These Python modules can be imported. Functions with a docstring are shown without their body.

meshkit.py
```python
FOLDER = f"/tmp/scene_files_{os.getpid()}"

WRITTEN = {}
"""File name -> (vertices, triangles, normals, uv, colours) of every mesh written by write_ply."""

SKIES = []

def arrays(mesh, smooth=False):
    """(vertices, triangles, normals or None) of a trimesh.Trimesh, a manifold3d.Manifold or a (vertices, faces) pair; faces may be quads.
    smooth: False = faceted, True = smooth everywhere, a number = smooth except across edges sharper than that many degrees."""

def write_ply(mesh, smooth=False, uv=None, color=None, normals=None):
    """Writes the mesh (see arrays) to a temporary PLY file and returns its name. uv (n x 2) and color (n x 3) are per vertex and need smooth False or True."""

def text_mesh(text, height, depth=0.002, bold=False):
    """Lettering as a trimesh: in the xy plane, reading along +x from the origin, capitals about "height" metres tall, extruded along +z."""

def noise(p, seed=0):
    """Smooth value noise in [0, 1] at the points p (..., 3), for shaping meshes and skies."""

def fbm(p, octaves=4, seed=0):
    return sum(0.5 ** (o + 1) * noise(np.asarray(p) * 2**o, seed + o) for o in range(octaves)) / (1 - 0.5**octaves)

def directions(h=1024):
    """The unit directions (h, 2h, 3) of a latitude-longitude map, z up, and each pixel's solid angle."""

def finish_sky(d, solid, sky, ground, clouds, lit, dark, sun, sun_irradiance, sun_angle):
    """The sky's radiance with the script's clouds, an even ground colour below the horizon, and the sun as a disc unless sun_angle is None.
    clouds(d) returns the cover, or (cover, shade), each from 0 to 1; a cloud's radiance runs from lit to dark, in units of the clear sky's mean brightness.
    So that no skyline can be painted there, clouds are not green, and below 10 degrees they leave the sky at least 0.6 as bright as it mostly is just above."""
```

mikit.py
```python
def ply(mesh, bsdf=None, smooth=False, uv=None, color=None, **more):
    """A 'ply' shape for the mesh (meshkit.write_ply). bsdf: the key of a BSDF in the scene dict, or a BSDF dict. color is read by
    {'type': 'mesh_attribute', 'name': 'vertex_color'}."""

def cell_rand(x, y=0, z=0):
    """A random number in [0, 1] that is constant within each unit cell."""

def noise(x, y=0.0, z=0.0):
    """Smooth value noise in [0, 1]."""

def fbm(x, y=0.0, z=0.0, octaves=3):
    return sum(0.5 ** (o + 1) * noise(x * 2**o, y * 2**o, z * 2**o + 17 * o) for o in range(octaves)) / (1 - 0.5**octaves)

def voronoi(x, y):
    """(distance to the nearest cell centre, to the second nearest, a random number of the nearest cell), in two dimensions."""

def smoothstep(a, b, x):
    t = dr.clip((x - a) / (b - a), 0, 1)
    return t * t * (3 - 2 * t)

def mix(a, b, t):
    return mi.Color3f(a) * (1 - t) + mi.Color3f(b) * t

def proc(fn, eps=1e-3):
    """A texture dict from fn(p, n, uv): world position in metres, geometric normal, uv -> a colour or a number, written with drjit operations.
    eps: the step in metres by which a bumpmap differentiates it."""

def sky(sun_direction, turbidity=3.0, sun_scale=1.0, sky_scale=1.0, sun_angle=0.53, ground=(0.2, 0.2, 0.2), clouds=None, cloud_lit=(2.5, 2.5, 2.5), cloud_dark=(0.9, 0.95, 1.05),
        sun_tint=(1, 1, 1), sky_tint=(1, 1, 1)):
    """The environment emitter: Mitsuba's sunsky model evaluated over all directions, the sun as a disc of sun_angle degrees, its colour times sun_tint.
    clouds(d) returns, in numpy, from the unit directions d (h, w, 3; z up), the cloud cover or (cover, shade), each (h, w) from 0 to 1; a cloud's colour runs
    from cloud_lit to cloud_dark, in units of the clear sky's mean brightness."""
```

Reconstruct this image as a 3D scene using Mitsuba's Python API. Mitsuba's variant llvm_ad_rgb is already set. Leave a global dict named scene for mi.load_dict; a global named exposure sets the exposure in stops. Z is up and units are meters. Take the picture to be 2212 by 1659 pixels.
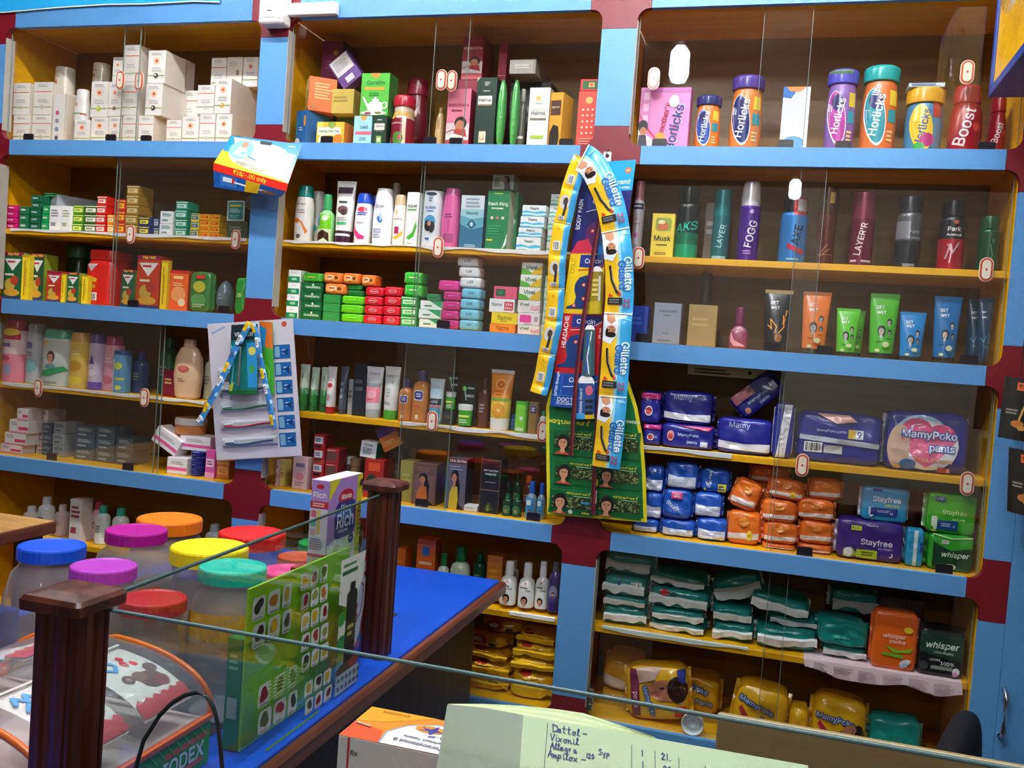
import math, random, numpy as np, trimesh, mitsuba as mi, mikit, meshkit
from shapely.geometry import Polygon, box as sbox, LineString, Point
from shapely.ops import unary_union
from shapely import affinity

random.seed(7)
RNG = np.random.RandomState(7)
T = mi.ScalarTransform4f
scene, labels = {}, {}
PI = math.pi

# ---------------------------------------------------------------- camera, lamps, exposure
exposure = 1.1
CAM = np.array([0.0, -2.4, 1.55])
RIGHT = np.array([0.95782349, 0.27812661, 0.0722478])
UP = np.array([-0.08083931, 0.01953166, 0.99653576])
FWD = np.array([-0.27575199, 0.96034583, -0.04119144])
scene['camera'] = {'type': 'perspective', 'fov': 2 * math.degrees(math.atan(1106 / 2000.0)), 'fov_axis': 'x', 'near_clip': 0.02, 'far_clip': 50,
                   'to_world': T().look_at(origin=CAM.tolist(), target=(CAM + FWD).tolist(), up=UP.tolist())}
TUBE_POWER = 105.0
BULB_POWER = 130.0
scene['sky'] = {'type': 'constant', 'radiance': {'type': 'rgb', 'value': [0.02, 0.022, 0.025]}}

# ---------------------------------------------------------------- colours and materials
def lin(h):
    if not isinstance(h, str):
        return np.array(h, float)
    h = h.lstrip('#')
    if len(h) == 3:
        h = ''.join(c * 2 for c in h)
    c = np.array([int(h[i:i + 2], 16) / 255 for i in (0, 2, 4)])
    return np.where(c < 0.04045, c / 12.92, ((c + 0.055) / 1.055) ** 2.4)

def rgb(h):
    return {'type': 'rgb', 'value': [float(v) for v in lin(h)]}

VC = {'type': 'mesh_attribute', 'name': 'vertex_color'}
def two(b):
    return {'type': 'twosided', 'nested': b}
scene['paper'] = two({'type': 'principled', 'base_color': VC, 'roughness': 0.42, 'specular': 0.45})
scene['plastic'] = two({'type': 'principled', 'base_color': VC, 'roughness': 0.22, 'specular': 0.5, 'clearcoat': 0.3, 'clearcoat_gloss': 0.85})
scene['film'] = two({'type': 'principled', 'base_color': VC, 'roughness': 0.2, 'specular': 0.6, 'clearcoat': 0.5, 'clearcoat_gloss': 0.9})
scene['cansheen'] = two({'type': 'principled', 'base_color': VC, 'roughness': 0.26, 'metallic': 0.45, 'specular': 0.6})
scene['matt'] = two({'type': 'principled', 'base_color': VC, 'roughness': 0.7, 'specular': 0.25})
scene['chrome'] = two({'type': 'roughconductor', 'material': 'Cr', 'alpha': 0.12})
scene['pane_glass'] = {'type': 'thindielectric', 'int_ior': 1.5}
scene['clear_plastic'] = {'type': 'thindielectric', 'int_ior': 1.45, 'specular_transmittance': {'type': 'rgb', 'value': [0.93, 0.93, 0.94]}}
scene['dome_plastic'] = {'type': 'blendbsdf', 'weight': 0.12, 'a': {'type': 'thindielectric', 'int_ior': 1.5}, 'b': two({'type': 'principled', 'base_color': rgb('#d8d0d4'), 'roughness': 0.25, 'specular': 0.6})}
scene['jar_plastic'] = {'type': 'blendbsdf', 'weight': 0.26, 'a': {'type': 'thindielectric', 'int_ior': 1.5, 'specular_transmittance': {'type': 'rgb', 'value': [0.93, 0.92, 0.93]}}, 'b': two({'type': 'principled', 'base_color': rgb('#c8c0c4'), 'roughness': 0.3, 'specular': 0.5})}
scene['pane_tint'] = {'type': 'thindielectric', 'int_ior': 1.5, 'specular_transmittance': {'type': 'rgb', 'value': [0.88, 0.95, 0.93]}}
scene['matt_lid'] = two({'type': 'principled', 'base_color': VC, 'roughness': 0.38, 'specular': 0.4})
scene['chromey'] = two({'type': 'principled', 'base_color': VC, 'roughness': 0.2, 'metallic': 0.9})
scene['frost_plastic'] = two({'type': 'principled', 'base_color': rgb('#d8dcdf'), 'roughness': 0.3, 'specular': 0.5})

def speckle(c, amp):
    c = [float(t) for t in lin(c)]
    def fn(p, n, uv):
        v = mikit.noise(p.x * 900, p.y * 900, p.z * 900) - 0.5
        g = mikit.fbm(p.x * 6, p.y * 6, p.z * 6) - 0.5
        return mi.Color3f(c[0], c[1], c[2]) * (1 + amp * v + 0.12 * g)
    return mikit.proc(fn)

def woodgrain(c1, c2, axis, sc=1.0):
    c1, c2 = lin(c1), lin(c2)
    def fn(p, n, uv):
        k = [60.0 * sc, 60.0 * sc, 60.0 * sc]
        k[axis] = 4.0 * sc
        g = mikit.fbm(p.x * k[0], p.y * k[1], p.z * k[2], 4)
        return mikit.mix(c1.tolist(), c2.tolist(), mikit.smoothstep(0.3, 0.7, g))
    return mikit.proc(fn)

def proc_mat(key, tex, rough, spec=0.5, cc=0.0):
    scene[key] = two({'type': 'principled', 'base_color': tex, 'roughness': rough, 'specular': spec, 'clearcoat': cc})
proc_mat('blue_laminate', speckle('#568fc6', 0.22), 0.4)
proc_mat('maroon_laminate', speckle('#6e0d1d', 0.2), 0.4)
proc_mat('blue_dark', speckle('#24408c', 0.15), 0.4)
proc_mat('counter_laminate', speckle('#1450c8', 0.25), 0.32)
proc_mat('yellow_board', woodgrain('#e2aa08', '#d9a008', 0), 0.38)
proc_mat('back_board', woodgrain('#7a560a', '#735009', 0), 0.4)  # yellow board with the shade of the compartments darkened into its colour
proc_mat('front_wall_paint', speckle('#d8d4c8', 0.05), 0.8)
proc_mat('dark_board', woodgrain('#1e1412', '#2a1a16', 2), 0.5)
proc_mat('post_wood', woodgrain('#3c1810', '#58281a', 2), 0.3, 0.5, 0.4)
proc_mat('edge_wood', woodgrain('#5a2c18', '#74402a', 1), 0.32, 0.5, 0.3)
proc_mat('ply_wood', woodgrain('#c89858', '#b48448', 0), 0.4)
proc_mat('wall_paint', speckle('#6e685e', 0.05), 0.8)
proc_mat('jamb_grey', speckle('#a39c92', 0.1), 0.5)
proc_mat('floor_tile', speckle('#4a443e', 0.3), 0.3)

# ---------------------------------------------------------------- mesh helpers
class G:
    """Meshes with a colour per vertex, collected into one part."""
    def __init__(self):
        self.v, self.f, self.c, self.n = [], [], [], 0
    def add(self, v, f, col):
        v = np.asarray(v, float); f = np.asarray(f, int)
        if f.ndim == 2 and f.shape[1] == 4:
            f = np.vstack([f[:, [0, 1, 2]], f[:, [0, 2, 3]]])
        c = lin(col) if not (isinstance(col, np.ndarray) and col.ndim == 2) else col
        self.v.append(v); self.f.append(f + self.n); self.n += len(v)
        self.c.append(np.broadcast_to(c, v.shape) if c.ndim == 1 else c)
        return self
    def empty(self):
        return self.n == 0
    def get(self):
        return np.vstack(self.v), np.vstack(self.f), np.vstack(self.c)

used = {}
RES = set()
def key(name):
    if name in RES and name not in scene:      # a thing's own key, reserved before its mesh
        return name
    return fresh(name)

def fresh(name):
    used[name] = used.get(name, -1) + 1
    k = name if used[name] == 0 else '%s_%03d' % (name, used[name])
    return k

def thing(name):
    k = fresh(name); RES.add(k)
    return k

def put(k, g, mat='paper', smooth=False, M=None):
    """One entry of the scene from a G (or trimesh with a flat colour)."""
    k = key(k)
    v, f, c = g.get()
    if M is not None:
        v = v @ M[:3, :3].T + M[:3, 3]
    scene[k] = mikit.ply(trimesh.Trimesh(v, f, process=False), mat, smooth=smooth, color=c)
    return k

def put_mesh(k, v, f, mat, smooth=False):
    k = key(k)
    f = np.asarray(f, int)
    if f.shape[1] == 4:
        f = np.vstack([f[:, [0, 1, 2]], f[:, [0, 2, 3]]])
    scene[k] = mikit.ply(trimesh.Trimesh(np.asarray(v, float), f, process=False), mat, smooth=smooth)
    return k

def tag(k, label=None, cat=None, group=None, kind=None):
    d = {}
    for a, b in (('label', label), ('category', cat), ('group', group), ('kind', kind)):
        if b:
            d[a] = b
    labels[k] = d

def cbox(x0, x1, y0, y1, z0, z1, ch=0.001):
    """Box with chamfered edges."""
    ch = min(ch, (x1 - x0) / 3, (y1 - y0) / 3, (z1 - z0) / 3)
    X, Y, Z = (x0, x1), (y0, y1), (z0, z1)
    V, idx = [], {}
    for i in (0, 1):
        for j in (0, 1):
            for k in (0, 1):
                s = (1 - 2 * i, 1 - 2 * j, 1 - 2 * k)
                for a in range(3):
                    p = [X[i] + s[0] * ch, Y[j] + s[1] * ch, Z[k] + s[2] * ch]
                    p[a] = (X[i], Y[j], Z[k])[a]
                    idx[(i, j, k, a)] = len(V); V.append(p)
    F = []
    for a in range(3):
        b, c = [t for t in range(3) if t != a]
        for s in (0, 1):
            q = []
            for (m, n_) in ((0, 0), (1, 0), (1, 1), (0, 1)):
                t = [0, 0, 0]; t[a], t[b], t[c] = s, m, n_
                q.append(idx[(*t, a)])
            F.append(q)
        for m in (0, 1):
            for n_ in (0, 1):
                t0 = [0, 0, 0]; t0[b], t0[c] = m, n_
                t1 = list(t0); t1[a] = 1
                F.append([idx[(*t0, b)], idx[(*t1, b)], idx[(*t1, c)], idx[(*t0, c)]])
    F = np.array(F)
    tri = np.vstack([F[:, [0, 1, 2]], F[:, [0, 2, 3]]] + [np.array([[idx[(i, j, k, a)] for a in range(3)]]) for i in (0, 1) for j in (0, 1) for k in (0, 1)])
    V = np.array(V); cen = V.mean(0)
    n = np.cross(V[tri[:, 1]] - V[tri[:, 0]], V[tri[:, 2]] - V[tri[:, 0]])
    flip = ((V[tri].mean(1) - cen) * n).sum(1) < 0
    tri[flip] = tri[flip][:, ::-1]
    return V, tri

def loft(rings, n=26, e=2.0, cy=0.0, closed=True):
    """rings: (z, a, b): superellipse sections stacked along z."""
    th = np.arange(n) * 2 * PI / n
    c, s = np.cos(th), np.sin(th)
    X = np.sign(c) * np.abs(c) ** (2 / e); Y = np.sign(s) * np.abs(s) ** (2 / e)
    V = np.vstack([np.stack([a * X, cy + b * Y, np.full(n, z)], 1) for z, a, b in rings])
    i = np.arange(n); F = []
    for k in range(len(rings) - 1):
        F.append(np.stack([k * n + i, k * n + (i + 1) % n, (k + 1) * n + (i + 1) % n, (k + 1) * n + i], 1))
    F = np.vstack(F)
    F = np.vstack([F[:, [0, 1, 2]], F[:, [0, 2, 3]]])
    if closed:
        m = len(V)
        V = np.vstack([V, V[:n], V[m - n:m]])      # caps own their vertices, for crisp rims
        F = np.vstack([F, np.stack([m + i[1:-1] * 0, m + i[2:], m + i[1:-1]], 1), np.stack([m + n + i[1:-1] * 0, m + n + i[1:-1], m + n + i[2:]], 1)])
    return V, F

def tube(path, r, n=8, closed=False):
    P = np.asarray(path, float)
    V, F = [], []
    m = len(P)
    d = np.gradient(P, axis=0); d /= np.linalg.norm(d, axis=1, keepdims=True) + 1e-12
    ref = np.array([0, 0, 1.0]) if abs(d[0][2]) < 0.9 else np.array([1.0, 0, 0])
    rr = np.broadcast_to(r, m)
    for k in range(m):
        u = np.cross(d[k], ref); u /= np.linalg.norm(u) + 1e-12
        w = np.cross(u, d[k])
        t = np.arange(n) * 2 * PI / n
        V.append(P[k] + rr[k] * (np.cos(t)[:, None] * u + np.sin(t)[:, None] * w))
    i = np.arange(n)
    for k in range(m - 1):
        F.append(np.stack([k * n + i, k * n + (i + 1) % n, (k + 1) * n + (i + 1) % n, (k + 1) * n + i], 1))
    V = np.vstack(V); F = np.vstack(F); F = np.vstack([F[:, [0, 1, 2]], F[:, [0, 2, 3]]])
    F = np.vstack([F, np.stack([0 * i[2:], i[2:], i[1:-1]], 1), np.stack([0 * i[2:] + (m - 1) * n, (m - 1) * n + i[1:-1], (m - 1) * n + i[2:]], 1)])
    return V, F

def extrude(poly, y0, y1):
    """A shapely polygon in (x, z), extruded from y0 to y1."""
    out = []
    for g in getattr(poly, 'geoms', [poly]):
        m = trimesh.creation.extrude_polygon(g, y1 - y0, engine='earcut')
        v = np.array(m.vertices)
        out.append((np.stack([v[:, 0], y0 + v[:, 2], v[:, 1]], 1), np.array(m.faces)[:, ::-1]))
    return out

def superq(a, b, c, p=5.0, n=8):
    """Rounded box of half sizes a, b, c, centred."""
    t = np.linspace(-1, 1, n + 1); t = np.sign(t) * np.abs(t) ** 0.8
    V, F = [], []
    for ax in range(3):
        for s in (-1, 1):
            u, w = np.meshgrid(t, t, indexing='ij')
            q = np.zeros((n + 1, n + 1, 3)); q[..., ax] = s; q[..., (ax + 1) % 3] = u; q[..., (ax + 2) % 3] = w
            o = len(V) * (n + 1) ** 2
            idx = np.arange((n + 1) ** 2).reshape(n + 1, n + 1) + o
            f = np.stack([idx[:-1, :-1], idx[1:, :-1], idx[1:, 1:], idx[:-1, 1:]], -1).reshape(-1, 4)
            F.append(f if s > 0 else f[:, ::-1]); V.append(q.reshape(-1, 3))
    V = np.vstack(V); F = np.vstack(F)
    r = (np.abs(V) ** p).sum(1, keepdims=True) ** (-1 / p)
    V = V * r
    m = trimesh.Trimesh(V, np.vstack([F[:, [0, 1, 2]], F[:, [0, 2, 3]]]), process=False)
    m.merge_vertices(digits_vertex=5)
    return np.array(m.vertices) * [a, b, c], np.array(m.faces)

# ---------------------------------------------------------------- flat print: lettering, pictures, labels
_text = {}
def text2d(s, bold=True):
    if (s, bold) not in _text:
        m = meshkit.text_mesh(s, 1.0, 0.1, bold)
        v, f = np.array(m.vertices), np.array(m.faces)
        top = (v[f][:, :, 2] > 0.05).all(1)
        f = f[top]; u = np.unique(f); rev = np.zeros(len(v), int); rev[u] = np.arange(len(u))
        v = v[u][:, :2]; f = rev[f]
        lo, hi = v.min(0), v.max(0)
        _text[(s, bold)] = (v - (lo + hi) / 2, f, hi - lo)
    return _text[(s, bold)]

def tri2d(poly):
    out = []
    for g in getattr(poly, 'geoms', [poly]):
        if g.area > 1e-9:
            v, f = trimesh.creation.triangulate_polygon(g, engine='earcut')
            out.append((v, f))
    return out

def stroke(pts, w):
    return LineString(pts).buffer(w / 2, quad_segs=3)

def portrait(cx, cy, s, hair='#1a1210', top='#c02a2a', skin='#c98f6a'):
    """A head and shoulders print, s = width of the face."""
    E = lambda x, y, rx, ry, c, a=0: ('E', cx + x * s, cy + y * s, rx * s, ry * s, c, a)
    Pn = lambda pts, c: ('PP', [(cx + x * s, cy + y * s) for x, y in pts], c)
    return [E(0.05, 0.12, 0.72, 0.86, hair), Pn([(-1.05, -1.75), (1.05, -1.75), (0.85, -1.2), (0.35, -0.92), (-0.35, -0.92), (-0.85, -1.2)], top),
            Pn([(-0.2, -0.5), (0.24, -0.5), (0.3, -1.05), (0, -1.2), (-0.28, -1.05)], skin), E(0, 0, 0.5, 0.66, skin),
            Pn([(-0.52, 0.15), (-0.42, 0.62), (0.1, 0.78), (0.52, 0.5), (0.54, 0.1), (0.4, 0.38), (0.05, 0.5), (-0.35, 0.36)], hair),
            E(-0.2, 0.06, 0.09, 0.045, '#20120e'), E(0.2, 0.06, 0.09, 0.045, '#20120e'), E(-0.2, 0.17, 0.12, 0.022, '#20120e'), E(0.2, 0.17, 0.12, 0.022, '#20120e'),
            Pn([(-0.04, 0.0), (0.04, 0.0), (0.08, -0.17), (-0.08, -0.17)], '#b57a58'), E(0, -0.34, 0.17, 0.05, '#a8323a'), E(0, -0.33, 0.11, 0.018, '#f0e0d8')]

def shapes(prints, w, h):
    """The print list in metres on a face w x h: (vertices, triangles, colour, curved)."""
    out = []
    X = lambda u: (u - 0.5) * w
    Z = lambda v: v * h
    th = np.linspace(0, 2 * PI, 21)[:-1]
    def ell(cx, cz, rx, rz, c, a=0):
        x, z = rx * np.cos(th), rz * np.sin(th)
        ca, sa = math.cos(math.radians(a)), math.sin(math.radians(a))
        v = np.stack([cx + x * ca - z * sa, cz + x * sa + z * ca], 1)
        i = np.arange(1, 19)
        out.append((v, np.stack([0 * i, i, i + 1], 1), c))
    for q in prints:
        k = q[0]
        if k == 'r':
            _, u0, v0, u1, v1, c = q
            out.append((np.array([[X(u0), Z(v0)], [X(u1), Z(v0)], [X(u1), Z(v1)], [X(u0), Z(v1)]]), np.array([[0, 1, 2], [0, 2, 3]]), c))
        elif k == 'rr':
            _, u0, v0, u1, v1, c = q
            r = 0.22 * min((u1 - u0) * w, (v1 - v0) * h)
            for v, f in tri2d(sbox(X(u0) + r, Z(v0) + r, X(u1) - r, Z(v1) - r).buffer(r, quad_segs=4)):
                out.append((v, f, c))
        elif k == 'e':
            _, cu, cv, ru, rv, c = q[:6]
            ell(X(cu), Z(cv), ru * w, (rv * h if rv else ru * w), c, q[6] if len(q) > 6 else 0)
        elif k == 'E':
            ell(q[1], q[2], q[3], q[4], q[5], q[6] if len(q) > 6 else 0)
        elif k in ('p', 'PP'):
            pts = [(X(u), Z(v)) for u, v in q[1]] if k == 'p' else q[1]
            pg = Polygon(pts)
            if not pg.is_valid:
                pg = pg.buffer(0)
            for v, f in tri2d(pg):
                out.append((v, f, q[2]))
        elif k == 's':
            _, pts, lw, c = q
            for v, f in tri2d(stroke([(X(u), Z(v)) for u, v in pts], lw * min(w, h))):
                out.append((v, f, c))
        elif k == 't':
            _, s, cu, cv, wf, c = q[:6]
            rot = q[6] if len(q) > 6 else 0
            hf = q[7] if len(q) > 7 else 9
            sh = q[8] if len(q) > 8 else 0
            v, f, size = text2d(s)
            sc = wf * (h if abs(rot) in (90, 80, 75) else w) / size[0]
            sc = min(sc, hf * (w if abs(rot) in (90, 80, 75) else h) / size[1])
            v = v * sc
            v = np.stack([v[:, 0] + sh * v[:, 1], v[:, 1]], 1)
            ca, sa = math.cos(math.radians(rot)), math.sin(math.radians(rot))
            v = np.stack([X(cu) + v[:, 0] * ca - v[:, 1] * sa, Z(cv) + v[:, 0] * sa + v[:, 1] * ca], 1)
            out.append((v, f, c))
        elif k == 'o':      # lettering with an outline
            s_, cu, cv, wf, c, oc, rot, hf = q[1:9]
            for a_ in range(8):
                du, dv = .0022 * math.cos(a_ * PI / 4), .0022 * math.sin(a_ * PI / 4)
                out += shapes([('t', s_, cu + du / w, cv + dv / h, wf, oc, rot, hf)], w, h)
            out += shapes([('t', s_, cu, cv, wf, c, rot, hf)], w, h)
        elif k == 'L':
            _, u0, v0, u1, v1, n, c = q
            R = np.random.RandomState(int(1000 * (u0 + v0 + n)) % 9973)
            for i in range(n):
                zc = v1 - (i + 0.5) * (v1 - v0) / n; hh = 0.28 * (v1 - v0) / n; ue = u1 - R.rand() * 0.3 * (u1 - u0)
                out.append((np.array([[X(u0), Z(zc - hh)], [X(ue), Z(zc - hh)], [X(ue), Z(zc + hh)], [X(u0), Z(zc + hh)]]), np.array([[0, 1, 2], [0, 2, 3]]), c))
        elif k == 'bars':
            _, u0, v0, u1, v1 = q
            out.append((np.array([[X(u0), Z(v0)], [X(u1), Z(v0)], [X(u1), Z(v1)], [X(u0), Z(v1)]]), np.array([[0, 1, 2], [0, 2, 3]]), '#f2f2f2'))
            for i in range(9):
                a = u0 + (u1 - u0) * (0.08 + 0.094 * i); b = a + (u1 - u0) * (0.035 + 0.03 * (i * 7 % 3 == 0))
                out.append((np.array([[X(a), Z(v0 + 0.1 * (v1 - v0))], [X(b), Z(v0 + 0.1 * (v1 - v0))], [X(b), Z(v1 - 0.1 * (v1 - v0))], [X(a), Z(v1 - 0.1 * (v1 - v0))]]), np.array([[0, 1, 2], [0, 2, 3]]), '#181818'))
        elif k == 'P':
            _, cu, cv, s = q[:4]
            kw = q[4] if len(q) > 4 else {}
            out.extend(shapes(portrait(X(cu), Z(cv), s * w, **kw), w, h))
    return out

def print_g(prints, w, h, F=None, curved=False, base=0.0005, step=0.00013):
    """The print as one G: F(x, z, offset) -> points; default the plane y = 0 facing -y."""
    g = G()
    F = F or (lambda x, z, o: np.stack([x, -o, z], 1))
    for i, (v, f, c) in enumerate(shapes(prints, w, h)):
        v = np.clip(v, [-w / 2, 0], [w / 2, h])
        if curved:
            e = curved if curved is not True else max(.0025, math.sqrt(.0012 * w / 2))
            v3, f = trimesh.remesh.subdivide_to_size(np.column_stack([v, np.zeros(len(v))]), f, e, max_iter=14)
            v = v3[:, :2]
        a, b, cc = (v[f[:, k]] for k in range(3))
        area = (b[:, 0] - a[:, 0]) * (cc[:, 1] - a[:, 1]) - (b[:, 1] - a[:, 1]) * (cc[:, 0] - a[:, 0])
        f = np.where((area < 0)[:, None], f[:, ::-1], f)
        g.add(F(v[:, 0], v[:, 1], np.full(len(v), base + step * i)), f, c)
    return g

# ---------------------------------------------------------------- package styles
def sty(s):
    a = s.split(';')
    return STY[a[0]](*a[1:])
STY = {}
def S(name):
    def deco(fn):
        STY[name] = fn
        return fn
    return deco
def const(name, **d):
    STY[name] = lambda *a: d

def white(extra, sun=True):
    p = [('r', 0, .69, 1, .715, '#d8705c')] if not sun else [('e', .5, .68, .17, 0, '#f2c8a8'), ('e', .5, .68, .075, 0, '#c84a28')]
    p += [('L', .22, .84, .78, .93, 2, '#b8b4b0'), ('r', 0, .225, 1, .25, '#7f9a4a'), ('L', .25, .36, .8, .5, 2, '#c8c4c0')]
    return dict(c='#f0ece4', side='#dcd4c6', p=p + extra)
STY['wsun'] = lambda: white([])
STY['wline'] = lambda: white([('e', .5, .235, .1, 0, '#c8c8b8')], False)
for nm, cc_ in (('lime', '#a8b428'), ('brown', '#6a4a3a'), ('dark', '#3a4038'), ('gold', '#d0a040')):
    STY['wsun' + nm] = lambda cc_=cc_: white([('e', .5, .235, .13, 0, cc_), ('e', .46, .25, .05, 0, '#f0e8c8')])
const('dots', c='#efebe6', side='#c8bca8', p=[('e', .33, .62, .13, 0, '#b85878'), ('e', .33, .46, .13, 0, '#8a8a98'), ('e', .33, .29, .13, 0, '#7a8aa8'), ('e', .33, .12, .13, 0, '#5a5a6a'), ('r', .86, 0, 1, 1, '#d8ccb8')])
const('wside', c='#e4ddd0', side='#d2c8b4', p=[('r', .62, .4, .8, .56, '#8a8884'), ('L', .15, .7, .75, .86, 3, '#bcb6ac')])
STY['plain'] = lambda c1, c2='#ccc', t='x': dict(c=c1, p=[('L', .14, .45, .86, .72, 2, c2)])
STY['lab'] = lambda c1, c2: dict(c=c1, p=[('r', .1, .22, .9, .66, c2), ('L', .2, .32, .7, .56, 2, c1), ('r', 0, .8, 1, .9, c2)])
STY['lines'] = lambda c1, c2: dict(c=c1, p=[('L', .15, .55, .9, .86, 3, c2), ('r', .15, .2, .6, .34, c2)])
STY['txt'] = lambda c1, c2, t: dict(c=c1, p=[('t', t, .5, .55, .55, c2, 0, .5), ('L', .35, .2, .7, .3, 1, c2)])
STY['txtc'] = lambda c1, c2, t: dict(c=c1, p=[('t', t, .2, .55, .2, c2, 0, .6), ('r', 0, 0, 1, .2, '#b8d8a8')])
STY['diag'] = lambda c1, c2: dict(c=c1, p=[('p', [(.4, 1), (1, 1), (1, .2)], c2), ('L', .2, .28, .62, .52, 1, '#2a6a4a')])
const('teablue', c='#1f5a96', side='#2f6aa0', p=[('e', .2, .16, .2, 0, '#e8e4e0'), ('e', .3, .1, .12, 0, '#f0d8b0'), ('r', .1, .35, .16, .85, '#2a9a8a'), ('p', [(.7, .85), (.88, .85), (.88, .62), (.79, .55), (.7, .62)], '#e08a28'), ('L', .3, .44, .66, .56, 2, '#a8c8e0')])
const('teaorange', c='#e0662a', side='#c8b890', left='#c8a868', p=[('L', .2, .35, .85, .85, 6, '#f0a868'), ('r', .1, .06, .3, .2, '#a8642a')], pl=[('e', .5, .6, .3, .25, '#e8dcc0'), ('e', .45, .3, .3, .15, '#b88830'), ('e', .6, .55, .14, .12, '#6a7a30'), ('r', 0, 0, 1, .1, '#8a4a20')])
const('purpleback', c='#6a2a50', side='#3a1a38', p=[('e', .3, .1, .25, 0, '#d8c8c8'), ('e', .66, .75, .12, 0, '#a08a38'), ('L', .2, .4, .8, .6, 3, '#8a4a70')])
const('violettilt', c='#5e3a78', side='#4a2a60', p=[('r', .06, .42, .94, .98, '#d8d4d0'), ('L', .14, .55, .8, .9, 6, '#a8a4a8'), ('r', .3, .08, .7, .28, '#c8c4cc')])
const('herbal', c='#e0b83a', side='#e0803a', p=[('r', .05, .45, .88, .78, '#f0ecd8'), ('t', 'Herbal Net Tea', .46, .62, .72, '#3a6a30', 0, .2), ('e', .15, .9, .1, 0, '#f0d060'), ('e', .55, .9, .14, 0, '#8aa040'), ('e', .8, .3, .16, 0, '#c87828'), ('e', .25, .25, .16, 0, '#f4f0dc')])
const('laxil', c='#9cd0dc', side='#7ab4c4', p=[('p', [(.4, 1), (.7, 1), (.7, .9), (.55, .84), (.4, .9)], '#d89a48'), ('t', 'Laxil', .58, .64, .45, '#2a5a7a', 0, .16), ('r', .12, .4, 1, .5, '#d8607a'), ('L', .35, .2, .75, .32, 2, '#4a8aa0')])
const('hairsmall', c='#173528', side='#10241c', p=[('r', .12, .55, .86, .76, '#d8d4cc'), ('t', 'Hairina', .5, .67, .55, '#5a4a40', 0, .12), ('r', .2, .5, .75, .55, '#6a5a48'), ('r', .3, .12, .68, .36, '#7aa04a'), ('r', .38, .18, .6, .3, '#d8e0c0'), ('L', .3, .84, .7, .9, 1, '#a8b0a8')])
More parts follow.
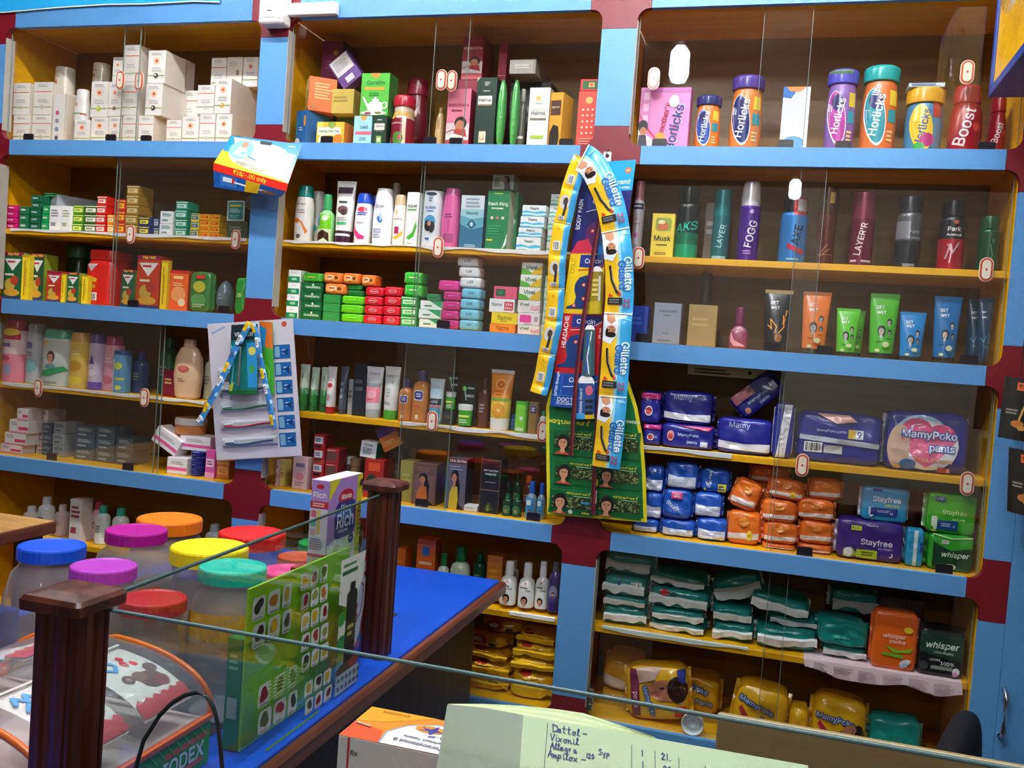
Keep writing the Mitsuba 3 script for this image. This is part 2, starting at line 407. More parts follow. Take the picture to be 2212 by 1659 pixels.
const('teapot', c='#4fae3a', side='#2a6a2a', p=[('p', [(.34, 1), (.66, 1), (.66, .93), (.5, .87), (.34, .93)], '#d88a3a'), ('t', 'Qurslim', .52, .77, .62, '#1f5a2a', 0, .12), ('rr', .12, .6, .85, .67, '#d89a3a'), ('L', .3, .45, .7, .55, 2, '#2a7a2a'),
    ('e', .55, .2, .3, .15, '#e8ece4'), ('e', .55, .37, .14, .03, '#e8ece4'), ('p', [(.06, .44), (.13, .44), (.34, .2), (.3, .12)], '#e8ece4'), ('e', .88, .24, .11, .085, '#e8ece4'), ('e', .87, .24, .065, .055, '#4fae3a'), ('e', .5, .06, .46, .055, '#e4e8e0'), ('e', .3, .05, .12, .03, '#8a3a40'), ('e', .66, .06, .12, .03, '#6a7a30'), ('e', .55, .42, .05, .02, '#e8ece4')])
def breno(top):
    return [('r', 0, 0, 1, .42, '#d8c8c8'), ('r', 0, 0, 1, .14, '#b04a50'), ('t', 'BRENOVITA', .5, .72, .88, '#7a2030' if not top else '#e8d0d0', 0, .12), ('L', .2, .6, .8, .66, 1, '#7a3040'), ('E', 0, 0, 0, 0, '#000'),
            ('e', .62, .42, .26, .11, '#231512'), ('e', .6, .37, .2, .1, '#b87858'), ('p', [(.34, .2), (.4, .32), (.84, .32), (.92, .18)], '#b04038'), ('p', [(.02, .2), (.4, .24), (.96, .18), (.96, .13), (.4, .17), (.02, .13)], '#ece8e4'), ('s', [(.02, .26), (.3, .31), (.6, .24)], .03, '#8a3038')]
STY['brenovita'] = lambda: dict(c='#d87a90', side='#7a1a2c', p=breno(False))
STY['brenotop'] = lambda: dict(c='#96283c', side='#7a1428', p=breno(True))
const('hairdark', c='#183026', side='#10201a', p=[('p', [(0, 1), (.16, 1), (0, .94)], '#a8a890'), ('L', .38, .88, .66, .94, 3, '#a8b0a0'), ('t', 'Natural', .5, .81, .34, '#c8d0c4', 0, .05), ('r', .1, .62, .8, .74, '#d8d8d0'), ('t', 'Hairina', .45, .68, .6, '#3a3a38', 0, .08), ('r', .1, .595, .8, .62, '#7a6a50'), ('r', .25, .08, .6, .24, '#d8c8b0'), ('t', 'La', .42, .14, .2, '#a84a20', 0, .08), ('L', .1, .02, .9, .06, 1, '#7a8a80')])
const('hairwhite', c='#d6d6d0', side='#a8a898', p=[('e', .45, .82, .12, 0, '#d0a858'), ('t', 'Natural', .5, .74, .34, '#8a8a84', 0, .05), ('r', .1, .5, .9, .66, '#c4c4be'), ('t', 'Hairina', .48, .58, .66, '#5a5a58', 0, .09), ('r', .1, .47, .88, .5, '#6a6450'), ('r', .18, .17, .8, .22, '#90b03a'), ('e', .45, .02, .18, .02, '#6a8aa0')])
const('xtvita', c='#d8962a', side='#c8a040', p=[('r', .08, .6, .86, .86, '#4a2a18'), ('t', 'KESHYA', .46, .74, .6, '#e0c8a0', 0, .1), ('p', [(.08, 0), (.1, .3), (.35, .44), (.75, .4), (.86, .2), (.7, .0)], '#1c1210')])
const('silver', c='#8a847c', side='#6a645c', p=[('L', .2, .35, .8, .7, 2, '#a8a298'), ('r', .9, 0, 1, 1, '#787068')])
const('reddots', c='#d84838', side='#b83828', p=[('e', .6, .84, .2, .06, '#e0b060')] + [('e', .3 + .26 * i, .68 - .1 * j, .06, 0, '#f0c8b8') for i in range(3) for j in range(5)] + [('L', .15, .04, .9, .2, 4, '#e88878')])
const('redgreen', c='#c83030', side='#a02020', p=[('r', .14, .15, 1, .85, '#1f5a30'), ('r', .5, .3, .85, .7, '#d8b868'), ('e', .66, .5, .1, 0, '#c8482a')])
const('mothers', c='#e488c0', side='#c868a8', p=[('r', .0, .92, 1, 1, '#b868a8'), ('p', [(.0, 1), (.2, 1), (.24, .2), (.0, .0)], '#d078b4'), ('r', .07, .8, .18, .92, '#f0c0dc'), ('r', .07, .62, .18, .74, '#f0c0dc'), ('r', .07, .44, .18, .56, '#f0c0dc'),
    ('p', [(0, .34), (.25, .2), (.5, .0), (0, 0)], '#f0e4e0'), ('s', [(0, .56), (.16, .36), (.34, .2), (.6, .12)], .035, '#c83040'), ('e', .09, .38, .1, .1, '#1c1420'), ('e', .1, .3, .07, .07, '#b87a5a'), ('p', [(.0, .0), (.02, .24), (.16, .24), (.2, .04)], '#383848'), ('e', .45, .2, .1, .1, '#d89a40'),
    ('t', "mother's", .51, .52, .48, '#a81848', 80, .2), ('t', 'Horlicks', .72, .36, .78, '#f0f0f8', 80, .3), ('t', 'Horlicks', .715, .36, .75, '#1c2a78', 80, .27), ('e', .68, .78, .1, .1, '#e8e0ec')])
const('glare', c='#d8e0e8', side='#8ab4d8', p=[('p', [(0, 1), (.6, 1), (.3, .82), (0, .84)], '#2a6ab8'), ('p', [(.1, 1), (.85, 1), (.6, .92), (.25, .93)], '#d88a3a'), ('e', .5, .15, .4, .1, '#5aa0d0')])
const('pricebox', c='#b8ccd8', side='#90a8b8', p=[('L', .08, .2, .95, .85, 4, '#4a6a98')])
const('tealframe', c='#c8d0c8', side='#5a6a5a', p=[('r', .08, .06, .92, .94, '#2a7a78'), ('r', .18, .7, .8, .8, '#c8b040'), ('L', .18, .4, .8, .62, 3, '#a8c8c0'), ('L', .18, .12, .7, .3, 2, '#7ab0a8')])
def chya(c, free, txt=''):
    p = [('p', [(.08, .86), (.92, .86), (.5, .6)], '#dcdcd8'), ('L', .26, .76, .78, .83, 1, '#a83038'), ('r', 0, .92, 1, 1, '#8a1a40'), ('e', .4, .3, .26, .14, '#b8a040'), ('e', .62, .4, .2, .1, '#a8382a'), ('e', .5, .14, .4, .08, '#c89a38'), ('L', .15, .48, .6, .56, 1, '#d8d0b0'), ('r', 0, 0, 1, .05, '#2a3a78')]
    if free:
        p += [('t', free, .52, .955, .84, '#f0d820', 0, .065)]
    return dict(c=c, side='#8a9a28' if c.startswith('#1') or c.startswith('#2') else '#a83820', p=p)
STY['chyafree'] = lambda: chya('#1c5a34', '50g FREE')
STY['chyagreen'] = lambda: chya('#1c4a2c', '50g FREE')
STY['chyagreens'] = lambda: chya('#1f5a3a', '50g FREE')
STY['chyared'] = lambda: chya('#b8321f', '')
STY['chyaredbig'] = lambda: chya('#b83a24', '50g FREE')
const('yellowstrip', c='#e8d020', side='#c8b020', p=[('r', .36, .1, .46, .88, '#b8482c'), ('r', .56, .3, .62, .7, '#b8482c'), ('r', 0, .95, 1, 1, '#c89a20')])
STY['oats'] = lambda c1, c2: dict(c=c1, side='#a84a20', p=[('e', .5, .4, .4, .2, c2), ('L', .2, .76, .8, .88, 1, '#f8e0a0'), ('e', .7, .2, .2, .1, '#f0d8b0'), ('L', .2, .6, .8, .7, 2, '#f8c888'), ('r', 0, .93, 1, 1, '#c82828')])
const('nizoral', c='#2a6a8a', side='#205068', p=[('r', 0, .72, 1, 1, '#c8d4d8'), ('p', [(0, .72), (1, .72), (1, .42), (.5, .36), (0, .46)], '#5aa0b0'), ('p', [(0, .74), (1, .74), (1, .6), (.5, .56), (0, .62)], '#94c4cc'), ('L', .2, .76, .85, .96, 3, '#8a98a0'), ('t', 'Nizoral', .5, .67, .5, '#1c4a60', 0, .07), ('p', [(.5, .36), (.7, .46), (.5, .56), (.3, .46)], '#1c5a78'), ('e', .5, .46, .07, .04, '#a8d0d8'), ('L', .25, .03, .75, .09, 2, '#a8d0e0')])
const('keshking', c='#157a48', side='#b8c8b0', p=[('L', .3, .935, .8, .965, 1, '#b8c840'), ('t', 'Kesh King', .5, .77, .9, '#f0f0e8', 0, .1), ('L', .2, .68, .85, .72, 1, '#d8e0c8'), ('e', .25, .54, .07, 0, '#d8d0c0'), ('e', .5, .54, .07, 0, '#b87a58'), ('e', .75, .54, .07, 0, '#d8d0c0'), ('L', .1, .25, .7, .42, 4, '#2a9a60'), ('L', .05, .14, .4, .19, 1, '#c8c840'), ('p', [(.78, 0), (.98, .1), (1, .3), (.88, .12)], '#e8ece0')])
const('keshtop', c='#a8b0a4', side='#707870', p=[('e', .66, .7, .15, .25, '#141010'), ('p', [(.5, .7), (.6, .2), (.56, 0), (.88, 0), (.8, .7)], '#141010'), ('e', .6, .68, .08, .16, '#b8846a'), ('L', .08, .2, .4, .8, 4, '#5a6a60')])
STY['pears'] = lambda c: dict(c='#e6ecec', side='#c8d4d4', p=[('p', [(0, .42), (.2, .5), (.5, .36), (.8, .48), (1, .4), (1, 0), (0, 0)], c), ('p', [(0, .26), (.3, .32), (.6, .2), (1, .28), (1, .12), (.6, .04), (.3, .16), (0, .1)], '#d8ecf0'), ('t', 'Pears', .52, .7, .36, '#3a5a50', 0, .34)])
const('gsoap', c='#eceee8', side='#d0d8d0', p=[('r', 0, .0, .95, .46, '#128048'), ('t', 'Himalaya', .5, .74, .34, '#8a8a8a', 0, .16), ('L', .3, .12, .85, .36, 2, '#c8e4d0')])
const('gtext', c='#0f5a2c', side='#0a4020', p=[('t', 'CHANDRIKA', .56, .48, .72, '#d8e8d0', 0, .24), ('e', .56, .74, .05, 0, '#c8d8b0')])
const('fiamap', c='#d85a78', side='#b84060', p=[('r', .1, .2, .5, .76, '#1f5a40'), ('L', .18, .34, .42, .64, 2, '#4a8a68')])
const('fiamaw', c='#e8eaec', side='#c8ccd0', p=[('t', 'fiama', .3, .58, .4, '#5a7a70', 0, .4), ('r', .6, .16, .95, .8, '#c02838'), ('t', '33%', .77, .6, .26, '#fff', 0, .26), ('t', 'EXTRA', .77, .32, .28, '#fff', 0, .2)])
const('vivel', c='#e4eae0', side='#b8c8a8', p=[('p', [(0, .5), (.35, .34), (.6, 0), (0, 0)], '#58b02a'), ('p', [(1, .8), (.7, .5), (.45, .0), (1, 0)], '#d8b81c'), ('t', 'Vivel', .5, .6, .56, '#1f5a30', 0, .44)])
const('vivelw', c='#e4e2e0', side='#c0bcbc', p=[('t', 'Vivel', .3, .66, .44, '#2a5a38', 0, .4), ('s', [(.6, .55), (.8, .45), (.98, .6)], .05, '#d85a80'), ('s', [(.6, .42), (.8, .32), (.98, .46)], .05, '#e07a98'), ('s', [(.6, .29), (.8, .2), (.98, .32)], .05, '#d85a80')])
const('vivelp', c='#e2dce0', side='#c0b8bc', p=[('rr', .1, .2, .62, .82, '#e0409c'), ('r', .76, .3, .92, .7, '#a8a0a8'), ('L', .3, .04, .7, .14, 1, '#888')])
const('musk', c='#e0c83a', side='#c8b030', p=[('rr', .16, .6, .86, .9, '#8aa03a'), ('e', .5, .7, .26, .09, '#c8642a'), ('e', .42, .8, .16, .05, '#e8d8a0'), ('t', 'Musk', .5, .43, .74, '#2a2418', 0, .18), ('L', .25, .26, .75, .3, 1, '#2a2418'), ('L', .2, .05, .8, .12, 2, '#8a7a28')])
const('pleasures', c='#8a92a0', side='#6a7280', p=[('t', 'PLEASURES', .52, .8, .76, '#4a525e', 0, .06), ('L', .35, .68, .65, .72, 1, '#5a626e'), ('L', .36, .24, .64, .27, 1, '#5a626e'), ('L', .2, .06, .75, .1, 1, '#5a626e')])
const('pinkband', c='#e8e2e2', side='#d0c8ca', p=[('r', .5, .25, 1, .5, '#d83a70'), ('L', .1, .55, .5, .85, 2, '#b0a0a4'), ('r', 0, .0, 1, .12, '#e08aa0')])
const('pinkband2', c='#eae6e6', side='#d8d0d2', p=[('r', 0, .22, 1, .42, '#e8609a'), ('L', .2, .58, .85, .8, 2, '#b8b0b4')])
const('pinkpack', c='#e05aa8', side='#c04890', p=[('r', .1, .4, .9, .7, '#f0d0e0'), ('L', .2, .46, .8, .64, 2, '#a83a80'), ('r', 0, 0, 1, .2, '#f0a8d0')])
const('pinkpale', c='#d8b8bc', side='#c0a0a4', p=[('r', .2, .7, .8, .82, '#5a5a8a'), ('e', .5, .4, .3, .12, '#e08a98'), ('L', .2, .1, .8, .25, 2, '#a88890')])
const('dye', c='#a81f26', side='#7a141a', p=[('r', .08, .36, .82, .86, '#c8ccd0'), ('L', .16, .46, .7, .76, 2, '#50505a'), ('r', .1, .08, .7, .26, '#2a1418')])
const('dyed', c='#a02028', side='#70141a', p=[('r', .1, .2, .86, .8, '#5a4038'), ('L', .1, .84, .8, .94, 1, '#e0b0a8')])
const('frosh', c='#e0e6e2', side='#1f6a40', p=[('t', 'Frosh', .5, .78, .62, '#2a5a5a', 0, .16), ('L', .15, .2, .85, .62, 5, '#7a8a88')])
const('redgreenbox', c='#a8241f', side='#7a1814', p=[('r', .2, .7, .8, .92, '#d8502a'), ('e', .4, .36, .3, .26, '#2a3a20')])
const('orangetilt', c='#c8742a', side='#a05a20', p=[('r', 0, .6, 1, 1, '#5a3a70'), ('L', .1, .2, .7, .4, 2, '#e0a860')])
def woman(bg, dress, skin='#b87a58'):
    return [('e', .45, .66, .18, .11, '#120c0c'), ('p', [(.56, .7), (.72, .5), (.7, .12), (.95, 0), (.5, 0), (.4, .5)], '#120c0c'), ('p', [(.2, 0), (.22, .3), (.36, .46), (.6, .44), (.66, .2), (.62, 0)], dress), ('e', .42, .61, .12, .09, skin), ('p', [(.36, .56), (.5, .56), (.5, .44), (.4, .4)], skin)]
const('hairbrown', c='#6a4a40', side='#3a2a24', p=[('r', .08, .05, .92, .72, '#7a5a50')] + woman('#7a5a50', '#c8702a') + [('L', .2, .8, .8, .92, 2, '#8a6a5a')])
const('hairextra', c='#5a5a6a', side='#1c1a20', p=[('r', 0, .9, 1, 1, '#5a2a28'), ('t', '10% EXTRA', .55, .95, .84, '#e8e0dc', 0, .06)] + woman('#5a5a6a', '#c8b030') + [('L', .15, .76, .85, .86, 2, '#8a8aa0'), ('r', 0, 0, .04, 1, '#2a7a3a')])
const('hairblack', c='#14141c', side='#0c0c12', p=[('r', 0, .985, 1, 1, '#7a5a38'), ('r', 0, 0, .02, 1, '#7a5a38'), ('r', .98, 0, 1, 1, '#7a5a38'), ('r', 0, .42, 1, .44, '#7a5a38'), ('t', 'Hair Care Plus', .5, .8, .74, '#d8d8e0', 0, .05), ('t', 'Herbal Oil', .5, .73, .56, '#d8d8e0', 0, .05), ('L', .25, .56, .8, .6, 1, '#6a6a78')] + [('s', [(.45, .04), (.3 + .08 * i, .12 + .05 * (2 - abs(i - 2.5)))], .03, '#6a8a2a') for i in range(6)])
const('orangeoil', c='#d8682a', side='#a84a1c', p=[('r', .3, .68, .66, .86, '#2a6ab0'), ('L', .15, .48, .85, .58, 1, '#f0c8a0'), ('P', .5, .18, .3, {'top': '#d8682a'})])
# round things: prof = body rings (z, a, b as fractions), cap rings, colours by height
def B(c, cap, p=(), prof='std', bands=(), e=2.3, capc=None, mat='plastic', clear=None):
    return dict(c=c, cap=cap, p=list(p), prof=prof, bands=list(bands), e=e, mat=mat, clear=clear)
PROF = {
    'std': ([(0, .9, .9), (.015, 1, 1), (.66, 1, 1), (.74, .86, .86), (.79, .5, .5), (.82, .46, .5)], [(.8, .52, .56), (.81, .54, .58), (.97, .52, .56), (1, .44, .48)]),
    'sham': ([(0, .86, .86), (.015, .94, .94), (.3, 1, 1), (.62, .97, .97), (.78, .84, .84), (.8, .82, .82)], [(.8, .86, .86), (.82, .88, .88), (.97, .76, .78), (1, .7, .7)]),
    'shamup': ([(0, .9, .9), (.015, .96, .96), (.5, 1, .98), (.86, .8, .9), (.87, .8, .9)], [(.87, .82, .9), (.98, .72, .8), (1, .66, .7)]),
    'boxy': ([(0, .95, .95), (.01, 1, 1), (.85, 1, 1), (.9, .98, .98)], [(.9, 1, 1), (.99, 1, .98), (1, .96, .92)]),
    'neck': ([(0, .92, .92), (.02, 1, 1), (.5, 1, 1), (.6, .86, .86), (.66, .5, .5), (.68, .46, .46)], [(.68, .52, .52), (.69, .54, .54), (.98, .5, .5), (1, .42, .42)]),
    'talc': ([(0, .95, .95), (.01, 1, 1), (.8, 1, 1), (.83, .96, .96)], [(.83, .98, .98), (.97, .94, .94), (1, .8, .8)]),
    'round': ([(0, .7, .7), (.04, .86, .86), (.4, 1, 1), (.68, .92, .92), (.84, .62, .62), (.88, .4, .4)], [(.87, .44, .46), (.98, .42, .44), (1, .34, .34)]),
    'ball': ([(0, .5, .5), (.1, .82, .82), (.4, 1, 1), (.7, .9, .9), (.9, .5, .5), (1, .1, .1)], []),
    'canister': ([(0, .97, .97), (.01, 1, 1), (.78, 1, 1), (.79, .96, .96)], [(.79, 1.0, 1.0), (.99, 1, 1), (1, .96, .96)]),
    'taper': ([(0, 1, 1), (.02, 1, 1), (.4, .98, .98), (.66, .84, .84), (.7, .8, .8)], [(.7, .82, .82), (.97, .78, .78), (1, .7, .7)]),
    'tin': ([(0, .97, .97), (.01, 1, 1), (.86, 1, 1), (.87, .97, .97)], [(.87, 1, 1), (.98, 1, 1), (1, .96, .96)]),
    'can': ([(0, .96, .96), (.012, 1, 1), (.7, 1, 1), (.745, .93, .93), (.765, .84, .84)], [(.765, .88, .88), (.775, .9, .9), (.975, .88, .88), (1, .78, .78)]),
    'slim': ([(0, .96, .96), (.012, 1, 1), (.62, 1, 1), (.63, .99, .99)], [(.63, 1, 1), (.975, .98, .98), (1, .86, .86)]),
    'tallcap': ([(0, .96, .96), (.012, 1, 1), (.66, 1, 1), (.7, .93, .93)], [(.69, .92, .92), (.7, .95, .95), (.93, .86, .86), (1, .74, .74)]),
    'curvy': ([(0, .9, .9), (.012, .96, .96), (.3, .9, .9), (.5, .96, .96), (.64, 1, 1), (.74, .88, .88)], [(.74, .82, .82), (.98, .72, .72), (1, .6, .6)]),
    'jar': ([(0, .84, .84), (.02, .9, .9), (.12, .93, .93), (.4, .95, .95), (.68, .9, .9), (.8, .82, .82), (.84, .78, .78)], [(.83, .92, .92), (.84, .96, .96), (.96, .97, .97), (.985, .92, .92), (1, .8, .8)]),
    'jarwide': ([(0, .86, .86), (.02, .94, .94), (.5, .97, .97), (.72, .9, .9), (.78, .84, .84)], [(.78, .96, .96), (.79, 1, 1), (.97, 1, 1), (1, .94, .94)]),
    'boostjar': ([(0, .84, .84), (.03, .92, .92), (.35, 1, 1), (.62, .92, .92), (.76, .7, .7)], [(.75, .78, .78), (.77, .82, .82), (.95, .8, .8), (1, .66, .66)]),
    'jarneck': ([(0, .94, .94), (.02, 1, 1), (.52, 1, 1), (.6, .93, .93), (.66, .82, .82), (.8, .8, .8)], [(.79, .9, .9), (.8, .94, .94), (.96, .94, .94), (1, .8, .8)]),
    'squarejar': ([(0, .96, .96), (.02, 1, 1), (.72, 1, 1), (.78, .9, .9), (.82, .86, .86)], [(.82, .9, .9), (.83, .93, .93), (.98, .93, .93), (1, .88, .88)]),
    'creamjar': ([(0, .92, .92), (.04, .97, .97), (.55, 1, 1), (.58, .96, .96)], [(.58, 1, 1), (.6, 1.02, 1.02), (.95, 1.02, 1.02), (1, .96, .96)]),
    'perf': ([(0, .86, .86), (.03, .95, .95), (.3, 1, 1), (.46, .82, .82), (.56, .4, .4), (.6, .36, .36)], [(.58, .42, .5), (.6, .44, .52), (.98, .42, .5), (1, .36, .4)]),
}
STY['plainb'] = lambda c, cap: B(c, cap, [('L', .25, .3, .75, .5, 3, '#8a8a8a')], 'std')
STY['wbottle'] = lambda: B('#ece8e0', '#f0eee8', [('e', .35, .5, .1, 0, '#d09058'), ('r', .02, .2, .98, .235, '#6a9a4a'), ('r', .7, .17, .98, .21, '#b83a3a')], 'taper')
STY['wcanister'] = lambda: B('#d8d0bc', '#d0c8b4', [('e', .3, .45, .12, 0, '#c87048'), ('L', .2, .6, .7, .72, 1, '#a8a090')], 'canister')
STY['goldclear'] = lambda: B('#b89868', '#a08048', [('r', .1, .15, .9, .5, '#c8b080')], 'round')
STY['clearbottle'] = lambda: B('#5a5a50', '#8a8a80', [('r', .1, .2, .9, .24, '#d8d8d0')], 'std')
STY['shamteal'] = lambda: B('#e8e4dc', '#127a70', [('t', 'Himalaya', .5, .67, .5, '#8a7a78', 0, .04), ('L', .25, .5, .8, .58, 2, '#a8a09c'), ('p', [(.12, .42), (.3, .45), (.6, .3), (.82, .14), (.9, .2), (.6, .36), (.3, .4), (.14, .36)], '#e8843a'), ('e', .3, .38, .16, .04, '#e0702a'), ('e', .42, .1, .14, .04, '#5a5a60')], 'sham')
STY['shamgrey'] = lambda: B('#c8c8c0', '#b8b8b0', [('e', .5, .3, .3, .06, '#3a9a8a'), ('L', .3, .5, .7, .6, 2, '#909088')], 'shamup')
STY['shamgreen'] = lambda: B('#8ecf8a', '#3aa060', [('r', .05, .28, .95, .58, '#74c428'), ('e', .6, .5, .2, .06, '#e4f0d0'), ('r', .02, .02, .98, .28, '#c8d8a8'), ('p', [(.06, .02), (.1, .18), (.5, .26), (.86, .2), (.9, .02), (.6, .1), (.4, .06)], '#3a1c14'), ('r', .1, .34, .26, .56, '#2a7ab0')], 'neck')
STY['shamblue'] = lambda: B('#e8eaec', '#2048b8', [('e', .56, .68, .3, .05, '#d83a50'), ('L', .3, .56, .9, .63, 2, '#3a50a0'), ('p', [(.05, .32), (.14, .2), (.4, .1), (.75, .1), (.8, .16), (.5, .2), (.25, .28), (.1, .4)], '#e03a80'), ('L', .3, .4, .8, .44, 1, '#c89ab0')], 'sham')
STY['shamdove'] = lambda: B('#eeeeec', '#ecebe8', [('t', 'Dove', .4, .68, .5, '#8a8a9a', 0, .07), ('e', .48, .45, .12, .06, '#3a6ac0', 30), ('e', .52, .5, .06, .08, '#b8d0e8'), ('L', .15, .12, .6, .3, 4, '#a8b4cc')], 'shamup')
STY['shamgold'] = lambda: B('#e8e2d8', '#c8b088', [('t', 'PANTENE', .5, .52, .7, '#8a8078', 0, .05), ('r', .3, .24, .64, .37, '#b02a5a'), ('p', [(.1, .16), (.5, .2), (.9, .3), (.9, .22), (.5, .12)], '#e0b040'), ('e', .4, .66, .08, .05, '#d8b060')], 'sham')
STY['shamclear'] = lambda: B('#eceae6', '#f0eeea', [('t', 'CLEAR', .5, .74, .64, '#4a4a48', 0, .06), ('r', .2, .66, .8, .69, '#6a9a60'), ('p', [(.2, .16), (.6, .26), (.82, .46), (.88, .36), (.7, .18), (.4, .12)], '#4aa838'), ('L', .3, .04, .6, .07, 1, '#8a8a50')], 'boxy', e=4)
STY['shamclinic'] = lambda: B('#dce4e8', '#dfe6ea', [('e', .5, .94, .3, .03, '#28304a'), ('L', .38, .8, .62, .93, 3, '#6a7a98'), ('t', 'CLINIC', .5, .7, .56, '#2a5a98', 0, .05), ('L', .3, .62, .7, .66, 1, '#4a8ac0'), ('e', .5, .46, .3, .11, '#4a9ac8'), ('e', .4, .38, .18, .1, '#181418'), ('e', .62, .36, .17, .1, '#241c20'), ('e', .48, .42, .1, .05, '#b8927a'), ('L', .3, .12, .6, .18, 1, '#3a5aa0')], 'boxy', e=3)
STY['shampink'] = lambda: B('#d8609c', '#d05a98', [('L', .3, .5, .7, .58, 2, '#8a3a68'), ('s', [(.5, .48), (.5, .28)], .02, '#8a3a68'), ('r', .22, .1, .78, .24, '#a84a7c')], 'shamup')
STY['talcred'] = lambda: B('#e8b8c4', '#b01830', [('r', 0, .68, 1, .83, '#c02040'), ('e', .55, .8, .4, .06, '#e0c030'), ('r', .1, .56, .6, .62, '#8a6ab0'), ('r', .3, .12, .66, .28, '#a8a0c0'), ('e', .3, .38, .3, .04, '#c83a5a')], 'talc', bands=[(0, '#e88aa0'), (.45, '#e8d0d4')])
STY['talcwhite'] = lambda: B('#b8bcc4', '#a8b0b8', [('e', .4, .64, .25, .06, '#5a5a9a'), ('e', .5, .3, .4, .12, '#7ab0b4'), ('L', .2, .45, .8, .54, 2, '#8a9098')], 'talc')
STY['talcteal'] = lambda: B('#c4ccc8', '#4aa488', [('p', [(.1, .78), (.4, .78), (.2, .68)], '#d0b030'), ('P', .48, .5, .2, {'top': '#5a9aa0', 'hair': '#4a2a20'}), ('p', [(0, .15), (.1, .25), (.9, .36), (1, .28), (.5, .18)], '#2a9a5a'), ('L', .1, .04, .8, .1, 1, '#9aa8a4')], 'talc')
STY['talcyellow'] = lambda: B('#d8b850', '#c89a48', [('L', .2, .6, .8, .68, 2, '#e8d8a0'), ('e', .5, .4, .35, .1, '#c08a28'), ('e', .5, .15, .4, .08, '#e0c840')], 'talc')
STY['talcviolet'] = lambda: B('#c0b4cc', '#5a4a88', [('p', [(.5, .62), (.7, .46), (.3, .46)], '#4a3a78'), ('e', .5, .3, .3, .06, '#d8d0dc'), ('r', 0, 0, 1, .14, '#6a4ab0')], 'talc')
STY['talcpink'] = lambda: B('#d898ac', '#a83a68', [('L', .2, .5, .8, .62, 2, '#e8c8d0'), ('e', .5, .2, .3, .08, '#c86a88')], 'talc')
STY['talcblue'] = lambda: B('#5a90b8', '#28508a', [('e', .55, .64, .25, .09, '#b8c850'), ('r', 0, 0, .3, .8, '#a8c8cc'), ('r', .4, .3, .9, .36, '#c8c850'), ('e', .6, .12, .2, .06, '#c8d060')], 'boxy')
STY['lotiontan'] = lambda: B('#d8b490', '#d8b490', [('e', .5, .5, .22, .06, '#c86a60'), ('s', [(.3, .52), (.5, .46), (.7, .52)], .03, '#a84a48'), ('L', .3, .28, .6, .36, 2, '#b08a6a')], 'round')
STY['perfclear'] = lambda: B('#5a5040', '#4a4236', [('L', .3, .2, .7, .3, 2, '#8a7a60')], 'perf')
STY['perfpink'] = lambda: B('#8a3a58', '#6a1a48', [('p', [(.1, .4), (.3, .2), (.8, .1), (.9, .06), (.3, .06), (.1, .16)], '#d8a0a8')], 'perf', e=3)
STY['ccbottle'] = lambda: B('#c07a34', '#4a3a6a', [('rr', .22, .42, .8, .62, '#d8d8e8'), ('rr', .25, .44, .77, .6, '#3a3a8a'), ('L', .35, .48, .66, .57, 2, '#d0d0e8'), ('r', .05, .3, .6, .33, '#d85a4a'), ('r', .36, .06, .56, .14, '#e8dcc8')], 'std', e=3)
STY['ccgreen'] = lambda: B('#58b02c', '#3a9a2a', [('rr', .15, .1, .85, .9, '#7acc3a'), ('r', .45, .4, .7, .52, '#e0ecd8'), ('r', .15, .05, .8, .16, '#c8d8b8')], 'boxy', e=4)
STY['ccamber'] = lambda: B('#8a6a34', '#6a5a3a', [('rr', .2, .66, .8, .88, '#3a3a70'), ('L', .3, .7, .7, .84, 2, '#c0c0d8')], 'boxy', e=4)
STY['yellowtin'] = lambda: B('#c8b84a', '#b8a83c', [('L', .15, .1, .85, .8, 7, '#8a7a30')], 'tin')
STY['oilgreen'] = lambda: B('#163a26', '#144a2c', [('e', .5, .3, .36, .2, '#3a7a48'), ('P', .5, .3, .2, {'top': '#4a8a50'}), ('e', .5, .84, .25, .05, '#3aa058')], 'std')
STY['oilblue'] = lambda: B('#7a98a8', '#1c58b8', [('r', .1, .1, .85, .55, '#3a8ac0'), ('r', .15, .36, .6, .5, '#d8e4ec'), ('P', .5, .2, .16, {'top': '#c8d8e0'})], 'neck')
STY['greenwhite'] = lambda: B('#cfe0cc', '#1f7a3a', [('L', .2, .3, .8, .5, 2, '#8ab890')], 'neck')
STY['greenwhitebig'] = lambda: B('#c4dcc4', '#1f7a3a', [('p', [(.2, .2), (.5, .36), (.9, .2), (.9, .02), (.2, .02)], '#d8b82a'), ('L', .4, .12, .76, .26, 1, '#1f4a20')], 'neck')
STY['nourbottle'] = lambda: B('#dcdcd8', '#e4e4e2', [('e', .5, .56, .1, .02, '#d08a70'), ('L', .18, .445, .82, .475, 1, '#4a4a4a'), ('t', 'Plus', .68, .4, .34, '#3a5a40', 0, .04), ('P', .48, .16, .3, {'top': '#d8d0cc'})], 'neck')
STY['purpleclear'] = lambda: B('#4a4070', '#5a5a68', [('e', .5, .4, .34, .14, '#8a88a8'), ('P', .5, .36, .18, {'top': '#3a2a60'}), ('r', .1, .04, .9, .2, '#3a2a68')], 'std')
STY['greyball'] = lambda: B('#5a6a70', '#5a6a70', [('L', .3, .4, .7, .6, 2, '#78888c')], 'ball')
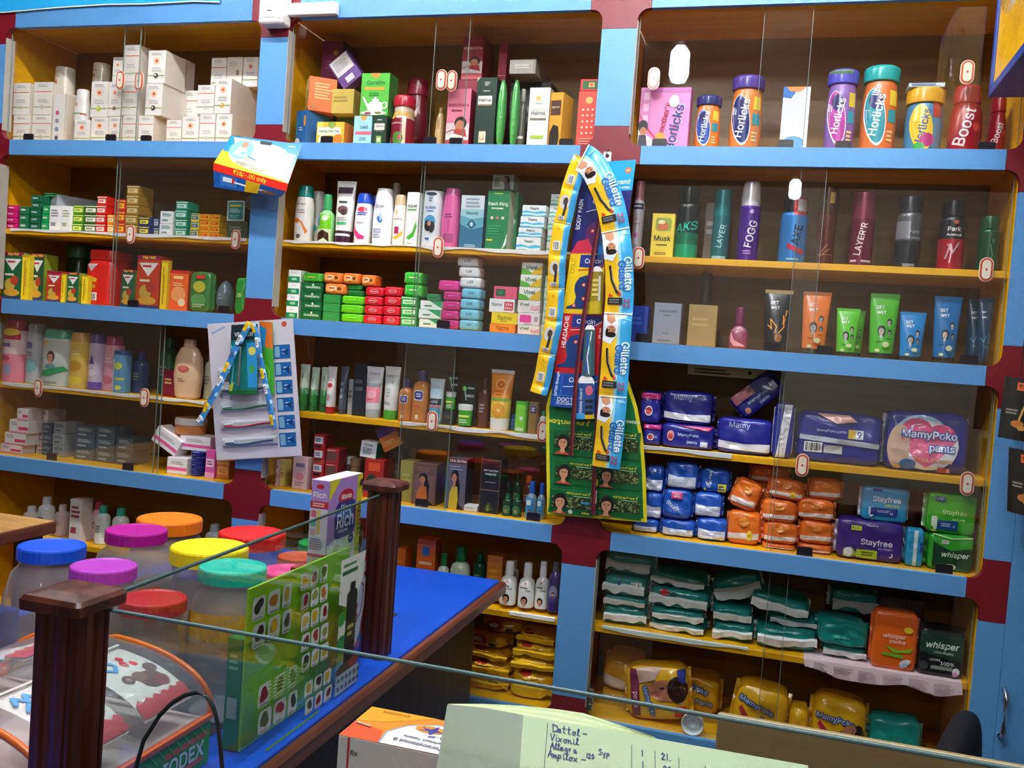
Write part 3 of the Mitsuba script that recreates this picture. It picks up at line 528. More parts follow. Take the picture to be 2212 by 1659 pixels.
# jars
def hor(body, lid, shield, text='Horlicks', extra=()):
    return B(body, lid, [('e', .36, .42, .3, .33, '#e8e4e8', 8), ('e', .36, .43, .27, .31, shield, 8), ('e', .36, .6, .2, .1, '#2a2a60', 8), ('t', text, .4, .44, .56, '#f4f4f8', 80, .26), ('r', .74, .55, .95, .72, '#e0c840'), ('r', .72, .36, .94, .5, '#2a8a9a'), ('L', .72, .14, .92, .28, 3, '#f0c890')] + list(extra), 'jar', e=2)
STY['horsmall'] = lambda: hor('#d87a30', '#28306a', '#2a4aa0')
STY['hortall'] = lambda: hor('#d07a3a', '#4a3a88', '#1c2a6a')
STY['hormauve'] = lambda: hor('#7a5aa0', '#4a4ab0', '#a83a98', 'Horlicks', [('r', .0, .86, .8, .98, '#5a7a6a')])
STY['horlite'] = lambda: hor('#c86a34', '#1f9a98', '#2a8a98', 'Horlicks', [('t', 'lite', .34, .72, .16, '#e8f0f0', 80, .2)])
STY['horyellow'] = lambda: B('#3a78a0', '#c89a28', [('e', .4, .4, .3, .36, '#d8b838', 8), ('t', 'Horlicks', .42, .4, .56, '#2a4a8a', 80, .26), ('e', .56, .22, .2, .1, '#a83a78'), ('r', .68, .56, .92, .78, '#a82a30'), ('e', .36, .12, .16, .06, '#3a9a48')], 'jarwide', e=2)
STY['boost'] = lambda: B('#8a1822', '#98202a', [('t', 'Boost', .42, .4, .6, '#d8d0d0', 75, .36), ('e', .75, .4, .1, .06, '#b83a3a')], 'boostjar', e=2)
STY['chyawan'] = lambda: B('#7a1a2c', '#a81830', [('r', .02, .62, .98, .68, '#c8a850'), ('r', .68, .04, .82, .6, '#d8c8b0'), ('t', 'Chyawanprash', .42, .46, .74, '#e8d0c8', 0, .07), ('e', .5, .18, .24, .12, '#4a7a30'), ('e', .6, .2, .08, .05, '#a83a5a'), ('r', .16, .54, .3, .62, '#d09a3a'), ('p', [(.04, .1), (.16, .1), (.1, .24)], '#d8c8c0')], 'jarneck', e=2, bands=[(0, '#7a1a2c'), (.56, '#b89878'), (.7, '#c8b8a0')])
STY['maroonjar'] = lambda: B('#5a1422', '#6a1024', [('r', .3, .5, .7, .62, '#c8a890'), ('L', .2, .2, .8, .4, 3, '#8a4a50')], 'jarneck', e=2)
STY['greenjar'] = lambda: B('#16381f', '#1f5a2c', [('L', .2, .3, .8, .5, 3, '#2a5a38')], 'jarwide', e=2)
STY['redjar'] = lambda: B('#c8221c', '#d02820', [('p', [(.1, .74), (.5, .74), (.3, .6)], '#b8a8a8'), ('e', .4, .45, .1, .04, '#c8a030'), ('e', .36, .33, .1, .04, '#a08028'), ('bars', .22, .08, .52, .22)], 'squarejar', e=4)
STY['creamjar'] = lambda: B('#d88a4a', '#e4e0dc', [], 'creamjar', e=2)
STY['silverjar'] = lambda: B('#4a4038', '#b8bcc0', [], 'jarwide', e=2)
STY['plainj'] = lambda c, cap: B(c, cap, [], 'jarwide', e=2)
# cans
STY['nivea'] = lambda: B('#c4c4cc', '#d89ab8', [('r', .08, .62, .96, .7, '#1c2452'), ('t', 'NIVEA', .5, .66, .72, '#fff', 0, .05), ('t', 'pearl', .36, .49, .5, '#c86a90', 0, .05), ('t', 'beauty', .5, .43, .6, '#c86a90', 0, .05), ('e', .45, .28, .3, 0, '#d8a0c8'), ('e', .45, .28, .2, 0, '#b878b0'), ('L', .2, .1, .7, .16, 2, '#9a9aa8')], 'curvy', e=2, mat='cansheen')
STY['axs'] = lambda: B('#0f1c1c', '#16181a', [('t', 'AKS', .5, .44, .95, '#28c0a0', 12, .3, .3)], 'can', e=2, bands=[(0, '#20a878'), (.2, '#157a5a'), (.36, '#0f2a28'), (.5, '#0f1a1c')], mat='cansheen')
STY['layerteal'] = lambda: B('#1f6a70', '#1c7a7c', [('t', 'LAYER', .56, .34, .42, '#a8d0d0', 80, .34), ('r', .1, .02, .9, .06, '#a8d0d0')], 'slim', e=2, mat='cansheen')
STY['fogg'] = lambda: B('#4a1a88', '#dcdce4', [('t', 'FOGG', .62, .34, .34, '#f0ecf4', 80, .5), ('L', .3, .08, .8, .14, 2, '#b890d8'), ('e', .6, .62, .1, .03, '#d0b8e8')], 'tallcap', e=2, mat='cansheen')
STY['axeblue'] = lambda: B('#2a80c8', '#1c1c24', [('r', .45, .72, .98, .98, '#b82838'), ('rr', .62, .76, .96, .95, '#c8c0c4'), ('t', 'AXE', .62, .42, .3, '#102a50', 80, .5), ('p', [(.3, .3), (.9, .2), (.9, .13), (.3, .22)], '#c8284a'), ('L', .3, .04, .8, .08, 1, '#a8d0e8')], 'can', e=2, mat='cansheen')
STY['bronze'] = lambda: B('#5a2a24', '#4a2c20', [('r', .55, .78, .8, .92, '#d8b060'), ('s', [(.15, .12), (.6, .26)], .05, '#b87848'), ('s', [(.2, .1), (.7, .2)], .05, '#b87848'), ('r', .1, .12, .9, .13, '#a86a48')], 'slim', e=2, mat='cansheen')
STY['layerr'] = lambda: B('#6a1838', '#7a2444', [('t', "LAYER'R", .42, .36, .44, '#e8d8dc', 80, .36), ('r', .06, .05, .3, .08, '#e8d0d8'), ('r', .5, .05, .92, .08, '#e8d0d8')], 'slim', e=2, mat='cansheen')
STY['greycan'] = lambda: B('#34363c', '#3a3c44', [('r', .0, .4, .5, .64, '#8a8a90'), ('t', 'Park', .66, .5, .4, '#a8a8b0', 0, .07), ('t', 'Avenue', .66, .42, .5, '#a8a8b0', 0, .06), ('r', .3, .02, .75, .06, '#9a9aa0')], 'can', e=2, bands=[(0, '#24262c'), (.38, '#5a5c62')], mat='cansheen')
STY['parkred'] = lambda: B('#a81c2c', '#15161c', [('e', .55, .68, .1, .03, '#c87050'), ('t', 'Park', .5, .58, .5, '#e8e0e0', 0, .07), ('t', 'Avenue', .5, .5, .56, '#e8e0e0', 0, .06), ('s', [(.25, .16), (.4, .36), (.5, .24), (.7, .38)], .07, '#d8a8b0'), ('s', [(.3, .36), (.45, .26), (.4, .1)], .06, '#d8a8b0')], 'can', e=2, bands=[(0, '#a81c2c'), (.44, '#1a1a22')], mat='cansheen')
STY['greencan'] = lambda: B('#184a2c', '#1a4a2c', [('s', [(.5, .12), (.62, .3), (.5, .48)], .06, '#5a8a6a'), ('t', 'Y', .62, .54, .2, '#6a9a78', 0, .08)], 'can', e=2, mat='cansheen')
# standing tubes: cap at the base, crimp on top
def TU(c, cap, crimp, p, bands=(), capf=.1):
    return dict(c=c, cap=cap, crimp=crimp, p=p, bands=list(bands), capf=capf, mat='plastic')
STY['tubemaroon'] = lambda: TU('#ece8e2', '#3a1830', '#eceae6', [('r', .1, .8, .9, .9, '#4a3a48'), ('L', .24, .63, .8, .69, 1, '#3a4a40'), ('e', .5, .54, .3, .06, '#6a4a48'), ('e', .6, .5, .2, .05, '#4a3038'), ('L', .2, .36, .8, .43, 2, '#b0a8a4'), ('r', .2, .3, .8, .34, '#3aa060'), ('r', .02, .12, .98, .16, '#ece8e2')], capf=.2)
def setwet(c, crimp, acc):
    p = [('t', 'SET', .36, .79, .3, '#e8e8e8', 0, .08), ('t', 'WET', .4, .71, .34, '#e8e8e8', 0, .08)]
    if acc == '#f0a040':
        p += [('s', [(.15, .42), (.3, .36), (.24, .52), (.5, .4), (.44, .3)], .04, acc), ('s', [(.6, .3), (.8, .4), (.74, .58)], .04, acc), ('e', .6, .22, .16, .07, '#8a5a30'), ('t', 'Wild Look', .8, .56, .24, acc, 80, .1)]
    elif acc == '#40a0d0':
        p += [('s', [(.2, .4), (.4, .34), (.6, .44)], .03, acc), ('s', [(.3, .3), (.7, .26)], .03, acc), ('s', [(.75, .5), (.8, .2)], .03, acc)]
    else:
        g_ = {'hair': '#1c1e22', 'top': c, 'skin': '#a8a49e'}
        p += [('P', .70, .56, .13, g_), ('P', .74, .40, .11, {**g_, 'skin': '#8a8680'}), ('P', .42, .42, .21, g_), ('e', .62, .22, .18, .06, c), ('e', .62, .22, .14, .04, '#c8d0a0'), ('e', .3, .12, .1, .025, '#c8d0a0')]
    return TU(c, '#14161a', crimp, p, capf=.08)
STY['setwet'] = setwet
STY['tubeleaf'] = lambda: TU('#b8ccb8', '#1f6a3a', '#b8ccb8', [('L', .3, .7, .8, .8, 2, '#7a9a80'), ('p', [(0, .12), (0, .3), (.2, .44), (.3, .3), (.45, .48), (.6, .32), (.8, .46), (1, .28), (1, .12)], '#2a7a38'), ('r', .0, .12, 1, .2, '#1f5a30'), ('e', .6, .66, .12, .2, '#d8e4d8')], bands=[(0, '#1f6a3a'), (.36, '#6a9a74'), (.5, '#b8ccb8')], capf=.1)
STY['tubered'] = lambda: TU('#e0dcda', '#a8202c', '#e0dcda', [('e', .5, .6, .3, .05, '#c83040'), ('L', .2, .68, .8, .74, 1, '#b0a0a0'), ('e', .5, .34, .36, .09, '#a8c0d0'), ('e', .5, .34, .16, .06, '#c8745a')], capf=.14)
STY['tubedark'] = lambda: TU('#4a5260', '#3a4048', '#5a626e', [('L', .3, .3, .7, .7, 3, '#8a929a')], capf=.1)
STY['ponds'] = lambda c1, cap: TU('#dcdcdc', '#a0a8b0', '#dcdcdc', [('t', "POND'S", .5, .86, .66, '#8a8e98', 0, .06), ('r', .03, .6, .97, .68, '#8a9094'), ('r', .03, .3, .97, .6, c1), ('e', .5, .46, .3, .08, '#f0a8b0'), ('L', .2, .34, .8, .38, 1, '#c05a6a')], capf=.16)
STY['pondsg'] = lambda: TU('#d6d8d2', '#4aa02c', '#d6d8d2', [('t', "POND'S", .5, .82, .7, '#8a8e90', 0, .06), ('e', .6, .7, .06, .015, '#6ab04a'), ('L', .2, .42, .6, .6, 3, '#b0b4ac'), ('L', .1, .28, .8, .34, 2, '#a8b0a4')], capf=.17)
STY['tubeblue'] = lambda: TU('#c0d4d8', '#8ab8c8', '#d0dcdc', [('r', .05, .42, .95, .56, '#2a3038'), ('t', 'UAV', .5, .49, .5, '#c8d8dc', 0, .08), ('r', .05, .36, .95, .4, '#c85a70'), ('r', .05, .14, .95, .36, '#4aa0c0'), ('e', .5, .72, .3, .06, '#a0c8d8')], capf=.1)
STY['tubeorange'] = lambda: TU('#e08a30', '#e4e2de', '#e8e4dc', [('e', .5, .76, .26, .09, '#f0a838'), ('e', .5, .76, .17, .06, '#c85a24'), ('e', .5, .76, .07, .025, '#e88a38'), ('L', .22, .625, .78, .655, 1, '#c84a28'), ('L', .3, .58, .7, .61, 1, '#c85a28'), ('r', .03, .49, .97, .54, '#7aa03a'), ('e', .5, .33, .4, .14, '#e8c038'), ('e', .5, .33, .33, .12, '#e0962c'), ('e', .5, .33, .07, .025, '#f0dc98')] + [('s', [(.5, .33), (.5 + .3 * math.cos(a), .33 + .11 * math.sin(a))], .012, '#f0d078') for a in np.arange(8) * PI / 4], bands=[(0, '#e4c048'), (.5, '#e08a30')], capf=.2)
# wrapped bars and soft packs
STY['pouch'] = lambda c1, c2: dict(c=c1, p=[('L', .3, .42, .72, .62, 1, c2), ('s', [(.06, .15), (.2, .5), (.06, .85)], .03, c2), ('s', [(.94, .15), (.8, .5), (.94, .85)], .03, c2)])
STY['orangesoap'] = lambda: dict(c='#e0722a', p=[('e', .3, .5, .22, .3, '#f0a860'), ('e', .7, .45, .22, .3, '#e8903c'), ('e', .45, .55, .16, .2, '#f4d0a0'), ('e', .72, .5, .1, .16, '#7a3a20'), ('L', .26, .44, .56, .66, 1, '#a83a18')])
STY['redsoap'] = lambda: dict(c='#d0182a', p=[('e', .52, .5, .24, .26, '#e88a90'), ('e', .52, .5, .19, .19, '#c01828'), ('t', 'Lifebuoy', .52, .5, .3, '#f0d0d0', 0, .2)])
STY['lux'] = lambda c: dict(c=c, p=[('t', 'LUX', .52, .56, .3, '#5a6a78', 0, .36), ('s', [(.05, .8), (.22, .3), (.4, .2)], .025, '#a8b4bc'), ('s', [(.95, .8), (.82, .3), (.65, .2)], .025, '#a8b4bc')])
STY['leafpack'] = lambda: dict(c='#3a8a44', p=[('e', .5, .5, .3, .46, '#4aa050'), ('s', [(.3, .1), (.5, .4), (.4, .8)], .08, '#6ab85a'), ('s', [(.6, .1), (.62, .5), (.5, .9)], .06, '#2a6a34')], rim='#d8d4c4', pw=2.3, soft=.4)
STY['oatsgreen'] = lambda: dict(c='#3a7a3a', p=[('e', .5, .62, .3, .15, '#b8b83a'), ('rr', .3, .82, .75, .92, '#c83a30'), ('e', .5, .3, .36, .16, '#5a9a58'), ('L', .2, .1, .8, .2, 2, '#a8c8a0')])
def diap(v):
    p, rim = [], None
    W_ = '#e0e0e8'
    if v == 'pinktop': p = [('r', .02, .78, .98, .96, '#d83a88'), ('e', .45, .4, .2, .16, '#e0e0e8'), ('e', .45, .4, .15, .12, '#c84a50')]
    if v == 'white': p = [('p', [(.02, .16), (.3, .12), (.98, .1), (.98, .34), (.5, .3), (.02, .36)], W_), ('t', 'Mamy', .4, .8, .4, '#a8b0e0', 0, .2)]
    if v == 'text': p = [('e', .18, .5, .07, .22, '#e0a0a8'), ('e', .18, .5, .045, .14, '#c84a50'), ('t', 'MamyPoko', .52, .56, .4, '#c0d8f0', 0, .4), ('t', 'pants', .6, .28, .2, '#c0d8f0', 0, .26), ('r', .76, .14, .9, .34, '#d8e0f0'), ('p', [(.3, .95), (.9, .8), (.98, .96)], '#d83a70')]
    if v == 'tilt': p = [('r', .02, .6, .5, .97, '#d88a90'), ('t', 'MamyPoko', .5, .42, .5, '#c0d0f0', 0, .3), ('t', 'pants', .58, .2, .24, '#c0d0f0', 0, .2), ('e', .16, .22, .06, .12, '#d88a80'), ('r', .82, .3, .95, .6, '#c8d8f0')]
    if v == 'edge': p = [('p', [(.2, .02), (.66, .02), (.9, .98), (.5, .98)], W_)]
    if v == 'long': p = [('p', [(.02, .44), (.98, .36), (.98, .46), (.02, .54)], '#c8d0e0'), ('t', 'MamyPoko pants', .4, .64, .36, '#b8c8e8', 0, .12), ('r', .6, .52, .78, .7, '#d8e0e8'), ('r', .6, .52, .69, .7, '#e0c040'), ('t', '9', .735, .61, .05, '#2a2a80', 0, .14), ('bars', .08, .2, .3, .4), ('r', .32, .2, .54, .36, '#d0d4dc'), ('p', [(.2, .98), (.6, .98), (.7, .86), (.45, .8)], '#d8a898')]
    if v == 'heart': p = [('e', .42, .52, .36, .44, '#a8d0ec'), ('e', .5, .46, .38, .42, '#e8ecf4'), ('e', .36, .66, .2, .24, '#e04a80'), ('e', .66, .62, .18, .2, '#e04a80'), ('p', [(.17, .56), (.85, .56), (.62, .2), (.5, .08), (.36, .2)], '#e86a94'), ('e', .16, .4, .14, .38, '#d8b8a0'), ('o', 'MamyPoko', .52, .62, .66, '#f4f6fc', '#3a5ab0', 0, .3), ('o', 'pants', .68, .41, .3, '#f4f6fc', '#3a5ab0', 0, .2), ('t', 'Extra Absorb', .58, .22, .46, '#e8b080', 0, .1), ('e', .28, .12, .1, .09, '#3a6ab8'), ('r', .64, .02, .8, .11, '#b83048'), ('t', '8', .77, .065, .03, '#fff', 0, .08)]
    return dict(c='#24268a', p=p, pw=8, soft=1.0, fin='#d0d0dc' if v in ('heart', 'edge') else None)
STY['diap'] = diap
def stayb(n):
    p = {'0': [('p', [(.06, .06), (.5, .1), (.94, .06), (.94, .5), (.4, .46), (.06, .54)], '#d4dcec'), ('L', .2, .2, .8, .4, 2, '#b0bcd8')], '1': [('rr', .3, .7, .68, .94, '#c83a80'), ('t', '20', .5, .82, .2, '#fff', 0, .12), ('t', 'Stayfree', .46, .4, .7, '#c8d8f0', -30, .24), ('e', .8, .3, .2, .2, '#2a5ab8')], '2': [('r', .62, .06, .9, .4, '#d8cc30'), ('L', .66, .12, .86, .34, 2, '#2a3a80'), ('t', 'Stayfree', .34, .56, .7, '#b8cce8', 90, .2), ('r', .14, .08, .22, .2, '#d8c830')]}[n]
    return dict(c='#1f54b8', p=p, soft=1.6, pw=5.0)
STY['stayb'] = stayb
STY['orange'] = lambda n: dict(c='#e07024', soft=1.5, pw=5.0, p=[('p', [(.03, .16), (.97, .2), (.97, .4), (.03, .34)], '#e4d8d0'), ('e', .5, .7, .16, .14, '#e8903a')] + ([('e', .7, .3, .09, .16, '#e0c830'), ('L', .66, .26, .74, .34, 2, '#a82a20')] if n == '1' else []))
STY['stayteal'] = lambda: dict(pw=10, soft=.7, c='#2a94c4', p=[('r', .22, .88, .42, .95, '#2a3a90'), ('t', 'Stayfree', .54, .64, .6, '#dcecf4', 0, .2), ('t', 'secure', .66, .48, .3, '#c8d840', 0, .08), ('p', [(.16, .4), (.26, .42), (.3, .2), (.22, .1), (.16, .2)], '#e4ecf0'), ('r', .2, .18, .78, .4, '#24388a'), ('t', '21', .66, .26, .07, '#e0e8f0', 0, .09), ('L', .34, .26, .6, .34, 2, '#a8b8d8')], fin='#c8d0d4')
STY['staypurple'] = lambda: dict(pw=10, soft=.7, c='#3c2678', p=[('r', .2, .74, .36, .86, '#c8d030'), ('t', '\u20b962/-', .28, .8, .13, '#2a2060', 0, .07), ('t', 'Stayfree', .6, .46, .48, '#e4dff0', 0, .2), ('t', 'ALL NIGHT', .74, .34, .24, '#b8a8d8', 0, .05), ('t', 'Stayfree', .52, .9, .2, '#c8c0e0', 0, .07), ('p', [(.1, .26), (.22, .32), (.34, .12), (.2, .04), (.1, .06)], '#8aa84a'), ('e', .18, .18, .07, .12, '#d8e4ec'), ('r', .3, .06, .62, .28, '#a8bc2c'), ('L', .38, .12, .58, .24, 2, '#4a5a20'), ('e', .82, .2, .035, .06, '#e0d8f0'), ('e', .805, .215, .03, .05, '#3c2678')], fin='#b8b4c8')
STY['stayedge'] = lambda: dict(pw=10, soft=.7, c='#2a94c4', p=[('r', .4, .02, .62, .98, '#c8dce4'), ('r', .78, .4, .94, .66, '#24388a')])
STY['staygreen'] = lambda: dict(pw=10, soft=.7, c='#3aac28', p=[('r', .16, .8, .36, .93, '#1c4a8a'), ('t', '\u20b978/-', .26, .865, .15, '#e0f0e0', 0, .07), ('t', 'Stayfree', .56, .54, .5, '#b0e090', 0, .2), ('t', 'secure', .64, .38, .26, '#c8e8b0', 0, .06), ('p', [(.1, .42), (.2, .44), (.28, .16), (.18, .08), (.1, .2)], '#d8ecd0'), ('r', .22, .1, .64, .34, '#1c4a8a'), ('t', '8', .56, .2, .03, '#e0f0e0', 0, .09), ('L', .3, .18, .5, .28, 2, '#a0c0d8'), ('e', .16, .06, .06, .03, '#c8d840')], fin='#b8d8a8')
STY['whisgreen'] = lambda: dict(pw=10, soft=.7, c='#2fa028', p=[('p', [(.1, .06), (.1, .78), (.5, .56), (.97, .68), (.97, .06)], '#12402a'), ('r', .28, .74, .44, .84, '#d8dcd0'), ('t', 'NEW', .36, .79, .12, '#8a6a5a', 0, .06), ('t', 'whisper', .6, .44, .62, '#dce8d8', 0, .22, .2), ('s', [(.1, .98), (.5, .9), (.97, .96)], .03, '#b8e0a0'), ('e', .5, .12, .14, .08, '#d8e4d4')])
STY['teal'] = lambda n: dict(c='#138078', soft=1.4, flap='#e6eae8', p=[('L', .2, .78, .7, .88, 1, '#2a9a90')] + ([('bars', .68, .3, .92, .8), ('r', .36, .4, .44, .9, '#2a4a8a')] if n == '1' else []) + ([('e', .26, .8, .09, .16, '#b82a38'), ('e', .42, .76, .05, .1, '#2a4a60')] if n == '2' else []), fin='#c8d0ce')
STY['tealf'] = lambda: dict(c='#12887c', soft=1.8, p=[('L', .3, .3, .7, .5, 1, '#3aa094')])
STY['whisorange'] = lambda: dict(pw=10, soft=.7, c='#e0641c', p=[('t', 'whisper', .48, .58, .52, '#f0d8c0', 0, .1, .2), ('t', 'choice', .56, .5, .36, '#f0d8c0', 0, .07, .2), ('e', .78, .72, .1, .06, '#e8c030'), ('p', [(.28, .42), (.6, .36), (.92, .42), (.86, .34), (.5, .3)], '#8ab82a'), ('p', [(.24, .3), (.7, .28), (.7, .22), (.24, .25)], '#6aa820'), ('e', .76, .16, .13, .05, '#e4ecf4', 25), ('e', .74, .11, .1, .04, '#b8c8dc', 25)])
STY['whisblack'] = lambda: dict(pw=10, soft=.7, c='#14181a', p=[('p', [(.02, .5), (.5, .42), (.98, .36), (.98, .9), (.02, .95)], '#1c3a2e'), ('t', 'whisper', .5, .66, .72, '#dce4dc', 0, .18, .2), ('t', 'Ultra Nights', .54, .52, .52, '#b8c4bc', 0, .07), ('t', 'LOCKS', .36, .36, .24, '#d8d8d8', 0, .06), ('t', '100%', .64, .3, .3, '#e8e8e8', 0, .12), ('rr', .28, .16, .76, .24, '#8a9a88'), ('e', .84, .16, .08, .08, '#e4e0e8'), ('e', .82, .1, .06, .05, '#d890b8'), ('e', .13, .22, .1, .1, '#3a4044')])
def mamy(v):
    p = []
    if v == 'plainw': p = [('p', [(.02, .05), (.98, .05), (.98, .7), (.4, .8), (.02, .6)], '#d8d4cc'), ('r', .5, .5, .7, .9, '#d8b030')]
    if v == 'plain': p = [('p', [(.02, .04), (.98, .04), (.98, .34), (.02, .44)], '#d8d4c8'), ('bars', .78, .2, .94, .34)]
    if v == 'baby': p = [('r', .1, .1, .24, .95, '#6a1c40'), ('t', 'pants', .17, .4, .36, '#e0b0c0', -90, .09), ('e', .66, .58, .3, .2, '#b87a5a'), ('e', .84, .6, .16, .24, '#2a1814'), ('e', .6, .62, .04, .02, '#2a1814'), ('e', .52, .48, .05, .02, '#a04a48'), ('e', .5, .55, .03, .03, '#a86a4c'), ('p', [(.2, .98), (.6, .98), (.5, .78), (.24, .7)], '#b8988a'), ('o', 'MamyPoko', .38, .38, .56, '#8aa4d0', '#2a3a68', -75, .2), ('r', .78, .1, .96, .3, '#c83a38'), ('p', [(.84, .94), (.97, .94), (.97, .7), (.88, .74)], '#28388a')]
    if v in ('text', 'text2', 'text3'): p = [('o', 'MamyPoko', .42, .72 if v == 'text' else .62, .7, '#9ab0d4', '#2a3a68', -14 if v != 'text3' else -8, .3), ('o', 'Pants', .7, .36, .34, '#9ab0d4', '#2a3a68', -10, .22), ('p', [(.1, .5), (.3, .26), (.34, .36), (.14, .58)], '#a8283c')]
    if v == 'text3': p += [('e', .7, .3, .16, .3, '#a87258'), ('e', .84, .34, .12, .26, '#2a1814'), ('p', [(.03, .04), (.4, .04), (.34, .26), (.06, .3)], '#b83038'), ('p', [(.88, .1), (.97, .14), (.94, .4)], '#28388a')]
    return dict(c='#d8a818', p=p, soft=1.5, pw=4.6)
STY['mamy'] = mamy
STY['snack'] = lambda: dict(c='#d09a10', soft=2.0, pw=3.6, flap='#dcae18', p=[('r', .5, .3, .72, .62, '#2a2818'), ('r', .5, .12, .72, .3, '#c8c0a0'), ('p', [(.05, .8), (.4, .95), (.6, .8), (.3, .7)], '#e8c030'), ('e', .3, .9, .14, .1, '#b83028')])
STY['snackr'] = lambda: dict(c='#c89010', soft=2.0, pw=3.6, p=[('e', .34, .6, .24, .34, '#a8281c'), ('e', .34, .66, .12, .16, '#d8c8b8'), ('r', .62, .2, .8, .44, '#2a2818')])
STY['snackp'] = lambda: dict(c='#d8a814', soft=2.0, pw=3.6, flap='#e0b820', p=[('s', [(.1, .5), (.4, .66), (.9, .5)], .06, '#ecc840'), ('s', [(.2, .3), (.6, .36), (.9, .26)], .05, '#b8860c')])
STY['tin'] = lambda c1, c2: B(c1, c2, [('L', .2, .3, .8, .5, 1, '#8a90c8')], 'tin', e=2)
STY['mencard'] = lambda: dict(c='#1c2420', p=[])

# ---------------------------------------------------------------- package builders, local frame: x centred, front at y = 0, base at z = 0
def profile_at(rings, v):
    z = [r[0] for r in rings]
    return np.interp(v, z, [r[1] for r in rings]), np.interp(v, z, [r[2] for r in rings])

def build_box(k, st, w, d, h):
    s = sty(st); g = G()
    v, f = cbox(-w / 2, w / 2, 0, d, 0, h, 0.0007)
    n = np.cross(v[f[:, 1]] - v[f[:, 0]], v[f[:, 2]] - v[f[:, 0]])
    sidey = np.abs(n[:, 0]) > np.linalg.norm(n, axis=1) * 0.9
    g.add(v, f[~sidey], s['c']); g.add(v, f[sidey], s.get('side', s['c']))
    parts = [('box', g, 'paper', False)]
    pg = print_g(s['p'], w, h) if s['p'] else G()
    if s.get('pl'):
        side = print_g([('r', 0, 0, 1, 1, s['left'])] + s['pl'], d, h, lambda x, z, o: np.stack([-w / 2 - o, d / 2 - x, z], 1))
        v, f, c = side.get(); pg.add(v, f, c)
    if not pg.empty():
        parts.append(('front_print', pg, 'paper', False))
    return parts

def rings_of(prof, w, d, h):
    return [(z * h, a * w / 2, b * d / 2) for z, a, b in prof]

def dense(r, step):
    out = [r[0]]
    for p, q in zip(r[:-1], r[1:]):
        m = max(1, int(abs(q[0] - p[0]) / step))
        out += [tuple(p[i] + (q[i] - p[i]) * t / m for i in range(3)) for t in range(1, m + 1)]
    return out

def banded(g, rings, bands, h, e, cy, n=26):
    """Loft with colour bands by height."""
    if len(bands) < 2:
        v, f = loft(rings, n, e, cy); g.add(v, f, bands[0][1]); return
    cuts = [b[0] * h for b in bands] + [1e9]
    z = [r[0] for r in rings]
    for i, (zf, col) in enumerate(bands):
        lo, hi = max(cuts[i], z[0]), min(cuts[i + 1], z[-1])
        if hi <= lo:
            continue
        at_ = lambda t: (t, float(np.interp(t, z, [r[1] for r in rings])), float(np.interp(t, z, [r[2] for r in rings])))
        rs = [at_(lo)] + [r for r in rings if lo < r[0] < hi] + [at_(hi)]
        v, f = loft(rs, n, e, cy); g.add(v, f, col)

def build_round(k, st, w, d, h):
    s = sty(st); body, cap = PROF[s['prof']]; e = s['e']; cy = d / 2
    R = rings_of(body, w, d, h)
    g = G(); banded(g, R, s['bands'] or [(0, s['c'])], h, e, cy)
    parts = [('body', g, s['mat'], 40)]
    if cap:
        g2 = G(); v, f = loft(rings_of(cap, w, d, h), 26, max(2.0, e - .2), cy); g2.add(v, f, s['cap'])
        parts.append(('lid' if k in ('jar', 'drink_jar', 'powder_jar', 'cream_jar', 'cream_tin', 'tin') else 'cap', g2, s['mat'], 40))
    if s['p']:
        allr = R + [r for r in rings_of(cap, w, d, h) if r[0] > R[-1][0]]
        amax = max(r[1] for r in R)
        def F(x, z, o):
            a, b = profile_at(allr, z)
            t = np.clip(np.abs(x) / amax, 0, 0.985)
            return np.stack([np.sign(x) * t * a, cy - b * (1 - t ** e) ** (1 / e) - o - 0.0002, z], 1)
        parts.append(('front_print', print_g(s['p'], 2 * amax, h, F, True), s['mat'], True))
    return parts

def build_tubeup(k, st, w, d, h):
    s = sty(st); cf = s['capf']; cy = d / 2
    body = [(cf * h, .40 * w, d * .47)] + [(h * (cf + (1 - cf) * t), w * (.40 + .1 * t), max(d * .5 * (1 - t ** 1.6), .0012)) for t in np.linspace(.04, .93, 8)] + [(h * .945, w * .5, .0012), (h, w * .5, .0011)]
    g = G(); banded(g, body, s['bands'] or [(0, s['c'])], h, 2.2, cy, 28)
    v, f = loft([(h * .94, w * .503, .0016), (h * 1.0005, w * .503, .0016)], 28, 4, cy); g.add(v, f, s['crimp'])
    parts = [('tube', g, 'plastic', 40)]
    g2 = G(); v, f = loft([(0, .37 * w, d * .46), (.003, .385 * w, d * .48), (cf * h, .41 * w, d * .49), (cf * h + .0008, .38 * w, d * .46)], 28, 2.3, cy); g2.add(v, f, s['cap'])
    parts.append(('cap', g2, 'plastic', 40))
    def F(x, z, o):
        a, b = profile_at(body, np.maximum(z, cf * h))
        t = np.clip(np.abs(x) / (w / 2), 0, 0.985)
        return np.stack([np.sign(x) * t * a, cy - b * (1 - t ** 2.2) ** (1 / 2.2) - o - 0.0002, z], 1)
    parts.append(('front_print', print_g(s['p'], w, h, F, True), 'plastic', True))
    return parts

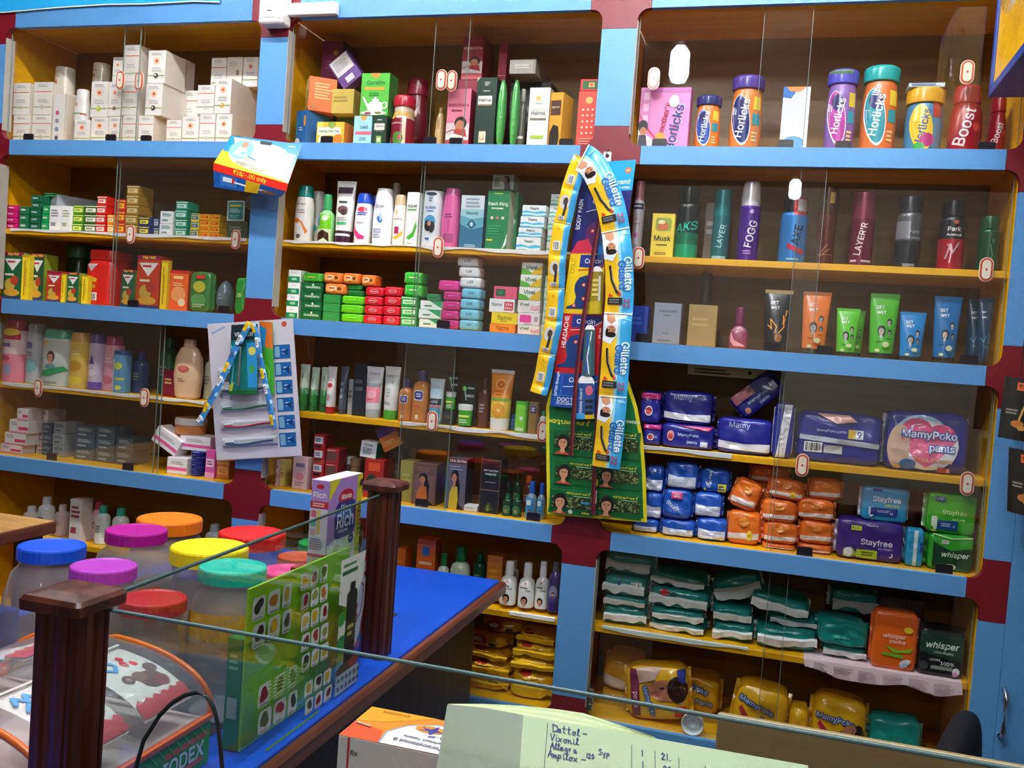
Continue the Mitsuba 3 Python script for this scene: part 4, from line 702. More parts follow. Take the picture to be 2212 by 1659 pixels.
def build_pillow(k, st, w, d, h, soft=1.0, seed=0, pw=None):
    s = sty(st); p = pw or s.get('pw', 6.5); soft = s.get('soft', soft) if pw is None else soft
    a, b, c = w / 2, d / 2, h / 2
    seed = int(RNG.randint(1, 9999))
    amp = soft * 0.16 * min(b, c)
    fr = 3.0 / max(min(w, h), .03)
    def wr(x, z):
        q = np.stack([x * fr, z * fr * 1.3, np.full_like(x, seed * 1.7)], 1)
        edge = np.clip(1 - np.abs(x / a) ** 6, 0, 1)
        return amp * (meshkit.fbm(q, 3, seed) - .5) * 2 * edge
    v, f = superq(a, b, c, p, 12 if soft > .3 else 7)
    fac = np.clip(-v[:, 1] / b, 0, 1)
    v = v + 0
    v[:, 1] += wr(v[:, 0], v[:, 2]) * fac
    v[:, 2] += amp * .6 * (meshkit.noise(np.stack([v[:, 0] * fr, v[:, 1] * fr, v[:, 2] * 0 + seed], 1), seed) - .5) * (v[:, 2] / c > .3)
    v = v + [0, b, c]
    g = G(); g.add(v, f, s['c'])
    parts = [('wrapper', g, 'film', True)]
    if s.get('rim'):
        rr = trimesh.creation.torus(1, .03, 40, 6)
        q = np.array(rr.vertices) * [a * .97, c * .965, b * 1.2]
        g2 = G(); g2.add(np.stack([q[:, 0], b + q[:, 2], c + q[:, 1]], 1), rr.faces, s['rim'])
        parts.append(('rim', g2, 'film', True))
    elif soft > .3 and h > .02:
        # crimped side seams
        for sg in (-1, 1):
            g2 = G()
            zz = np.linspace(.08, .92, 13); V = []
            for t in zz:
                yy = b + .12 * b * math.sin(t * 19 + seed)
                V += [[sg * a * .95, yy, t * h], [sg * (a + min(.006, .05 * w)), yy + .1 * b * math.sin(t * 31 + seed), t * h]]
            i = np.arange(12) * 2
            g2.add(V, np.stack([i, i + 1, i + 3, i + 2], 1), s.get('fin') or s['c'])
            parts.append(('seam' if sg < 0 else 'seam_001', g2, 'film', True))
    if s.get('flap'):
        # crumpled seal that hangs out over the front
        g3 = G(); n_ = 22; xs = np.linspace(-.49 * w, .5 * w, n_); rr = np.random.RandomState(seed)
        top = h * (.62 + .10 * (meshkit.noise(np.stack([xs * 30, xs * 0 + seed, xs * 0], 1), seed) - .5))
        bot = h * (.20 + .30 * (meshkit.noise(np.stack([xs * 45, xs * 0 + seed, xs * 0 + 5], 1), seed) - .5))
        out_ = .006 + .012 * meshkit.noise(np.stack([xs * 60, xs * 0 + seed, xs * 0 + 9], 1), seed)
        V = []
        for q_ in range(n_):
            V += [[xs[q_], .004, top[q_]], [xs[q_], -out_[q_], .6 * top[q_] + .4 * bot[q_] + .004], [xs[q_], -.6 * out_[q_], bot[q_]]]
        j_ = np.arange(n_ - 1) * 3
        g3.add(V, np.vstack([np.stack([j_ + k_, j_ + 3 + k_, j_ + 4 + k_, j_ + 1 + k_], 1) for k_ in (0, 1)]), s['flap'])
        parts.append(('sealed_flap', g3, 'matt', False))
    def F(x, z, o):
        t = np.clip(np.abs(x / a), 0, .97); u = np.clip(np.abs((z - c) / c), 0, .97)
        y = -b * np.maximum(1 - t ** p - u ** p, .02) ** (1 / p)
        y = y + wr(x, z - c) * np.clip(-y / b, 0, 1)
        return np.stack([x, b + y - o - 0.0010 - .0012 * min(soft, 1.6), z], 1)
    if s['p']:
        parts.append(('front_print', print_g(s['p'], w, h, F, min(w, h) / 13), 'film', True))
    return parts

def build_blister(k, st, w, d, h):
    g = G(); v, f = cbox(-w / 2, w / 2, d - .0015, d, 0, h, .0004); g.add(v, f, '#1a201e')
    pr = print_g([('e', .2, .86, .16, 0, '#58b02c'), ('t', 'MEN', .6, .7, .5, '#d8e4d8', 0, .1), ('L', .4, .84, .9, .92, 1, '#9ab0a0'), ('s', [(.2, .9), (.34, .6)], .06, '#c8e0e8')], w, h, lambda x, z, o: np.stack([x, d - .0015 - o, z], 1))
    v, f, c = pr.get(); g.add(v, f, c)
    parts = [('card', g, 'paper', False)]
    tb = G(); v, f = loft([(.004, w * .4, d * .36), (.006, w * .42, d * .38), (h * .38, w * .44, d * .4)], 24, 2.2, d * .45); tb.add(v, f, '#3aa02c')
    parts.append(('tub', tb, 'plastic', 40))
    l = G(); v, f = loft([(h * .38, w * .46, d * .42), (h * .5, w * .46, d * .42), (h * .51, w * .43, d * .39)], 24, 2.2, d * .45); l.add(v, f, '#d4dcd4')
    parts.append(('lid', l, 'plastic', 40))
    def F(x, z, o):
        t = np.clip(np.abs(x) / (w / 2), 0, .97)
        return np.stack([x * .86, d * .45 - d * .4 * (1 - t ** 2.2) ** (1 / 2.2) - o - .0003, z], 1)
    parts.append(('front_print', print_g([('r', .1, .22, .9, .27, '#e0e870'), ('L', .2, .08, .8, .18, 2, '#d0e8c8')], w, h, F, True), 'plastic', True))
    return parts

def build_bar(k, st, w, d, h):
    return build_pillow(k, st, w, d, h, 0.22, 0, 7.0)

BUILD = {'box': build_box, 'bottle': build_round, 'can': build_round, 'jar': build_round, 'tubeup': build_tubeup, 'pillow': build_pillow, 'bar': build_bar, 'blister': build_blister}
CATEGORY = dict(carton='box', tea_carton='box', drink_carton='box', tiny_carton='box', cream_carton='box', hair_dye_carton='box', hair_oil_carton='box', drink_jar='jar', powder_jar='jar', jar='jar', cream_jar='jar', cream_tin='tin', tin='tin',
                soap_box='soap box', soap_bar='soap', shampoo_bottle='bottle', talc_bottle='bottle', lotion_bottle='bottle', hair_oil_bottle='bottle', perfume_bottle='bottle', face_wash_bottle='bottle', bottle='bottle', canister='canister',
                deodorant_can='spray can', hair_gel_tube='tube', face_wash_tube='tube', lotion_tube='pack', diaper_pack='diaper pack', pad_pack='pad pack', pouch='pouch', snack_pouch='pouch', hair_pack='pack')

def place(name, kind, style, x, y, z, w, d, h, rz, tl, label, group):
    parts = BUILD[kind](name, style, w, d, h)
    M = np.eye(4)
    if rz:
        a = math.radians(rz); R = np.array([[math.cos(a), -math.sin(a), 0], [math.sin(a), math.cos(a), 0], [0, 0, 1]])
        c = np.array([0, d / 2, 0]); M[:3, :3] = R; M[:3, 3] = c - R @ c
        lowy = min((p[1].get()[0] @ R.T + M[:3, 3])[:, 1].min() for p in parts)
        M[1, 3] -= min(lowy, 0)
    if tl:
        a = math.radians(tl); R = np.array([[math.cos(a), 0, math.sin(a)], [0, 1, 0], [-math.sin(a), 0, math.cos(a)]])
        c = np.array([0, 0, h / 2]); A = np.eye(4); A[:3, :3] = R; A[:3, 3] = c - R @ c
        M = A @ M
        M[2, 3] -= (parts[0][1].get()[0] @ M[:3, :3].T + M[:3, 3])[:, 2].min()
    M[:3, 3] += [x, y, z]
    t = thing(name)
    for nm, g, mat, sm in parts:
        v, f, c = g.get()
        v = v @ M[:3, :3].T + M[:3, 3]
        pk = t if len(parts) == 1 else t + '__' + nm
        if sm is True or sm is False:
            scene[pk] = mikit.ply(trimesh.Trimesh(v, f, process=False), mat, smooth=sm, color=c)
        else:
            m2 = trimesh.Trimesh(v, f, process=False)
            fa = smooth_split(v, f, c, sm)
            scene[pk] = mikit.ply(trimesh.Trimesh(fa[0], fa[1], process=False), mat, smooth=True, color=fa[2])
    tag(t, label, CATEGORY[name], group)
    return t

def smooth_split(v, f, c, ang):
    """Already split at rims and bands by construction; merge nothing."""
    return v, f, c

ORD = {1: ['single'], 2: ['top', 'bottom'], 3: ['top', 'middle', 'bottom'], 4: ['topmost', 'second from top', 'third from top', 'bottom'], 5: ['topmost', 'second from top', 'middle', 'fourth from top', 'bottom']}

# ---------------------------------------------------------------- the room
def room_plane(k, x0, x1, y0, y1, z0, z1, mat):
    v, f = cbox(x0, x1, y0, y1, z0, z1, .001)
    k = put_mesh(k, v, f, mat); tag(k, kind='structure')
room_plane('floor', -4.2, 2.6, -7.2, .6, -.1, 0, 'floor_tile')
room_plane('ceiling', -4.2, 2.6, -7.2, .6, 3.3, 3.4, 'wall_paint')
room_plane('wall_back', -4.2, 2.6, .36, .46, 0, 3.3, 'wall_paint')
room_plane('wall_left', -4.2, -4.1, -7.2, .36, 0, 3.3, 'wall_paint')
room_plane('wall_right', 2.5, 2.6, -7.2, .36, 0, 3.3, 'wall_paint')
room_plane('wall_front', -4.1, 2.5, -7.2, -7.1, 0, 3.3, 'front_wall_paint')

# lamps
def tube_lamp(x, y, z, L, label, axis=0, power=1.0):
    t = thing('tube_lamp')
    g = G(); v, f = cbox(-L / 2 - .03, L / 2 + .03, -.025, .025, .03, .07, .003); g.add(v, f, '#e8e8e4')
    for s in (-1, 1):
        v, f = cbox(s * (L / 2 + .012) - .012, s * (L / 2 + .012) + .012, -.018, .018, -.02, .032, .002); g.add(v, f, '#e0e0dc')
    R = np.eye(4)
    if axis == 1: R[:3, :3] = [[0, -1, 0], [1, 0, 0], [0, 0, 1]]
    R[:3, 3] = [x, y, z]
    put(t + '__batten', g, 'plastic', False, R)
    v, f = loft([(-L / 2, .014, .014), (L / 2, .014, .014)], 16)
    v = np.stack([v[:, 2], v[:, 1], v[:, 0]], 1) @ R[:3, :3].T + R[:3, 3]
    m = trimesh.Trimesh(v, f, process=False)
    if m.volume < 0: m.invert()
    scene[t + '__glowing_tube'] = mikit.ply(m, 'plastic', color=np.ones((len(v), 3)) * .8, emitter={'type': 'area', 'radiance': {'type': 'rgb', 'value': [TUBE_POWER * power * c for c in (1.0, 1.02, 1.05)]}})
    tag(t, label, 'lamp')
tube_lamp(-1.55, -.8, 3.05, 1.2, 'white ceiling tube lamp over the left part of the counter')
tube_lamp(.0, -.85, 3.05, 1.2, 'white ceiling tube lamp over the right part of the counter')
tube_lamp(-.3, -1.85, 3.22, 1.2, 'white ceiling tube lamp over the serving ledge', 0, .5)  # extra lamp, added out of view to brighten the book and front counter
def bulb(x, y, z, r, hh, power, label):
    t = thing('bulb_lamp')
    v, f = loft([(-hh, .35 * r, .35 * r), (-.95 * hh, .7 * r, .7 * r), (-.6 * hh, r, r), (.5 * hh, .95 * r, .95 * r), (.8 * hh, .5 * r, .5 * r)], 20)
    v = v + [x, y, z]; m = trimesh.Trimesh(v, f, process=False)
    if m.volume < 0: m.invert()
    scene[t + '__glowing_bulb'] = mikit.ply(m, 'plastic', smooth=True, color=np.ones((len(v), 3)) * .8, emitter={'type': 'area', 'radiance': {'type': 'rgb', 'value': [power * c for c in (1.0, 1.02, 1.06)]}})
    g = G(); v, f = loft([(.8 * hh, .5 * r, .5 * r), (1.1 * hh, .45 * r, .45 * r), (1.15 * hh, .2 * r, .2 * r)], 16); g.add(v + [x, y, z], f, '#d8d8d4')
    v, f = tube([(x, y, z + 1.1 * hh), (x, y, 3.3)], .004); g.add(v, f, '#303030')
    put(t + '__holder', g, 'plastic', False)
    tag(t, label, 'lamp')
bulb(-.595, -2.2, 3.0, 0.05, .1, BULB_POWER, 'bright hanging bulb behind the viewer')
bulb(.0, -5.5, 3.0, 0.05, .09, 120.0, 'bright hanging bulb near the shop front')

# ---------------------------------------------------------------- the shelving unit
UNIT = key('shelving_unit')
tag(UNIT, 'built-in blue and maroon shelving unit with yellow inner shelves', 'shelving unit')
OX = [(-2.44, -1.5225), (-1.4326, -.516), (-.4231, .4985)]
OZ = [(2.089, 2.4397), (1.5837, 2.0409), (1.0788, 1.5359), (.577, 1.0319)]
X0, X1, ZT, ZB = -2.53, .556, 2.535, .05
facade = sbox(X0, ZB, X1, ZT)
def rbox(x0, z0, x1, z1, r):
    return sbox(x0 + r, z0 + r, x1 - r, z1 - r).buffer(r, quad_segs=6)
opens = unary_union([rbox(a, c, b, d, .03) for a, b in OX for c, d in OZ])
face = facade.difference(opens)
PIL = [(X0, OX[0][0]), (OX[0][1], OX[1][0]), (OX[1][1], OX[2][0]), (OX[2][1], X1)]
RAIL = [(OZ[0][1], ZT), (OZ[1][1], OZ[0][0]), (OZ[2][1], OZ[1][0]), (OZ[3][1], OZ[2][0]), (ZB, OZ[3][0])]
corner = []
for i, (a, b) in enumerate(PIL):
    for j, (c, d) in enumerate(RAIL):
        corner.append(sbox(max(a - .033, X0), max(c - .05, ZB), min(b + .033, X1), min(d + .05, ZT)))
def slabs(nm, poly, mat, y0=0.0, y1=.018):
    for g in getattr(poly, 'geoms', [poly]):
        if g.geom_type == 'Polygon' and g.area > 1e-5:
            for v, f in extrude(g.buffer(-.0004), y0, y1):
                put_mesh(UNIT + '__' + nm, v, f, mat)
cu = unary_union(corner)
for c_ in corner:
    slabs('corner_panel', face.intersection(c_), 'maroon_laminate')
rest = face.difference(cu)
for g in rest.geoms:
    x0, z0, x1, z1 = g.bounds
    slabs('rail' if (x1 - x0) > (z1 - z0) else 'upright', g, 'blue_laminate')
DEP = .345
def board(nm, x0, x1, y0, y1, z0, z1, mat='yellow_board', ch=.001):
    v, f = cbox(x0, x1, y0, y1, z0, z1, ch); return put_mesh(UNIT + '__' + nm, v, f, mat)
for (a, b) in OX:
    for (c, d) in OZ:
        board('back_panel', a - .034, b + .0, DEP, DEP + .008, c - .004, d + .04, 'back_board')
    for (c, d) in OZ:
        board('shelf', a - .034, b + .034, .0182, DEP, c - .02, c, 'yellow_board')
    board('roof_panel', a - .034, b + .034, .0182, DEP, 2.4698, 2.482)
    for zt in (1.8105, 1.312, .819):
        board('shelf', a - .034, b + .034, .036, DEP, zt - .017, zt)
for x in (OX[0][0] - .044, OX[0][1] + .036, OX[1][0] - .046, OX[1][1] + .036, OX[2][0] - .046, OX[2][1] + .0):
    board('side_panel', x, x + .01, .0182, DEP, .5, 2.47)
# grey front edge strip where the left end meets the doors, paper lining on the middle shelves
def lining(name, x0, x1, z, wave, label, c='#e6e4de', y0=.0345, y1=.3, drop=.006, ys=.012):
    t = thing(name); n = 24
    xs = np.linspace(x0, x1, n); g = G(); V = []
    for i, x in enumerate(xs):
        dz = wave * (meshkit.noise(np.array([[x * 18, z * 7, 1.0]]), 3)[0] - .3)
        V += [[x, y0 - .002, z - drop + dz - .003], [x, y0 - .0025, z + .0012], [x, y1, z + .0012]]
    F = []
    for i in range(n - 1):
        for j in (0, 1):
            F.append([3 * i + j, 3 * i + 3 + j, 3 * i + 4 + j, 3 * i + 1 + j])
    g.add(V, F, c); put(t, g, 'matt', False); tag(t, label, 'paper sheet')
lining('shelf_paper', -2.42, -1.55, 1.8105, .010, 'white lining paper on the shelf of tiny cartons', y1=.045)
lining('shelf_paper', -1.425, -.53, 1.8105, .014, 'white lining paper under the shampoo bottles', y1=.045)
lining('shelf_paper', -2.42, -1.66, 1.312, .008, 'white lining paper under the talc bottles', y1=.045)
lining('shelf_paper', -.40, -.10, 1.312, .008, 'pale lining paper under the blue diaper packs', c='#d0d4d8', y1=.045)
lining('shelf_paper', -.40, -.02, .819, .010, 'pale green lining paper under the teal packs', c='#c8d8cc', y1=.045)
lining('shelf_paper', -.66, -.53, .819, .004, 'white lining paper under the white lotion bottles', y1=.045)
lining('shelf_paper', -1.02, -.53, 1.312, .010, 'white lining paper under the orange face wash tube', y1=.045)

for (a, b) in OX[:3]:
    for (c, d) in OZ:
        board('jamb_strip', a - .0006, a + .0016, .0004, .036, c + .03, d - .03, 'jamb_grey', .0003)
# sliding glass doors
DOORS = """-2.436|-1.9503|0|0|-2.015,2.2768|-2.3522 -2.0393|left glass door of the white carton compartment, grip at its right edge
-2.015|-1.5265|0|1|-1.9532,2.2754|-1.9167 -1.6042|right glass door of the white carton compartment, grip at its left edge
-1.429|-.8869|0|0|-.96,2.2679|-1.2995 -.9821|left glass door of the tea and hair carton compartment
-.9905|-.52|0|1|-.9325,2.2672|-.9081 -.596|right glass door of the tea and hair carton compartment
-.419|.0092|0|0|-.3732,2.2658|-.3457 -.0316|left glass door in front of the pink drink carton, with bright lamp reflection
-.108|.492|0|1|.3694,2.2755|.105 .4268|right glass door in front of the red drink jars
-2.0104|-1.5265|1|0|-1.9472,1.8068|-1.9249|front glass door over the golden stack and powder cartons, pushed to the right
-2.005|-1.53|1|1|-1.5825,1.8058|-1.6093|rear glass door over the golden stack and powder cartons, grip beside the blue post
-.9908|-.52|1|0|-.9356,1.8075|-.9051|front glass door over the soap and shampoo shelves, pushed to the right
-1.0034|-.523|1|1|||rear glass door over the soap and shampoo shelves, behind the front one
-.419|.072|1|0|-.3767,1.8022|-.3497 -.0239|left glass door of the deodorant compartment
.0116|.492|1|1|.4498,1.8113|.1033 .4313|right glass door of the deodorant compartment
-2.436|-1.8047|2|0|-1.8641,1.3093|-1.9105|front glass door over the talc bottles, pushed to the left
-2.433|-1.8265|2|1|-2.2711,1.3056|-2.2053|rear glass door over the talc bottles, grip near the yellow end panel
-1.429|-.8637|2|0|-.9179,1.3238||left glass door over the face wash tubes, grip on the yellow shelf line
-1.0144|-.52|2|1|-.6005,1.3251|-.9357 -.6095|right glass door over the hair product cartons, grip beside the powder card
.0141|.492|2|0|.0731,1.3051|.0964 .4178|front glass door over the diaper packs, pushed to the right
.0052|.489|2|1|.4519,1.2999||rear glass door over the diaper packs, behind the front one
-.419|.0631|3|0|||left glass door over the teal packs
.0185|.492|3|1|||right glass door over the black pack"""
RZ = [(2.0895, 2.4385), (1.5845, 2.0405), (1.0795, 1.5355), (.5775, 1.0315)]
for ln in DOORS.strip().split('\n'):
    x0, x1, row, lay, hs, cs, label = ln.split('|')
    x0, x1, row, lay = float(x0), float(x1), int(row), int(lay)
    y = .0215 if lay == 0 else .0295
    z0, z1 = RZ[row][0] + .001, RZ[row][1] + .02
    t = thing('sliding_glass_door')
    v = [[x0, y, z0], [x1, y, z0], [x1, y, z1], [x0, y, z1]]
    put_mesh(t + '__pane', v, [[0, 1, 2, 3]], 'pane_glass')
    g = G()
    for xe in (x0, x1):
        a, f = cbox(xe - .0007, xe + .0007, y - .0022, y + .0022, z0, z1, .0003); g.add(a, f, '#6a7a74')
    put(t + '__edge', g, 'plastic')
    for h in hs.split():
        hx, hz = [float(q) for q in h.split(',')]
        g = G()
        for (rx, rz_, c, yy, dy) in ((.0155, .029, '#d4c6b6', y - .0012, .002), (.0135, .0268, '#b0482c', y - .0034, .0014), (.0095, .0225, '#d8ccb8', y - .005, .0014)):
            pg = LineString([(hx, hz - rz_ + rx), (hx, hz + rz_ - rx)]).buffer(rx, quad_segs=6)
            for a, f in extrude(pg, yy - dy, yy): g.add(a, f, c)
        put(t + '__grip', g, 'plastic')
        a = np.arange(10) * PI / 5 + PI / 2; rr = np.where(np.arange(10) % 2 == 0, .0042, .0018)
        g = G()
        for vv, f in extrude(Polygon(np.stack([hx + rr * np.cos(a), hz + rr * np.sin(a)], 1)), y - .0071, y - .0065): g.add(vv, f, '#b03028')
        put(t + '__grip__star', g, 'plastic')
    for c in cs.split():
        cx = float(c); g = G()
        pg = unary_union([sbox(cx - .019, z0 - .0005, cx + .019, z0 + .012), rbox(cx - .019, z0 + .004, cx + .019, z0 + .021, .005)])
        yf = .0188 if lay == 0 else .0268
        for a, f in extrude(pg, y - .0035, y - .0004): g.add(a, f, '#1a1216')
        put(t + '__glass_clip', g, 'plastic')
    tag(t, label, 'glass door')

